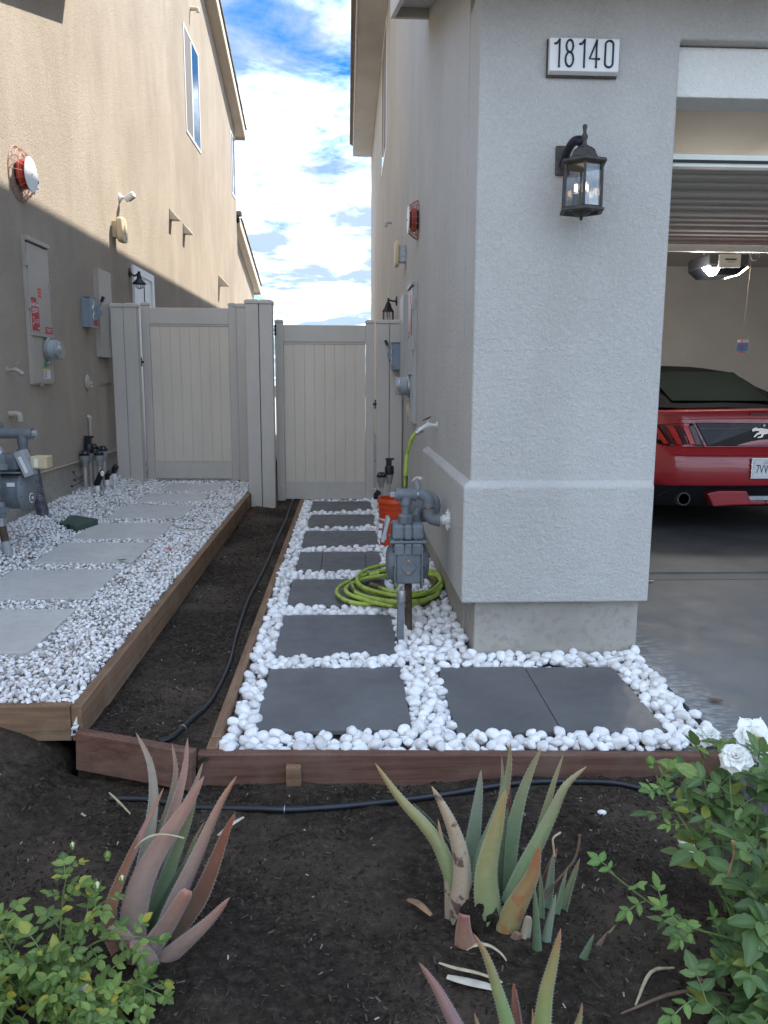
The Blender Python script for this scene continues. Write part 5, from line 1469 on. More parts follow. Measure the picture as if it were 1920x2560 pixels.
def meter_l():
    t = thing('gas_meter', (-2.15, 5.25, 0.25), 'grey blue gas meter at the left edge beside the black wrapped pipe', 'gas meter', 'grey blue gas meters')
    m = MAT['paint_meter']; c = Vector((-2.19, 5.27, 0.615))
    b = B(); b.lathe([(0.0, -0.14), (0.08, -0.13), (0.115, -0.10), (0.120, -0.075), (0.120, 0.075)], c, (1, 0, 0), 30); b.obj('drum', m, t, smooth=45)
    b = B(); b.lathe([(0.134, 0.076), (0.136, 0.088), (0.130, 0.098), (0.09, 0.124), (0.045, 0.130), (0.0, 0.131)], c, (1, 0, 0), 30); dd = b.obj('end_dome', m, t, smooth=40)
    for k in range(10):
        a = k * 2 * math.pi / 10 + 0.2
        b = B(); b.cyl(c + Vector((0.093, math.cos(a) * 0.122, math.sin(a) * 0.122)), c + Vector((0.103, math.cos(a) * 0.122, math.sin(a) * 0.122)), 0.006, 6); b.obj('bolt', MAT['ink'], dd)
    b = B(); b.lathe([(0.0, 0.0), (0.034, 0.0), (0.034, 0.003), (0, 0.003)], c + Vector((0.1285, -0.03, -0.045)), (1, 0, 0), 16); b.obj('badge', MAT['label_white'], dd)
    b = B(); b.tube(arc(c + Vector((0.133, -0.03, -0.045)), 0.020, 0.6, 5.6, 14, (0, 1, 0), (0, 0, 1)), 0.004, 5); b.obj('badge_mark', MAT['ink'], dd)
    b = B(); b.box(-2.27, -2.085, 5.16, 5.38, 0.735, 0.748); b.obj('rim', m, t, bevel=0.004)
    b = B(); b.box(-2.26, -2.10, 5.17, 5.37, 0.749, 0.855); b.obj('upper_casing', m, t, bevel=0.03, segs=3)
    b = B(); b.obox((-2.065, 5.20, 0.80), (0.93, 0, 0.37), (0, 1, 0), (-0.37, 0, 0.93), 0.030, 0.05, 0.085); b.obj('index_cover', MAT['paint_meter_lt'], t, bevel=0.006)
    b = B(); b.obox((-2.063, 5.1485, 0.795), (0.93, 0, 0.37), (0, 1, 0), (-0.37, 0, 0.93), 0.010, 0.001, 0.055); b.obj('label', MAT['label_white'], t)
    b = B(); b.box(-2.035, -1.93, 5.19, 5.30, 0.765, 0.845); b.obj('index_window', MAT['cream_plastic'], t, bevel=0.008)
    b = B(); b.box(-2.01, -1.985, 5.186, 5.19, 0.775, 0.83); b.obj('dial', MAT['label_white'], t)
    b = B(); b.box(-2.11, -2.07, 5.18, 5.25, 0.858, 0.872); b.obj('tag', MAT['label_white'], t, bevel=0.003)
    xp, yp = -2.115, 5.30
    b = B(); b.cyl((xp, yp, 0.85), (xp, yp, 0.92), 0.030, 14); b.lathe([(0.042, 0.852), (0.042, 0.880), (0.03, 0.886)], (xp, yp, 0), (0, 0, 1), 8); b.obj('riser', m, t, smooth=40)
    b = B(); b.cyl((xp, yp, 0.915), (xp, yp, 0.985), 0.034, 14); b.cyl((-2.40, yp, 0.985), (-2.06, yp, 0.985), 0.034, 14); b.cyl((-2.068, yp, 0.985), (-2.05, yp, 0.985), 0.039, 14); b.cyl((-2.40, yp, 1.01), (-2.25, yp, 1.01), 0.05, 14); b.obj('tee', m, t, smooth=40)
    b = B(); b.cyl((-2.052, yp, 0.985), (-2.020, yp, 0.985), 0.021, 6); b.obj('plug', MAT['paint_meter_lt'], t, bevel=0.003)
    # front inlet pipe with shut-off cock
    xq, yq_ = -2.155, 5.05
    b = B(); b.tube([(-2.35, yq_, 0.905), (-2.20, yq_, 0.908), (-2.172, yq_, 0.900), (-2.158, yq_, 0.87)], [0.017, 0.017, 0.030, 0.030], 12); b.obj('elbow', MAT['galv'], t, smooth=50)
    b = B(); b.cyl((xq, yq_, 0.80), (xq, yq_, 0.875), 0.026, 12); b.lathe([(0.036, 0.775), (0.036, 0.81)], (xq, yq_, 0), (0, 0, 1), 8); b.obj('collar', m, t, smooth=40)
    b = B(); b.cyl((-2.20, yq_, 0.50), (-2.20, yq_, 0.77), 0.024, 12); b.lathe([(0.032, 0.66), (0.032, 0.76)], (-2.20, yq_, 0), (0, 0, 1), 8); b.obj('inlet_pipe', m, t, smooth=40)
    b = B(); b.lathe([(0.028, 0.47), (0.035, 0.50), (0.035, 0.545), (0.028, 0.57)], (-2.185, yq_, 0), (0, 0, 1), 12); b.obox((-2.15, yq_ - 0.03, 0.52), (1, 0, 0.1), (0, 1, 0), (0, 0, 1), 0.034, 0.008, 0.014); b.obj('cock', m, t, bevel=0.003)
    b = B(); b.cyl((-2.182, yq_, 0.42), (-2.182, yq_, 0.47), 0.030, 12); b.obj('galv_coupling', MAT['galv'], t, smooth=40)
    b = B(); b.tube([(-2.182, yq_, 0.43), (-2.165, yq_, 0.31)], 0.024, 12); b.obj('rusty_pipe', MAT['rust'], t, smooth=40)
    b = B(); b.tube([(-2.166, yq_, 0.32), (-2.150, yq_, 0.20)], 0.026, 12); b.obj('sleeve', MAT['paint_meter_lt'], t, smooth=40)
    b = B(); b.box(-2.175, -2.125, 5.148, 5.152, 0.655, 0.68); b.obj('label', MAT['label_white'], t)
meter_l()
b = B(); b.tube([(-2.335, 6.15, 0.15), (-2.345, 6.155, 0.34), (-2.375, 6.17, 0.48), (-2.405, 6.19, 0.72)], [0.050, 0.046, 0.044, 0.040], 14)
tag(b.obj('wrapped_pipe', MAT['tape'], None, smooth=50), 'gas pipe wrapped in glossy black tape, leaning out of the gravel', 'pipe')
t = thing('valve_box', (-2.1, 6.2, 0.2), 'green plastic irrigation valve box lid set in the white gravel', 'valve box')
b = B(); b.hexa([(-2.27, 6.07, 0.19), (-2.02, 5.95, 0.19), (-1.945, 6.22, 0.19), (-2.24, 6.40, 0.19), (-2.28, 6.06, 0.268), (-2.03, 5.94, 0.262), (-1.945, 6.23, 0.262), (-2.245, 6.41, 0.270)]); b.obj('lid', MAT['green_lid'], t, bevel=0.012, segs=3)
for q, r in (((-2.20, 6.022, 0.235), 0.3), ((-2.09, 5.970, 0.235), 0.3)):
    b = B(); b.obox(q, (0.9, -0.42, 0), (0.42, 0.9, 0), (0, 0, 1), 0.012, 0.006, 0.03); b.obj('notch', MAT['ink'], t)

# ------------------------------------------------------------------ irrigation valves
def irrigation(spots, label, scale=1.0, z0=0.2):
    cx = sum(s[0] for s in spots) / len(spots); cy = sum(s[1] for s in spots) / len(spots)
    t = thing('irrigation_valves', (cx, cy, z0), label, 'irrigation valves', 'clusters of irrigation valves')
    for i, (x, y, h, kind) in enumerate(spots):
        r = 0.0165 * scale
        top = h
        b = B(); b.tube([(x, y, z0 - 0.02), (x + random.uniform(-0.006, 0.006), y, top)], r, 10); b.obj('pipe', MAT['pvc_tan'] if kind != 'n' else MAT['white_paint'], t, smooth=50)
        if kind == 'v':
            b = B(); b.lathe([(0.024, 0), (0.026, 0.03), (0.036, 0.05), (0.041, 0.075), (0.041, 0.10), (0.0, 0.101)], (x, y, top - 0.01), (0, 0, 1), 14); vb = b.obj('valve_body', MAT['pvc_grey'], t, smooth=40)
            b = B(); b.lathe([(0.044, 0.101), (0.045, 0.106), (0.045, 0.122), (0.034, 0.132), (0.030, 0.145), (0.012, 0.150), (0, 0.150)], (x, y, top - 0.01), (0, 0, 1), 14); b.obj('bonnet', MAT['black_plastic'], t, smooth=35)
            for k in range(6):
                a = k * math.pi / 3
                b = B(); b.cyl((x + 0.037 * math.cos(a), y + 0.037 * math.sin(a), top + 0.112), (x + 0.037 * math.cos(a), y + 0.037 * math.sin(a), top + 0.125), 0.005, 6); b.obj('bolt', MAT['galv'], vb)
        elif kind == 's':
            b = B(); b.lathe([(0.024, 0), (0.03, 0.04), (0.038, 0.07), (0.038, 0.10), (0.0, 0.101)], (x, y, top - 0.01), (0, 0, 1), 14); b.obj('valve_body', MAT['pvc_grey'], t, smooth=40)
            b = B(); b.lathe([(0.042, 0.092), (0.045, 0.10), (0.045, 0.16), (0.038, 0.175), (0.0, 0.176)], (x, y, top - 0.01), (0, 0, 1), 14); b.box(x - 0.032, x + 0.022, y - 0.02, y + 0.03, top + 0.165, top + 0.235); b.box(x - 0.038, x + 0.045, y - 0.012, y + 0.012, top + 0.222, top + 0.240); b.obj('solenoid', MAT['black_plastic'], t, smooth=30)
        elif kind == 'n':
            b = B(); b.lathe([(0.024, -0.04), (0.024, 0.012)], (x, y, top), (0, 0, 1), 12); b.obj('coupling', MAT['white_plastic'], t, smooth=40)
            b = B(); b.tube([(x, y, top), (x + 0.004, y, top + 0.05), (x + 0.03, y - 0.012, top + 0.085)], [0.020, 0.026, 0.028], 10); b.obj('filter', MAT['black_plastic'], t, smooth=40)
    return t
t = irrigation([(-2.395, 7.36, 0.56, 'v'), (-2.40, 7.52, 0.58, 's'), (-2.39, 7.62, 0.60, 'v'), (-2.295, 7.46, 0.555, 'v'), (-2.268, 7.28, 0.375, 'n'), (-2.245, 7.50, 0.40, 'n'), (-2.305, 7.62, 0.58, 'v'), (-2.225, 7.66, 0.44, 'n')],
               'cluster of grey pipes and black irrigation valves against the tan house wall', 1.0, 0.22)
for pts in ([(-2.40, 7.33, 0.46), (-2.44, 7.25, 0.44), (-2.43, 7.17, 0.45)], [(-2.40, 7.34, 0.43), (-2.42, 7.22, 0.41), (-2.44, 7.12, 0.40)], [(-2.40, 7.34, 0.48), (-2.43, 7.24, 0.46), (-2.44, 7.18, 0.52)]):
    b = B(); b.tube(spline(pts, 4), 0.003, 4); b.ball(pts[-1], 0.012, 1); b.obj('wire', MAT['black_plastic'], t)
b = B(); b.tube([(-2.29, 7.40, 0.34), (-2.27, 7.28, 0.40), (-2.22, 7.26, 0.50)], [0.022, 0.030, 0.026], 10); b.ball((-2.215, 7.25, 0.515), 0.018, 1, (1, 0.5, 1.4)); b.obj('filter', MAT['black_plastic'], t, smooth=40)
b = B(); b.ball((-2.205, 7.235, 0.50), 0.018, 2, (1, 0.5, 1.5)); b.obj('filter_tag', MAT['white_plastic'], t, smooth=True)
irrigation([(0.325, 7.62, 0.33, 'v'), (0.405, 7.66, 0.36, 's'), (0.270, 7.58, 0.20, 'n')], 'small cluster of black irrigation valves behind the orange bucket', 1.0, 0.07)

# ------------------------------------------------------------------ bucket
t = thing('bucket', (0.385, 6.10, 0.07), 'orange plastic bucket with white label standing behind the gas meter', 'bucket')
zb = P(6.1) + 0.004
c = (0.385, 6.10, zb)
b = B(); b.lathe([(0.0, 0.0), (0.128, 0.0), (0.132, 0.006), (0.141, 0.255), (0.147, 0.257), (0.147, 0.268), (0.142, 0.270), (0.144, 0.295), (0.152, 0.298), (0.152, 0.308), (0.145, 0.310), (0.147, 0.335), (0.155, 0.338), (0.155, 0.352), (0.149, 0.368), (0.144, 0.370), (0.140, 0.36), (0.125, 0.01), (0.0, 0.012)], c, (0, 0, 1), 40); b.obj('pail', MAT['orange'], t, smooth=40)
b = B(); b.tube(arc((0.385, 6.10, zb + 0.30), 0.156, math.radians(185), math.radians(355), 20, (1, 0.0, 0), (0, -0.55, 0.83)), 0.0025, 5); b.obj('bail', MAT['galv'], t)
b = B()
n = 8
lo = []; hi = []
for k in range(n):
    a = math.radians(172 + 58 * k / (n - 1))
    for r_, lst, z in ((0.1365, lo, zb + 0.06), (0.1418, hi, zb + 0.22)):
        lst.append(b.bm.verts.new((0.385 + r_ * math.cos(a), 6.10 + r_ * math.sin(a), z)))
for k in range(n - 1):
    b.bm.faces.new((lo[k], lo[k + 1], hi[k + 1], hi[k]))
b.obj('label', MAT['label_white'], t, smooth=True, fix=False)
b = B()
for z0_, z1_ in ((0.075, 0.085), (0.10, 0.135), (0.15, 0.205)):
    prev = None
    for k in range(6):
        a = math.radians(178 + 44 * k / 5)
        q0 = b.bm.verts.new((0.385 + (0.1372 + z0_ * 0.034) * math.cos(a), 6.10 + (0.1372 + z0_ * 0.034) * math.sin(a), zb + z0_)); q1 = b.bm.verts.new((0.385 + (0.1372 + z1_ * 0.034) * math.cos(a), 6.10 + (0.1372 + z1_ * 0.034) * math.sin(a), zb + z1_))
        if prev: b.bm.faces.new((prev[0], q0, q1, prev[1]))
        prev = (q0, q1)
b.obj('print', MAT['orange'], t, fix=False)

# ------------------------------------------------------------------ garden hose
t = thing('garden_hose', (0.3, 4.75, 0.06), 'lime green garden hose hanging from the white tap and coiled on the pebbles', 'garden hose')
def hz(x, y): return P(y) + 0.022
rnd = random.Random(5)
hang = spline([(0.452, 5.05, 1.018), (0.415, 5.04, 0.985), (0.382, 5.02, 0.90), (0.368, 5.0, 0.78), (0.366, 5.0, 0.62), (0.372, 5.02, 0.45), (0.40, 5.08, 0.26), (0.46, 5.12, 0.10), (0.53, 5.0, 0.085), (0.575, 4.8, 0.08), (0.52, 4.55, 0.095)], 8)
b = B(); b.tube(hang, 0.0125, 10); b.obj('hose', MAT['hose'], t, smooth=60)
b = B(); b.tube([(0.4585, 5.05, 1.022), (0.4375, 5.047, 1.004)], 0.017, 10); b.tube([(0.470, 5.05, 1.032), (0.456, 5.05, 1.020)], 0.021, 8); b.obj('coupling', MAT['galv'], t, smooth=40)
b = B(); b.tube([(0.3675, 5.0, 0.74), (0.3662, 5.0, 0.645)], 0.0150, 10); b.obj('sleeve', MAT['hose_dirty'], t, smooth=50)
loops = []
z = 0.0
for k in range(6):
    cx_, cy_ = 0.30 + rnd.uniform(-0.03, 0.03), 4.74 + rnd.uniform(-0.05, 0.05)
    ra, rb = rnd.uniform(0.24, 0.30), rnd.uniform(0.27, 0.36)
    for j in range(10):
        a = 2 * math.pi * j / 10 + 0.4
        x = cx_ + ra * math.cos(a) + rnd.uniform(-0.01, 0.01); y = cy_ + rb * math.sin(a) + rnd.uniform(-0.015, 0.015)
        x = min(x, 0.585 - 0.004 * k)
        loops.append((x, y, hz(x, y) + 0.012 * k + rnd.uniform(0, 0.006)))
b = B(); b.tube(spline(loops[:40], 5), 0.0125, 8); b.obj('coil', MAT['hose_dirty'], t, smooth=60, label='muddy lower turns of the coil')
b = B(); b.tube(spline(loops[34:], 5), 0.0128, 8); b.obj('coil', MAT['hose'], t, smooth=60)
big = spline([(0.20, 4.95, 0.12), (0.08, 4.93, 0.10), (-0.04, 4.80, 0.080), (-0.065, 4.66, 0.068), (0.0, 4.50, 0.064), (0.12, 4.44, 0.064), (0.24, 4.50, 0.085), (0.29, 4.64, 0.12), (0.33, 4.80, 0.14), (0.45, 4.95, 0.12), (0.56, 4.90, 0.11)], 8)
b = B(); b.tube(big, 0.0128, 10); b.obj('coil', MAT['hose'], t, smooth=60)
big2 = spline([(0.56, 4.62, 0.075), (0.42, 4.43, 0.07), (0.25, 4.385, 0.068), (0.10, 4.45, 0.085), (0.0, 4.58, 0.09), (0.0, 4.72, 0.095), (0.10, 4.84, 0.11), (0.25, 4.90, 0.12)], 8)
b = B(); b.tube(big2, 0.0128, 10); b.obj('coil', MAT['hose'], t, smooth=60)
b = B(); b.tube([(0.135, 4.62, 0.135), (0.185, 4.58, 0.125)], 0.0155, 10); b.obj('end_fitting', MAT['hose_dirty'], t, smooth=50)
b = B(); b.tube(spline([(0.185, 4.58, 0.125), (0.25, 4.54, 0.11), (0.35, 4.52, 0.10), (0.45, 4.56, 0.10)], 6), 0.0125, 8); b.obj('coil', MAT['hose'], t, smooth=60)
# ------------------------------------------------------------------ garage contents
op = thing('door_opener', (3.3, 7.15, 2.26), 'grey and black garage door opener with lit lamps hanging from the garage ceiling', 'garage door opener')
b = B(); b.box(3.205, 3.40, 6.985, 7.0, 2.312, 2.425); b.obj('front_panel', MAT['door_steel'], op, bevel=0.008, segs=3)
b = B(); b.hexa([(3.20, 7.03, 2.26), (3.40, 7.03, 2.26), (3.40, 7.42, 2.26), (3.20, 7.42, 2.26), (3.13, 7.0, 2.33), (3.475, 7.0, 2.33), (3.475, 7.45, 2.33), (3.13, 7.45, 2.33)]); b.obj('lower_shell', MAT['gloss_black'], op, bevel=0.006)
b = B(); b.box(3.13, 3.475, 7.001, 7.45, 2.3305, 2.435); b.obj('housing', MAT['black_plastic'], op, bevel=0.012)
b = B(); b.box(3.26, 3.36, 6.983, 6.9848, 2.375, 2.39); b.obj('nameplate', MAT['ink'], op)
b = B(); b.box(3.28, 3.345, 6.9835, 6.9848, 2.36, 2.364); b.obj('print_line', MAT['ink'], op)
b = B(); b.hexa([(3.187, 7.01, 2.258), (3.198, 7.01, 2.256), (3.198, 7.12, 2.256), (3.187, 7.12, 2.258), (3.118, 6.992, 2.325), (3.130, 6.985, 2.325), (3.130, 7.12, 2.325), (3.118, 7.12, 2.325)]); b.obj('lens', MAT['lamp'], op)
b = B(); b.hexa([(3.14, 6.982, 2.295), (3.225, 6.996, 2.310), (3.205, 7.03, 2.256), (3.16, 7.02, 2.258), (3.142, 6.985, 2.303), (3.222, 6.998, 2.318), (3.21, 7.035, 2.262), (3.165, 7.025, 2.264)]); b.obj('lens', MAT['lamp'], op)
b = B(); b.hexa([(3.41, 7.03, 2.262), (3.414, 7.03, 2.260), (3.414, 7.3, 2.260), (3.41, 7.3, 2.262), (3.474, 6.997, 2.322), (3.480, 6.997, 2.322), (3.480, 7.3, 2.322), (3.474, 7.3, 2.322)]); b.obj('lens', MAT['lamp'], op)
b = B(); b.box(3.28, 3.325, 4.2, 6.98, 2.445, 2.48); b.obj('rail', MAT['galv'], op)
b = B()
for x in (3.16, 3.45): b.box(x, x + 0.02, 7.2, 7.22, 2.436, 2.954)
b.obj('hanger', MAT['galv'], op)
for k, (x, y, z) in enumerate(((3.08, 7.05, 2.23), (3.53, 7.12, 2.23))):
    l = bpy.data.lights.new('opener_lamp', 'POINT'); l.energy = 9.0; l.color = (1.0, 0.94, 0.84); l.shadow_soft_size = 0.06
    lo = bpy.data.objects.new('opener_lamp', l); COL.objects.link(lo); place(lo, (x, y, z), op)
t = thing('pull_cord', (3.47, 7.0, 1.6), 'thin pull cord with a hanging blue and white tag in the garage', 'pull cord')
b = B(); b.tube([(3.50, 7.0, 2.44), (3.487, 7.0, 2.1), (3.474, 7.0, 1.715)], 0.0022, 5); b.obj('cord', MAT['cord'], t)
b = B(); b.hexa([(3.422, 6.998, 1.603), (3.522, 6.996, 1.606), (3.522, 6.998, 1.606), (3.422, 7.0, 1.603), (3.430, 6.994, 1.682), (3.527, 6.997, 1.683), (3.527, 6.999, 1.683), (3.430, 6.996, 1.682)]); b.obj('tag', MAT['tag_blue'], t)
b = B(); b.hexa([(3.430, 6.994, 1.6825), (3.527, 6.997, 1.6835), (3.527, 6.999, 1.6835), (3.430, 6.996, 1.6825), (3.428, 6.994, 1.706), (3.526, 6.997, 1.706), (3.526, 6.999, 1.706), (3.428, 6.996, 1.706)]); h = b.obj('header', MAT['label_white'], t)
b = B(); b.lathe([(0, 0), (0.006, 0), (0.006, 0.001), (0, 0.001)], (3.463, 6.9935, 1.694), (0, -1, 0), 10); b.box(3.485, 3.515, 6.9935, 6.9945, 1.692, 1.696); b.obj('print', MAT['ink'], h)
b = B(); b.tube([(3.472, 6.992, 1.70), (3.470, 6.990, 1.60)], 0.0022, 5); b.box(3.445, 3.50, 6.988, 7.004, 1.594, 1.602); b.obj('handle', MAT['red'], t)
b = B(); b.tube(spline([(3.62, 7.3, 2.95), (3.63, 7.3, 2.50), (3.67, 7.3, 2.425), (3.72, 7.3, 2.49), (3.73, 7.3, 2.95)], 6), 0.018, 6, True, 0.3)
tag(b.obj('strap', MAT['black_plastic'], None, smooth=60), 'dark strap looped from the garage ceiling right of the opener', 'strap')
t = thing('wall_bracket', (5.5, 11.35, 1.3), 'inverted blue and grey triangular panel on the garage back wall behind the car roof', 'wall panel')
b = B(); b.prism([(5.38, 1.41), (5.68, 1.41), (5.54, 1.22)], 'y', 11.36, 11.395); b.obj('panel', MAT['door_steel'], t)
b = B(); b.prism([(5.53, 1.405), (5.655, 1.405), (5.54, 1.245), (5.47, 1.30)], 'y', 11.354, 11.3598); b.obj('print', MAT['tag_blue'], t)

# ------------------------------------------------------------------ red convertible
CX, YR, ZG = 3.42, 6.33, 0.058
car = thing('parked_car', (CX, 8.6, ZG), 'red convertible with black soft top and three bar tail lights parked in the garage', 'car')
rows = [(1.02, 0.30), (1.045, 0.05), (1.035, 0.012), (1.005, 0.026), (0.970, 0.026), (0.950, 0.020), (0.760, 0.000), (0.735, -0.030), (0.64, -0.062), (0.50, -0.064), (0.445, -0.045), (0.43, -0.01)]
rows = [(z + ZG, y) for z, y in rows]
def plan(s):                       # s in -1..1 over the rear face
    a = abs(s)
    return 0.05 * a * a + 0.17 * max(0.0, (a - 0.72) / 0.28) ** 2
cols = [-1 + 2 * i / 26 for i in range(27)]
sidey = [6.75, 7.3, 8.2, 9.2, 10.0, 10.6, 10.95]
def halfw(z):
    t_ = (z - ZG - 0.43) / (1.045 - 0.43)
    return 0.955 - 0.10 * max(0, t_ - 0.55) / 0.45 - 0.03 * max(0, 0.2 - t_) / 0.2
b = B()
grid = []
for z, yo in rows:
    line = []
    hw = halfw(z)
    lift = 0.0
    for y in reversed(sidey):
        k = 1.0 - 0.10 * max(0, (y - 9.6)) ** 2
        zz = z if z < ZG + 0.95 else z - 0.03 * (y - 6.75)
        line.append((CX - hw * k, y, zz))
    for s in cols:
        zz = z + (0.018 * (1 - s * s) if z > ZG + 1.0 else 0.0)
        line.append((CX + hw * s, YR + yo + plan(s), zz))
    for y in sidey:
        k = 1.0 - 0.10 * max(0, (y - 9.6)) ** 2
        zz = z if z < ZG + 0.95 else z - 0.03 * (y - 6.75)
        line.append((CX + hw * k, y, zz))
    grid.append([b.bm.verts.new(p) for p in line])
for a, c in zip(grid, grid[1:]):
    for i in range(len(a) - 1):
        b.bm.faces.new((a[i], a[i + 1], c[i + 1], c[i]))
# nose, deck and bonnet
for a, c in zip(grid, grid[1:]):
    b.bm.faces.new((a[-1], a[0], c[0], c[-1]))
body = b.obj('body', MAT['car_red'], car, smooth=38)
b = B()
tops = []
for y, zc, hw in ((6.42, 1.058, 0.80), (6.62, 1.05, 0.84), (7.1, 1.045, 0.865), (9.6, 1.00, 0.88), (10.3, 0.93, 0.85), (10.95, 0.78, 0.74)):
    tops.append([b.bm.verts.new((CX + hw * s, y, ZG + zc - 0.05 * abs(s) ** 3)) for s in (-1, -0.8, -0.5, 0, 0.5, 0.8, 1)])
for a, c in zip(tops, tops[1:]):
    for i in range(6):
        b.bm.faces.new((a[i], a[i + 1], c[i + 1], c[i]))
b.obj('deck', MAT['car_red'], car, smooth=50)
def face_y(x, z):                  # rear surface of the body at x, z
    s = (x - CX) / halfw(z)
    for (z1, y1), (z0, y0) in zip(rows[1:], rows[2:]):
        if z0 <= z <= z1:
            t_ = (z - z0) / (z1 - z0)
            return YR + y0 + (y1 - y0) * t_ + plan(s)
    return YR + plan(s)
def patch(poly, mat, name, parent, proud=0.006, depth=0.02, nx=1, **kw):
    """panel following the curved rear face; poly in (x, z)"""
    b = B()
    fr = [b.bm.verts.new((x, face_y(x, z) - proud, z)) for x, z in poly]
    bk = [b.bm.verts.new((x, face_y(x, z) - proud + depth, z)) for x, z in poly]
    n = len(poly)
    b.bm.faces.new(fr); b.bm.faces.new(bk[::-1])
    for i in range(n):
        j = (i + 1) % n
        b.bm.faces.new((fr[i], bk[i], bk[j], fr[j]))
    return b.obj(name, mat, parent, **kw)
zt_, zb_ = ZG + 0.948, ZG + 0.766
xs_ = [CX - 0.60, CX - 0.3, CX, CX + 0.3, CX + 0.60]
panel = patch([(x, zt_ + 0.004 - 0.0 * abs(x - CX)) for x in xs_] + [(x, zb_) for x in reversed([CX - 0.50, CX - 0.25, CX, CX + 0.25, CX + 0.50])], MAT['gloss_black'], 'rear_panel', car, 0.010, 0.03, bevel=0.004)
b = B(); b.tube([(x, face_y(x, zt_ - 0.03) - 0.0125, zt_ - 0.045 + 0.0) for x in (CX - 0.56, CX - 0.3, CX, CX + 0.3, CX + 0.56)], 0.003, 5); b.obj('panel_crease', MAT['chrome'], panel)
for sx in (-1, 1):
    X = lambda d: CX + sx * d
    tl = patch([(X(0.615), zt_), (X(0.75), zt_ - 0.004), (X(0.86), zt_ - 0.018), (X(0.915), zt_ - 0.055), (X(0.912), zt_ - 0.10), (X(0.87), zb_ + 0.012), (X(0.80), zb_), (X(0.52), zb_ - 0.004)][::sx], MAT['gloss_black'], 'tail_light', car, 0.012, 0.04, bevel=0.004)
    for k, d in enumerate((0.66, 0.765, 0.862)):
        w = 0.044 - 0.006 * k
        patch([(X(d), zt_ - 0.022 - 0.006 * k), (X(d + w), zt_ - 0.026 - 0.010 * k), (X(d + w - 0.060), zb_ + 0.014), (X(d - 0.060), zb_ + 0.014)][::sx], MAT['tail_red'], 'light_bar', tl, 0.022, 0.014, bevel=0.003)
        patch([(X(d - 0.045), zt_ - 0.020), (X(d - 0.006), zt_ - 0.022), (X(d - 0.066), zb_ + 0.014), (X(d - 0.105), zb_ + 0.014)][::sx], MAT['tail_dark'], 'dark_lens', tl, 0.018, 0.010)
# high brake light under the lip
b = B(); b.box(CX - 0.165, CX + 0.165, YR + 0.006, YR + 0.03, ZG + 1.018, ZG + 1.034); b.obj('brake_light', MAT['tail_dark'], car)
b = B(); b.tube([(CX - 0.80 + 1.6 * i / 16, face_y(CX - 0.80 + 1.6 * i / 16, ZG + 0.985) - 0.002, ZG + 0.975 + 0.012 * (1 - (i / 8 - 1) ** 2)) for i in range(17)], 0.003, 5); b.obj('spoiler_edge', MAT['car_red'], car)
# running horse emblem
hp = [(-0.130, 0.030), (-0.118, 0.044), (-0.098, 0.050), (-0.085, 0.042), (-0.060, 0.044), (-0.020, 0.036), (0.030, 0.040), (0.058, 0.034), (0.085, 0.040), (0.125, 0.050), (0.130, 0.043), (0.095, 0.028), (0.074, 0.018), (0.078, 0.002), (0.098, -0.012), (0.118, -0.034), (0.106, -0.036), (0.082, -0.014), (0.056, -0.004), (0.050, -0.028), (0.070, -0.046), (0.060, -0.050), (0.034, -0.028), (0.030, -0.004), (-0.010, 0.000), (-0.038, -0.006), (-0.050, -0.030), (-0.082, -0.036), (-0.084, -0.028), (-0.062, -0.020), (-0.056, -0.002), (-0.085, -0.010), (-0.104, -0.030), (-0.114, -0.026), (-0.092, 0.004), (-0.070, 0.012), (-0.084, 0.022), (-0.104, 0.022), (-0.122, 0.016)]
ye = face_y(CX, ZG + 0.86) - 0.013
b = B(); b.prism([(CX + u * 1.15, ZG + 0.868 + v) for u, v in hp], 'y', ye - 0.004, ye); b.obj('emblem', MAT['chrome'], panel)
b = B(); b.lathe([(0, 0), (0.012, 0), (0.012, 0.004), (0, 0.006)], (CX - 0.045, ye + 0.004, zt_ - 0.018), (0, -1, 0), 10); b.obj('camera_eye', MAT['galv'], panel)
# licence plate in a bright frame
yp_ = YR - 0.075
b = B(); b.box(CX - 0.155, CX + 0.155, yp_ - 0.002, yp_, ZG + 0.518, ZG + 0.668); plate = b.obj('licence_plate', MAT['white_plastic'], car)
b = B()
for x0_, x1_, z0_, z1_ in ((-0.166, 0.166, 0.663, 0.678), (-0.166, 0.166, 0.508, 0.523), (-0.166, -0.151, 0.523, 0.663), (0.151, 0.166, 0.523, 0.663)):
    b.box(CX + x0_, CX + x1_, yp_ - 0.006, yp_ + 0.004, ZG + z0_, ZG + z1_)
b.obj('plate_frame', MAT['chrome'], car, bevel=0.003)
b = B()
for i in range(7): b.ball((CX - 0.155 + 0.012 * math.sin(i * 2.1), yp_ - 0.006, ZG + 0.655 - i * 0.016), 0.008, 1, (1, 0.5, 1))
b.obj('frame_ornament', MAT['chrome'], plate)
def mtext(name, body, pos, size, right, up, mat, parent, sx=1.0, align='CENTER', shear=0.0):
    o = text(name, body, pos, size, right, up, mat, parent, sx, 0.0006, align)
    o.data.shear = shear
    return o
mtext('state_name', 'California', (CX, yp_ - 0.003, ZG + 0.640), 0.034, (1, 0, 0), (0, 0, 1), MAT['label_red'], plate, 1.0, 'CENTER', 0.35)
mtext('plate_number', '7VWL', (CX - 0.128, yp_ - 0.003, ZG + 0.583), 0.098, (1, 0, 0), (0, 0, 1), MAT['ink_blue'], plate, 0.62, 'LEFT')
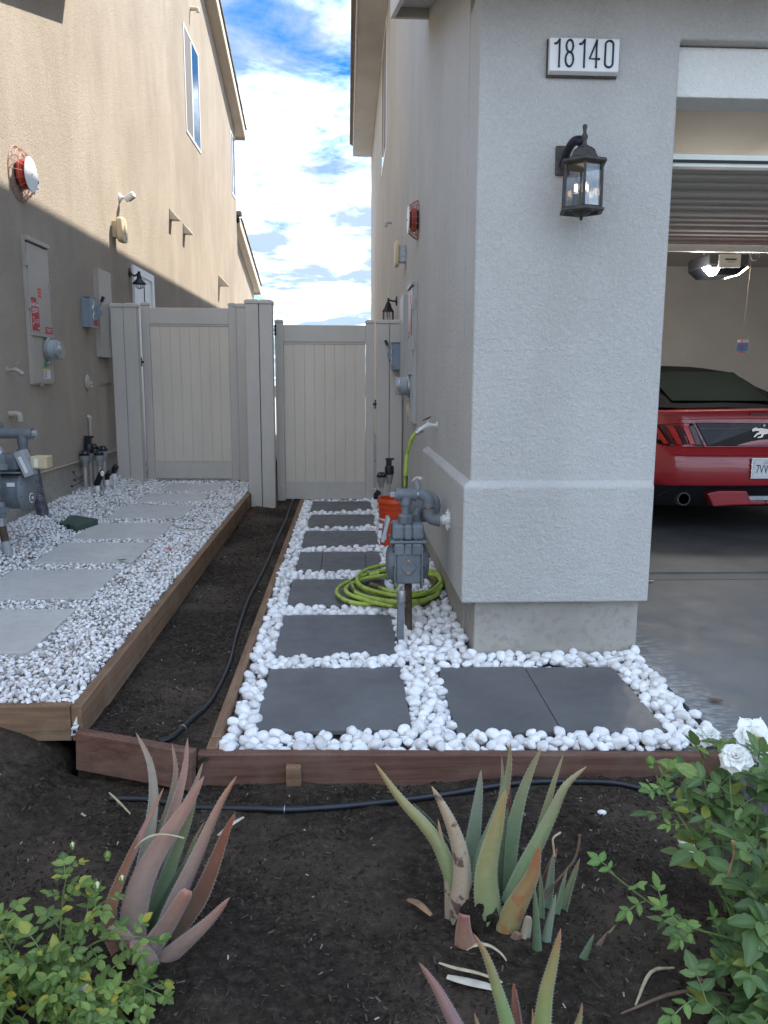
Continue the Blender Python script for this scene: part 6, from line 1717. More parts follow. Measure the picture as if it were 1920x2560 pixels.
# lower bumper: black valance, red diffuser wings, silver skid, exhausts
b = B()
lowz = [(ZG + 0.452, -0.045), (ZG + 0.40, -0.01), (ZG + 0.30, 0.05), (ZG + 0.25, 0.14)]
g2 = []
for z, yo in lowz:
    g2.append([b.bm.verts.new((CX + 0.93 * s, YR + yo + 0.01 + plan(s), z)) for s in cols])
for a, c in zip(g2, g2[1:]):
    for i in range(len(a) - 1): b.bm.faces.new((a[i], a[i + 1], c[i + 1], c[i]))
b.obj('valance', MAT['black_plastic'], car, smooth=40)
b = B(); b.tube([(CX + 0.86 * s, YR - 0.052 + plan(0.92 * s), ZG + 0.442 - 0.10 * max(0, abs(s) - 0.86) / 0.14) for s in np.linspace(-1, 1, 25)], 0.006, 6); b.obj('bumper_line', MAT['gloss_black'], car)
for sx in (-1, 1):
    X = lambda d: CX + sx * d
    b = B()
    poly = [(X(0.50), ZG + 0.385), (X(0.40), ZG + 0.405), (X(0.17), ZG + 0.405), (X(0.13), ZG + 0.325), (X(0.0), ZG + 0.318), (X(0.0), ZG + 0.292), (X(0.30), ZG + 0.285), (X(0.44), ZG + 0.275)]
    lo_ = [b.bm.verts.new((x, YR - 0.048, z)) for x, z in poly]; hi_ = [b.bm.verts.new((x, YR + 0.06, z)) for x, z in poly]
    b.bm.faces.new(lo_); b.bm.faces.new(hi_[::-1])
    for i in range(len(poly)): b.bm.faces.new((lo_[i], hi_[i], hi_[(i + 1) % len(poly)], lo_[(i + 1) % len(poly)]))
    b.obj('diffuser', MAT['car_red'], car, bevel=0.01)
    b = B(); b.lathe([(0.055, 0), (0.058, 0.01), (0.058, 0.09), (0.046, 0.09), (0.044, 0.0)], (X(0.66), YR + 0.02, ZG + 0.33), (0, 1, 0), 18); b.obj('exhaust', MAT['bronze'], car, smooth=40)
b = B(); b.box(CX - 0.16, CX + 0.16, YR - 0.035, YR + 0.05, ZG + 0.322, ZG + 0.360); b.obj('skid_plate', MAT['galv'], car, bevel=0.006)
b = B(); b.tube([(CX + s * 0.80, YR - 0.068 + plan(s * 0.85), ZG + 0.70) for s in np.linspace(-1, 1, 25)], 0.0035, 5); b.obj('bumper_crease', MAT['car_red'], car)
b = B(); b.hexa([(CX - 0.94, 7.0, ZG + 0.20), (CX + 0.94, 7.0, ZG + 0.20), (CX + 0.90, 10.8, ZG + 0.2), (CX - 0.90, 10.8, ZG + 0.2), (CX - 0.945, 6.6, ZG + 0.44), (CX + 0.945, 6.6, ZG + 0.44), (CX + 0.93, 10.9, ZG + 0.44), (CX - 0.93, 10.9, ZG + 0.44)]); b.obj('sill', MAT['black_plastic'], car)
for sx in (-1, 1):
    for y in (7.35, 10.05):
        b = B(); b.lathe([(0.22, -0.11), (0.30, -0.115), (0.335, -0.09), (0.335, 0.09), (0.30, 0.115), (0.22, 0.11)], (CX + sx * 0.84, y, ZG + 0.335), (1, 0, 0), 30); w = b.obj('wheel', MAT['rubber'], car, smooth=35)
        b = B(); b.lathe([(0.0, -0.09), (0.22, -0.10), (0.22, 0.10), (0.0, 0.09)], (CX + sx * 0.84, y, ZG + 0.335), (1, 0, 0), 24); b.obj('rim', MAT['galv'], w)
# soft top
st = [(7.12, 1.055, 0.80, 0.70, 1.045), (7.45, 1.20, 0.80, 0.58, 1.04), (7.95, 1.372, 0.80, 0.54, 1.04), (8.25, 1.432, 0.81, 0.54, 1.03), (8.6, 1.452, 0.82, 0.55, 1.03), (9.15, 1.44, 0.82, 0.55, 1.02)]
b = B(); ring_ = []
for y, zt2, hb, ht, zb2 in st:
    pr = [(-hb, zb2), (-hb + 0.04, zb2 + (zt2 - zb2) * 0.25), (-(hb + ht) / 2 - 0.02, zb2 + (zt2 - zb2) * 0.6), (-ht, zt2 - 0.045 if zt2 > 1.1 else zt2), (-ht * 0.5, zt2 - 0.008), (0, zt2), (ht * 0.5, zt2 - 0.008), (ht, zt2 - 0.045 if zt2 > 1.1 else zt2), ((hb + ht) / 2 + 0.02, zb2 + (zt2 - zb2) * 0.6), (hb - 0.04, zb2 + (zt2 - zb2) * 0.25), (hb, zb2)]
    ring_.append([b.bm.verts.new((CX + x, y, ZG + z)) for x, z in pr])
for a, c in zip(ring_, ring_[1:]):
    for i in range(10): b.bm.faces.new((a[i], a[i + 1], c[i + 1], c[i]))
b.bm.faces.new(ring_[-1]); b.bm.faces.new(ring_[0][::-1])
top = b.obj('soft_top', MAT['soft_black'], car, smooth=45)
b = B()
def on_top(y): 
    for (ya, za, *_), (yb, zb3, *_) in zip(st, st[1:]):
        if ya <= y <= yb: return ZG + za + (zb3 - za) * (y - ya) / (yb - ya)
q = [(CX - 0.46, 7.22), (CX + 0.46, 7.22), (CX + 0.44, 7.93), (CX - 0.44, 7.93)]
b.hexa([(x, y - 0.006, on_top(y) + 0.006) for x, y in q] + [(x, y - 0.012, on_top(y) + 0.014) for x, y in q]); b.obj('rear_window', MAT['car_glass'], top)
b = B(); b.hexa([(CX - 0.80, 9.16, ZG + 1.02), (CX + 0.80, 9.16, ZG + 1.02), (CX + 0.82, 9.95, ZG + 1.0), (CX - 0.82, 9.95, ZG + 1.0), (CX - 0.55, 9.16, ZG + 1.43), (CX + 0.55, 9.16, ZG + 1.43), (CX + 0.80, 9.90, ZG + 1.01), (CX - 0.80, 9.90, ZG + 1.01)]); b.obj('windscreen', MAT['car_glass'], car)
# ------------------------------------------------------------------ planting: leaf spines in metres
ALOE_LEFT = [('b',1,0.0402,'n',[(-0.5594,1.93,-0.1585),(-0.5683,1.9543,-0.0842),(-0.5602,1.9786,-0.0099),(-0.5483,2.0029,0.0648),(-0.5365,2.0271,0.1406),(-0.5321,2.0514,0.2186),(-0.5467,2.0757,0.2969),(-0.5862,2.1,0.3688)]),
 ('g2',1,0.0331,'n',[(-0.5526,1.95,-0.1576),(-0.5469,1.9743,-0.0902),(-0.5378,1.9986,-0.0224),(-0.5256,2.0229,0.0458),(-0.5095,2.0471,0.114),(-0.4899,2.0714,0.1822),(-0.4801,2.0957,0.2539),(-0.4932,2.12,0.3273)]),
 ('p',1,0.0386,'n',[(-0.5579,1.93,-0.1255),(-0.5465,1.9514,-0.0569),(-0.532,1.9729,0.0117),(-0.5092,1.9943,0.0783),(-0.4842,2.0157,0.1451),(-0.4615,2.0371,0.2138),(-0.446,2.0586,0.2857),(-0.4407,2.08,0.3602)]),
 ('b',1,0.0325,'n',[(-0.5372,1.94,-0.1337),(-0.5258,1.9557,-0.0699),(-0.5128,1.9714,-0.0061),(-0.4945,1.9871,0.0565),(-0.4726,2.0029,0.1182),(-0.4491,2.0186,0.1798),(-0.4184,2.0343,0.2381),(-0.3961,2.05,0.3005)]),
 ('p',-1,0.0626,'n',[(-0.5406,1.86,-0.1367),(-0.552,1.8657,-0.0606),(-0.5426,1.8714,0.0151),(-0.5182,1.8771,0.0864),(-0.4828,1.8829,0.1519),(-0.4424,1.8886,0.2136),(-0.4018,1.8943,0.2751),(-0.3655,1.9,0.3391)]),
 ('g',1,0.0430,'n',[(-0.5282,1.9,-0.1525),(-0.5194,1.9114,-0.0933),(-0.5044,1.9229,-0.0357),(-0.4843,1.9343,0.0203),(-0.4636,1.9457,0.0763),(-0.4414,1.9571,0.1318),(-0.4196,1.9686,0.1878),(-0.4016,1.98,0.2454)]),
 ('po',-1,0.0423,'n',[(-0.5055,1.88,-0.1375),(-0.4782,1.8871,-0.0692),(-0.4481,1.8943,-0.0026),(-0.4167,1.9014,0.0631),(-0.3861,1.9086,0.129),(-0.3571,1.9157,0.1956),(-0.3256,1.9229,0.2607),(-0.2882,1.93,0.3219)]),
 ('r',1,0.0519,'n',[(-0.5028,1.89,-0.1552),(-0.4657,1.8914,-0.1019),(-0.4273,1.8929,-0.0503),(-0.3893,1.8943,0.0012),(-0.3619,1.8957,0.0598),(-0.3385,1.8971,0.1201),(-0.3157,1.8986,0.1801),(-0.2891,1.9,0.2378)]),
 ('p',-1,0.0443,'c',[(-0.5211,1.83,-0.1229),(-0.5028,1.8257,-0.0909),(-0.484,1.8214,-0.0598),(-0.4644,1.8171,-0.0296),(-0.4452,1.8129,0.0006),(-0.4277,1.8086,0.0318),(-0.4109,1.8043,0.0631),(-0.3939,1.8,0.0939)]),
 ('p',-1,0.0403,'n',[(-0.5108,1.83,-0.1454),(-0.474,1.8257,-0.123),(-0.4412,1.8214,-0.093),(-0.4094,1.8171,-0.0621),(-0.378,1.8129,-0.0312),(-0.3478,1.8086,0.0007),(-0.3201,1.8043,0.0351),(-0.2934,1.8,0.0699)]),
 ('p',-1,0.0297,'n',[(-0.5805,1.88,-0.1448),(-0.6073,1.89,-0.0833),(-0.6153,1.9,-0.018),(-0.5934,1.91,0.0443),(-0.5661,1.92,0.1042),(-0.5376,1.93,0.1635),(-0.5083,1.94,0.2227),(-0.48,1.95,0.2824)]),
 ('r2',1,0.0330,'n',[(-0.5807,1.86,-0.145),(-0.6006,1.86,-0.0951),(-0.6124,1.86,-0.0428),(-0.6026,1.86,0.0105),(-0.5855,1.86,0.0615),(-0.5653,1.86,0.1108),(-0.5441,1.86,0.1592),(-0.5224,1.86,0.2069)]),
 ('d',1,0.0284,'n',[(-0.528,1.9,-0.146),(-0.519,1.9057,-0.1113),(-0.5093,1.9114,-0.0769),(-0.4955,1.9171,-0.0443),(-0.4792,1.9229,-0.0129),(-0.4629,1.9286,0.0186),(-0.4471,1.9343,0.0503),(-0.4318,1.94,0.0824)]),
 ('g',1,0.0216,'n',[(-0.5249,1.91,-0.1539),(-0.5078,1.92,-0.1066),(-0.4899,1.93,-0.0595),(-0.4665,1.94,-0.0152),(-0.442,1.95,0.0286),(-0.4258,1.96,0.077),(-0.4076,1.97,0.1247),(-0.3834,1.98,0.1695)]),
 ('p',-1,0.0347,'c',[(-0.5296,1.82,-0.1209),(-0.5358,1.8157,-0.097),(-0.5419,1.8114,-0.0732),(-0.5492,1.8071,-0.0504),(-0.5595,1.8029,-0.0298),(-0.5724,1.7986,-0.0123),(-0.5857,1.7943,-0.016),(-0.5915,1.79,-0.0332)]),
 ('p',-1,0.0449,'c',[(-0.5025,1.8,-0.1213),(-0.4992,1.7957,-0.105),(-0.5007,1.7914,-0.0892),(-0.5053,1.7871,-0.0749),(-0.5109,1.7829,-0.0614),(-0.5182,1.7786,-0.0498),(-0.5275,1.7743,-0.0427),(-0.5374,1.77,-0.0377)])]
ALOE_RIGHT = [('y',-1,0.0389,'n',[(0.3043,1.93,-0.0835),(0.2852,1.9357,-0.0155),(0.2643,1.9414,0.0516),(0.2361,1.9471,0.115),(0.195,1.9529,0.17),(0.1488,1.9586,0.2201),(0.1079,1.9643,0.2744),(0.0708,1.97,0.3312)]),
 ('d',1,0.0227,'n',[(0.3059,1.95,-0.022),(0.2952,1.9543,0.0157),(0.284,1.9586,0.0531),(0.2685,1.9629,0.0888),(0.2474,1.9671,0.1212),(0.2241,1.9714,0.1518),(0.1993,1.9757,0.181),(0.1742,1.98,0.2099)]),
 ('t',-1,0.0502,'n',[(0.3007,1.9,-0.1177),(0.292,1.9043,-0.0572),(0.2991,1.9086,0.0024),(0.2989,1.9129,0.0624),(0.2893,1.9171,0.1218),(0.2706,1.9214,0.1786),(0.2457,1.9257,0.2325),(0.2173,1.93,0.2842)]),
 ('t',-1,0.0244,'n',[(0.2705,1.93,-0.1252),(0.2709,1.9329,-0.0808),(0.2707,1.9357,-0.0366),(0.2671,1.9386,0.0074),(0.2602,1.9414,0.0508),(0.2524,1.9443,0.094),(0.2451,1.9471,0.137),(0.2379,1.95,0.1798)]),
 ('b2',1,0.0503,'n',[(0.3605,2.0,-0.1556),(0.3505,2.0086,-0.0963),(0.3419,2.0171,-0.0369),(0.3419,2.0257,0.0227),(0.3497,2.0343,0.0817),(0.3571,2.0429,0.1407),(0.3641,2.0514,0.1997),(0.3694,2.06,0.2589)]),
 ('y',-1,0.0651,'n',[(0.3868,1.88,-0.1239),(0.3725,1.88,-0.0615),(0.3605,1.88,0.0006),(0.3575,1.88,0.0628),(0.3651,1.88,0.1234),(0.3782,1.88,0.1822),(0.3906,1.88,0.2405),(0.402,1.88,0.2987)]),
 ('g',1,0.0398,'n',[(0.3807,1.96,-0.1655),(0.3552,1.97,-0.0922),(0.3569,1.98,-0.015),(0.3713,1.99,0.0602),(0.3979,2.0,0.1316),(0.4235,2.01,0.2032),(0.4388,2.02,0.2781),(0.4441,2.03,0.3545)]),
 ('g',1,0.0193,'n',[(0.3926,2.0,-0.0103),(0.3996,2.0114,0.032),(0.4067,2.0229,0.0744),(0.4139,2.0343,0.1171),(0.4219,2.0457,0.1598),(0.4293,2.0571,0.2028),(0.4322,2.0686,0.2465),(0.4305,2.08,0.2905)]),
 ('g',1,0.0482,'n',[(0.4064,1.96,-0.1372),(0.4196,1.97,-0.0681),(0.4326,1.98,0.001),(0.4436,1.99,0.0704),(0.4563,2.0,0.1395),(0.4744,2.01,0.2071),(0.4989,2.02,0.2724),(0.5288,2.03,0.3354)]),
 ('g3',-1,0.0487,'n',[(0.3954,1.92,-0.1691),(0.4201,1.9243,-0.0919),(0.4484,1.9286,-0.0169),(0.4782,1.9329,0.0568),(0.5124,1.9371,0.1277),(0.5448,1.9414,0.199),(0.5768,1.9457,0.2699),(0.6324,1.95,0.3218)]),
 ('g3',1,0.0310,'n',[(0.4332,1.94,-0.1375),(0.4583,1.9486,-0.0718),(0.4826,1.9571,-0.0059),(0.5035,1.9657,0.0613),(0.5217,1.9743,0.1293),(0.5401,1.9829,0.1971),(0.5596,1.9914,0.2644),(0.5823,2.0,0.3305)]),
 ('o',-1,0.0583,'n',[(0.3755,1.86,-0.1546),(0.399,1.8571,-0.1114),(0.4148,1.8543,-0.0638),(0.4304,1.8514,-0.0167),(0.4498,1.8486,0.0278),(0.4681,1.8457,0.0726),(0.4786,1.8429,0.1203),(0.4856,1.84,0.1687)]),
 ('ps',-1,0.0705,'s',[(0.3122,1.83,-0.1587),(0.307,1.8257,-0.1346),(0.3021,1.8214,-0.1106),(0.2973,1.8171,-0.0868),(0.2931,1.8129,-0.063),(0.2907,1.8086,-0.0392),(0.2901,1.8043,-0.0156),(0.2899,1.8,0.0078)]),
 ('d',1,0.0248,'n',[(0.4054,1.95,-0.1683),(0.4081,1.9557,-0.1167),(0.4106,1.9614,-0.0651),(0.4128,1.9671,-0.0136),(0.4158,1.9729,0.0377),(0.4208,1.9786,0.0886),(0.4275,1.9843,0.1391),(0.4344,1.99,0.1895)]),
 ('r',1,0.0170,'n',[(0.4296,2.0,-0.0597),(0.4343,2.0071,-0.019),(0.439,2.0143,0.0217),(0.443,2.0214,0.0626),(0.4457,2.0286,0.1036),(0.4477,2.0357,0.1446),(0.4494,2.0429,0.1857),(0.4511,2.05,0.2269)]),
 ('b2',1,0.0385,'n',[(0.5068,1.92,-0.2449),(0.5148,1.9229,-0.1987),(0.5227,1.9257,-0.1527),(0.5296,1.9286,-0.1067),(0.5358,1.9314,-0.0607),(0.5413,1.9343,-0.0147),(0.5458,1.9371,0.0312),(0.5497,1.94,0.077)]),
 ('r',1,0.0288,'n',[(0.5095,1.95,-0.1231),(0.517,1.9529,-0.0942),(0.5244,1.9557,-0.0652),(0.532,1.9586,-0.0364),(0.5402,1.9614,-0.0078),(0.5492,1.9643,0.0204),(0.5588,1.9671,0.0484),(0.5685,1.97,0.0763)]),
 ('g',1,0.0324,'n',[(0.5331,1.92,-0.2457),(0.5459,1.9229,-0.2012),(0.5586,1.9257,-0.1568),(0.5708,1.9286,-0.1125),(0.5823,1.9314,-0.068),(0.5949,1.9343,-0.0242),(0.6087,1.9371,0.0191),(0.6227,1.94,0.0621)]),
 ('g',1,0.0168,'n',[(0.5421,1.9,-0.1582),(0.5474,1.9029,-0.1278),(0.5527,1.9057,-0.0975),(0.558,1.9086,-0.0673),(0.5637,1.9114,-0.0372),(0.57,1.9143,-0.0073),(0.5771,1.9171,0.0223),(0.5842,1.92,0.0518)]),
 ('d2',-1,0.0242,'n',[(0.4724,1.78,-0.2027),(0.4732,1.7786,-0.1576),(0.473,1.7771,-0.1127),(0.4718,1.7757,-0.0682),(0.469,1.7743,-0.024),(0.4653,1.7729,0.0198),(0.4612,1.7714,0.0633),(0.4571,1.77,0.1063)]),
 ('b2',-1,0.0283,'n',[(0.4898,1.8,-0.2111),(0.4909,1.8,-0.1714),(0.494,1.8,-0.1322),(0.4981,1.8,-0.0934),(0.5028,1.8,-0.055),(0.5087,1.8,-0.0171),(0.515,1.8,0.0204),(0.5212,1.8,0.0578)]),
 ('d2',-1,0.0264,'n',[(0.5211,1.76,-0.2235),(0.5343,1.7571,-0.1935),(0.5472,1.7543,-0.1636),(0.56,1.7514,-0.1339),(0.5725,1.7486,-0.1042),(0.5838,1.7457,-0.0741),(0.5935,1.7429,-0.0433),(0.6026,1.74,-0.0124)]),
 ('g',1,0.0173,'n',[(0.505,1.82,-0.1546),(0.5285,1.8229,-0.1348),(0.5556,1.8257,-0.1207),(0.5872,1.8286,-0.118),(0.6187,1.8314,-0.1138),(0.649,1.8343,-0.1059),(0.6732,1.8371,-0.0868),(0.6938,1.84,-0.0636)]),
 ('r3',-1,0.0226,'n',[(0.518,1.8,-0.1937),(0.5386,1.7986,-0.1724),(0.56,1.7971,-0.1524),(0.5842,1.7957,-0.1372),(0.608,1.7943,-0.1214),(0.6268,1.7929,-0.099),(0.6408,1.7914,-0.0722),(0.6543,1.79,-0.0452)]),
 ('d2',-1,0.0147,'n',[(0.5329,1.75,-0.1793),(0.5326,1.7486,-0.1643),(0.5323,1.7471,-0.1494),(0.5318,1.7457,-0.1345),(0.5308,1.7443,-0.1197),(0.5293,1.7429,-0.1049),(0.5276,1.7414,-0.0902),(0.5259,1.74,-0.0755)]),
 ('g',1,0.0179,'n',[(0.5074,1.88,-0.1652),(0.5081,1.8829,-0.1318),(0.5089,1.8857,-0.0985),(0.5095,1.8886,-0.0653),(0.5095,1.8914,-0.0321),(0.5082,1.8943,0.001),(0.506,1.8971,0.0341),(0.5037,1.9,0.067)]),
 ('t2',-1,0.0248,'c',[(0.434,1.82,-0.1386),(0.4388,1.82,-0.1215),(0.4438,1.82,-0.1045),(0.4485,1.82,-0.0874),(0.4525,1.82,-0.0701),(0.4553,1.82,-0.0525),(0.4571,1.82,-0.0347),(0.4588,1.82,-0.017)]),
 ('r3',-1,0.0326,'c',[(0.391,1.83,-0.159),(0.4001,1.8286,-0.1469),(0.4091,1.8271,-0.1348),(0.4169,1.8257,-0.1216),(0.4227,1.8243,-0.1071),(0.4273,1.8229,-0.0919),(0.4314,1.8214,-0.0766),(0.4356,1.82,-0.0613)])]
ALOE_FRONT = [('pp',-1,0.0285,'n',[(0.2534,1.4,-0.0314),(0.2393,1.4086,-0.0051),(0.2251,1.4171,0.0213),(0.2106,1.4257,0.0478),(0.1961,1.4343,0.0744),(0.1807,1.4429,0.1007),(0.1629,1.4514,0.1257),(0.1436,1.46,0.1498)]),
 ('gr',-1,0.0283,'n',[(0.3321,1.4,-0.053),(0.3285,1.4057,-0.0107),(0.3232,1.4114,0.0314),(0.3125,1.4171,0.0723),(0.3002,1.4229,0.1128),(0.2878,1.4286,0.1532),(0.2721,1.4343,0.1922),(0.2512,1.44,0.2285)]),
 ('gr2',-1,0.0343,'n',[(0.3713,1.4,-0.0546),(0.3817,1.4057,-0.0139),(0.3908,1.4114,0.0272),(0.3953,1.4171,0.0692),(0.4013,1.4229,0.1108),(0.4113,1.4286,0.1515),(0.421,1.4343,0.1922),(0.4299,1.44,0.2331)]),
 ('r',1,0.0257,'n',[(0.3501,1.42,-0.0732),(0.3492,1.4257,-0.0492),(0.3484,1.4314,-0.0251),(0.3475,1.4371,-0.0009),(0.3463,1.4429,0.0233),(0.3449,1.4486,0.0475),(0.3432,1.4543,0.0718),(0.3415,1.46,0.0962)]),
 ('gr',-1,0.0179,'n',[(0.4301,1.41,-0.0667),(0.4384,1.4129,-0.0476),(0.4468,1.4157,-0.0285),(0.4551,1.4186,-0.0094),(0.4632,1.4214,0.0098),(0.4705,1.4243,0.0294),(0.4754,1.4271,0.0498),(0.4778,1.43,0.0708)]),
 ('gr',-1,0.0161,'n',[(0.2941,1.39,-0.0417),(0.2874,1.3914,-0.0241),(0.2807,1.3929,-0.0065),(0.2741,1.3943,0.011),(0.2675,1.3957,0.0284),(0.261,1.3971,0.0459),(0.255,1.3986,0.0635),(0.2502,1.4,0.0815)]),
 ('o',-1,0.0102,'n',[(0.3563,1.38,-0.0344),(0.3584,1.3814,-0.0156),(0.3606,1.3829,0.0031),(0.3627,1.3843,0.0218),(0.3647,1.3857,0.0406),(0.3661,1.3871,0.0593),(0.366,1.3886,0.0782),(0.3644,1.39,0.097)])]
def aloe_mat(name, base, mid, tip, blotch=None, blotchc=(0.1, 0.03, 0.05)):
    m = M(name, 0.42, spec=0.4)
    t_ = m.attr('along')
    e_ = m.attr('edge')
    m.world()
    n1 = m.noise(18, 5, 0.6); n2 = m.noise(70, 4, 0.65)
    u = m.math('ADD', t_, m.math('MULTIPLY', m.math('SUBTRACT', n1, 0.5), 0.35))
    c = m.ramp(u, [(0.0, base), (0.45, mid), (0.82, tuple(a * 0.5 + b_ * 0.5 for a, b_ in zip(mid, tip))), (1.0, tip)])
    c = m.mix(m.ramp(n2, [(0.42, 0.16), (0.6, 0.0)]), c, tuple(v * 0.55 for v in mid))
    c = m.mix(m.ramp(n1, [(0.55, 0.0), (0.75, 0.28)]), c, tuple(min(1, v * 1.35 + 0.03) for v in mid))
    if blotch:
        c = m.mix(m.ramp(m.noise(26, 3, 0.5), [(blotch, 0.0), (blotch + 0.05, 0.85)]), c, blotchc)
    c = m.mix(m.math('MULTIPLY', e_, 0.55), c, tuple(min(1, v * 0.6 + 0.26) for v in mid))
    m.color(c).bump(m.noise(120, 4, 0.6), 0.12, 0.002)
    m.b.inputs['Subsurface Weight'].default_value = 0.06
    return m.done()
AM = {
 'g': aloe_mat('green_aloe_leaf', (0.27, 0.33, 0.19), (0.17, 0.26, 0.14), (0.30, 0.19, 0.10)),
 'g2': aloe_mat('pinkish_green_aloe_leaf', (0.22, 0.27, 0.16), (0.24, 0.25, 0.17), (0.34, 0.15, 0.10)),
 'g3': aloe_mat('bright_green_aloe_leaf', (0.20, 0.29, 0.15), (0.21, 0.29, 0.14), (0.36, 0.24, 0.13)),
 'b': aloe_mat('grey_green_aloe_leaf', (0.25, 0.30, 0.22), (0.31, 0.31, 0.24), (0.34, 0.17, 0.11)),
 'b2': aloe_mat('blue_green_aloe_leaf', (0.18, 0.25, 0.16), (0.20, 0.29, 0.20), (0.27, 0.25, 0.18)),
 'p': aloe_mat('dusky_pink_aloe_leaf', (0.36, 0.29, 0.24), (0.36, 0.245, 0.20), (0.40, 0.18, 0.12)),
 'po': aloe_mat('mauve_aloe_leaf_orange_tip', (0.33, 0.26, 0.23), (0.33, 0.235, 0.20), (0.46, 0.19, 0.08)),
 'pp': aloe_mat('purple_pink_aloe_leaf', (0.27, 0.17, 0.16), (0.26, 0.155, 0.14), (0.30, 0.11, 0.06)),
 'ps': aloe_mat('pink_aloe_stub', (0.48, 0.40, 0.30), (0.42, 0.25, 0.18), (0.34, 0.15, 0.12)),
 'r': aloe_mat('brown_red_aloe_leaf', (0.16, 0.15, 0.10), (0.19, 0.105, 0.075), (0.34, 0.10, 0.05)),
 'r2': aloe_mat('dry_red_aloe_leaf', (0.34, 0.19, 0.13), (0.38, 0.19, 0.11), (0.30, 0.12, 0.09), 0.62, (0.11, 0.05, 0.035)),
 'r3': aloe_mat('faded_brown_aloe_leaf', (0.26, 0.18, 0.12), (0.26, 0.19, 0.14), (0.24, 0.12, 0.08)),
 'y': aloe_mat('yellow_green_aloe_leaf', (0.25, 0.34, 0.17), (0.30, 0.31, 0.14), (0.40, 0.24, 0.09)),
 'o': aloe_mat('olive_aloe_leaf_rust_flank', (0.27, 0.29, 0.14), (0.33, 0.25, 0.11), (0.36, 0.13, 0.055), 0.57, (0.36, 0.15, 0.07)),
 'd': aloe_mat('dark_green_aloe_leaf', (0.07, 0.11, 0.06), (0.08, 0.125, 0.07), (0.13, 0.15, 0.08)),
 'd2': aloe_mat('deep_green_aloe_leaf', (0.10, 0.16, 0.09), (0.12, 0.20, 0.11), (0.17, 0.21, 0.12)),
 'gr': aloe_mat('green_aloe_leaf_red_tip', (0.20, 0.30, 0.12), (0.22, 0.30, 0.12), (0.36, 0.12, 0.06)),
 'gr2': aloe_mat('lime_aloe_leaf_red_tip', (0.24, 0.32, 0.12), (0.26, 0.30, 0.11), (0.36, 0.13, 0.07)),
 't': aloe_mat('dead_tan_aloe_leaf', (0.40, 0.33, 0.25), (0.45, 0.36, 0.25), (0.44, 0.29, 0.16), 0.585, (0.10, 0.045, 0.05)),
 't2': aloe_mat('bleached_aloe_leaf', (0.42, 0.38, 0.28), (0.44, 0.40, 0.29), (0.40, 0.33, 0.22)),
}
EYE = Vector((0, 0, 1.327))
def aloe_leaf(parent, kind, side, W, prof, spine, rng):
    sp = [Vector(p) for p in spine]
    sp = spline(sp, 3)
    n = len(sp)
    verts, along, edge, faces = [], [], [], []
    K = 9
    teeth = []
    roll = rng.uniform(-0.35, 0.35)
    for i, p in enumerate(sp):
        t_ = i / (n - 1)
        tan = (sp[min(i + 1, n - 1)] - sp[max(i - 1, 0)]).normalized()
        view = (EYE - p).normalized()
        w = tan.cross(view).normalized()
        nn = w.cross(tan).normalized()
        if nn.dot(view) < 0: nn = -nn
        q = w * math.cos(roll) + nn * math.sin(roll); nn = nn * math.cos(roll) - w * math.sin(roll); w = q
        if prof == 'n': f = (1 - t_) ** 0.62 * (0.55 + 0.45 * min(1, t_ * 3.0 + 0.25)) + 0.02
        elif prof == 'c': f = 1.0 - 0.45 * t_ - (0.25 if i == n - 1 else 0)
        else: f = 1.0 - 0.70 * t_ ** 0.7
        hw = W * 0.64 * f
        cup = (0.52 if side < 0 else -0.34) * hw             # bulging back or hollow face towards the viewer
        th = 0.30 * hw + 0.0012
        for k in range(K):
            a = -1 + 2 * k / (K - 1)
            wob = 0.0007 * noise.noise(Vector((i * 0.7, k * 0.9, hw * 40)))
            verts.append(p + w * hw * a + nn * (cup * (1 - a * a) + wob)); along.append(t_); edge.append(1.0 if abs(a) > 0.95 else 0.0)
        for k in range(K):
            a = 1 - 2 * k / (K - 1)
            verts.append(p + w * hw * a + nn * (cup * (1 - a * a) - th * (1 - a * a) - 0.0004)); along.append(t_); edge.append(0.0)
        if 0.06 < t_ < 0.93 and prof != 's' and hw > 0.004:
            for a in (-1, 1):
                teeth.append((p + w * hw * a, w * a, tan, 0.0026 + 0.05 * hw, t_))
    R2 = 2 * K
    for i in range(n - 1):
        for k in range(R2):
            k2 = (k + 1) % R2
            faces.append((i * R2 + k, i * R2 + k2, (i + 1) * R2 + k2, (i + 1) * R2 + k))
    faces.append(tuple(range(R2))[::-1]); faces.append(tuple((n - 1) * R2 + k for k in range(R2)))
    for c, o_, tg, s, t_ in teeth:
        for off in (-0.35, 0.15):
            b0 = len(verts); cc = c + tg * (sp[1] - sp[0]).length * off
            u3 = o_.cross(tg).normalized() * s * 0.3
            verts += [cc - tg * s * 0.7 - o_ * s * 0.6, cc + tg * s * 0.7 - o_ * s * 0.6, cc + o_ * s + tg * s * 0.4, cc + u3 - o_ * s * 0.5]
            along += [t_] * 4; edge += [1.0] * 4
            faces += [(b0, b0 + 1, b0 + 2), (b0 + 1, b0 + 3, b0 + 2), (b0 + 3, b0, b0 + 2)]
    c = WORLD[parent.name]
    me = bpy.data.meshes.new('leaf'); me.from_pydata([tuple(v - c) for v in verts], [], faces)
    for nm, dat in (('along', along), ('edge', edge)):
        at = me.attributes.new(nm, 'FLOAT', 'POINT'); at.data.foreach_set('value', dat)
    me.polygons.foreach_set('use_smooth', [True] * len(faces))
    me.materials.append(AM[kind])
    o = bpy.data.objects.new('leaf', me); COL.objects.link(o); o.parent = parent
    return o
rng_a = random.Random(3)
def aloe(name, data, loc, label):
    t = thing(name, loc, label, 'aloe', 'aloe plants')
    for kind, side, W, prof, sp in data:
        o = aloe_leaf(t, kind, side, W, prof, sp, rng_a)
    return t
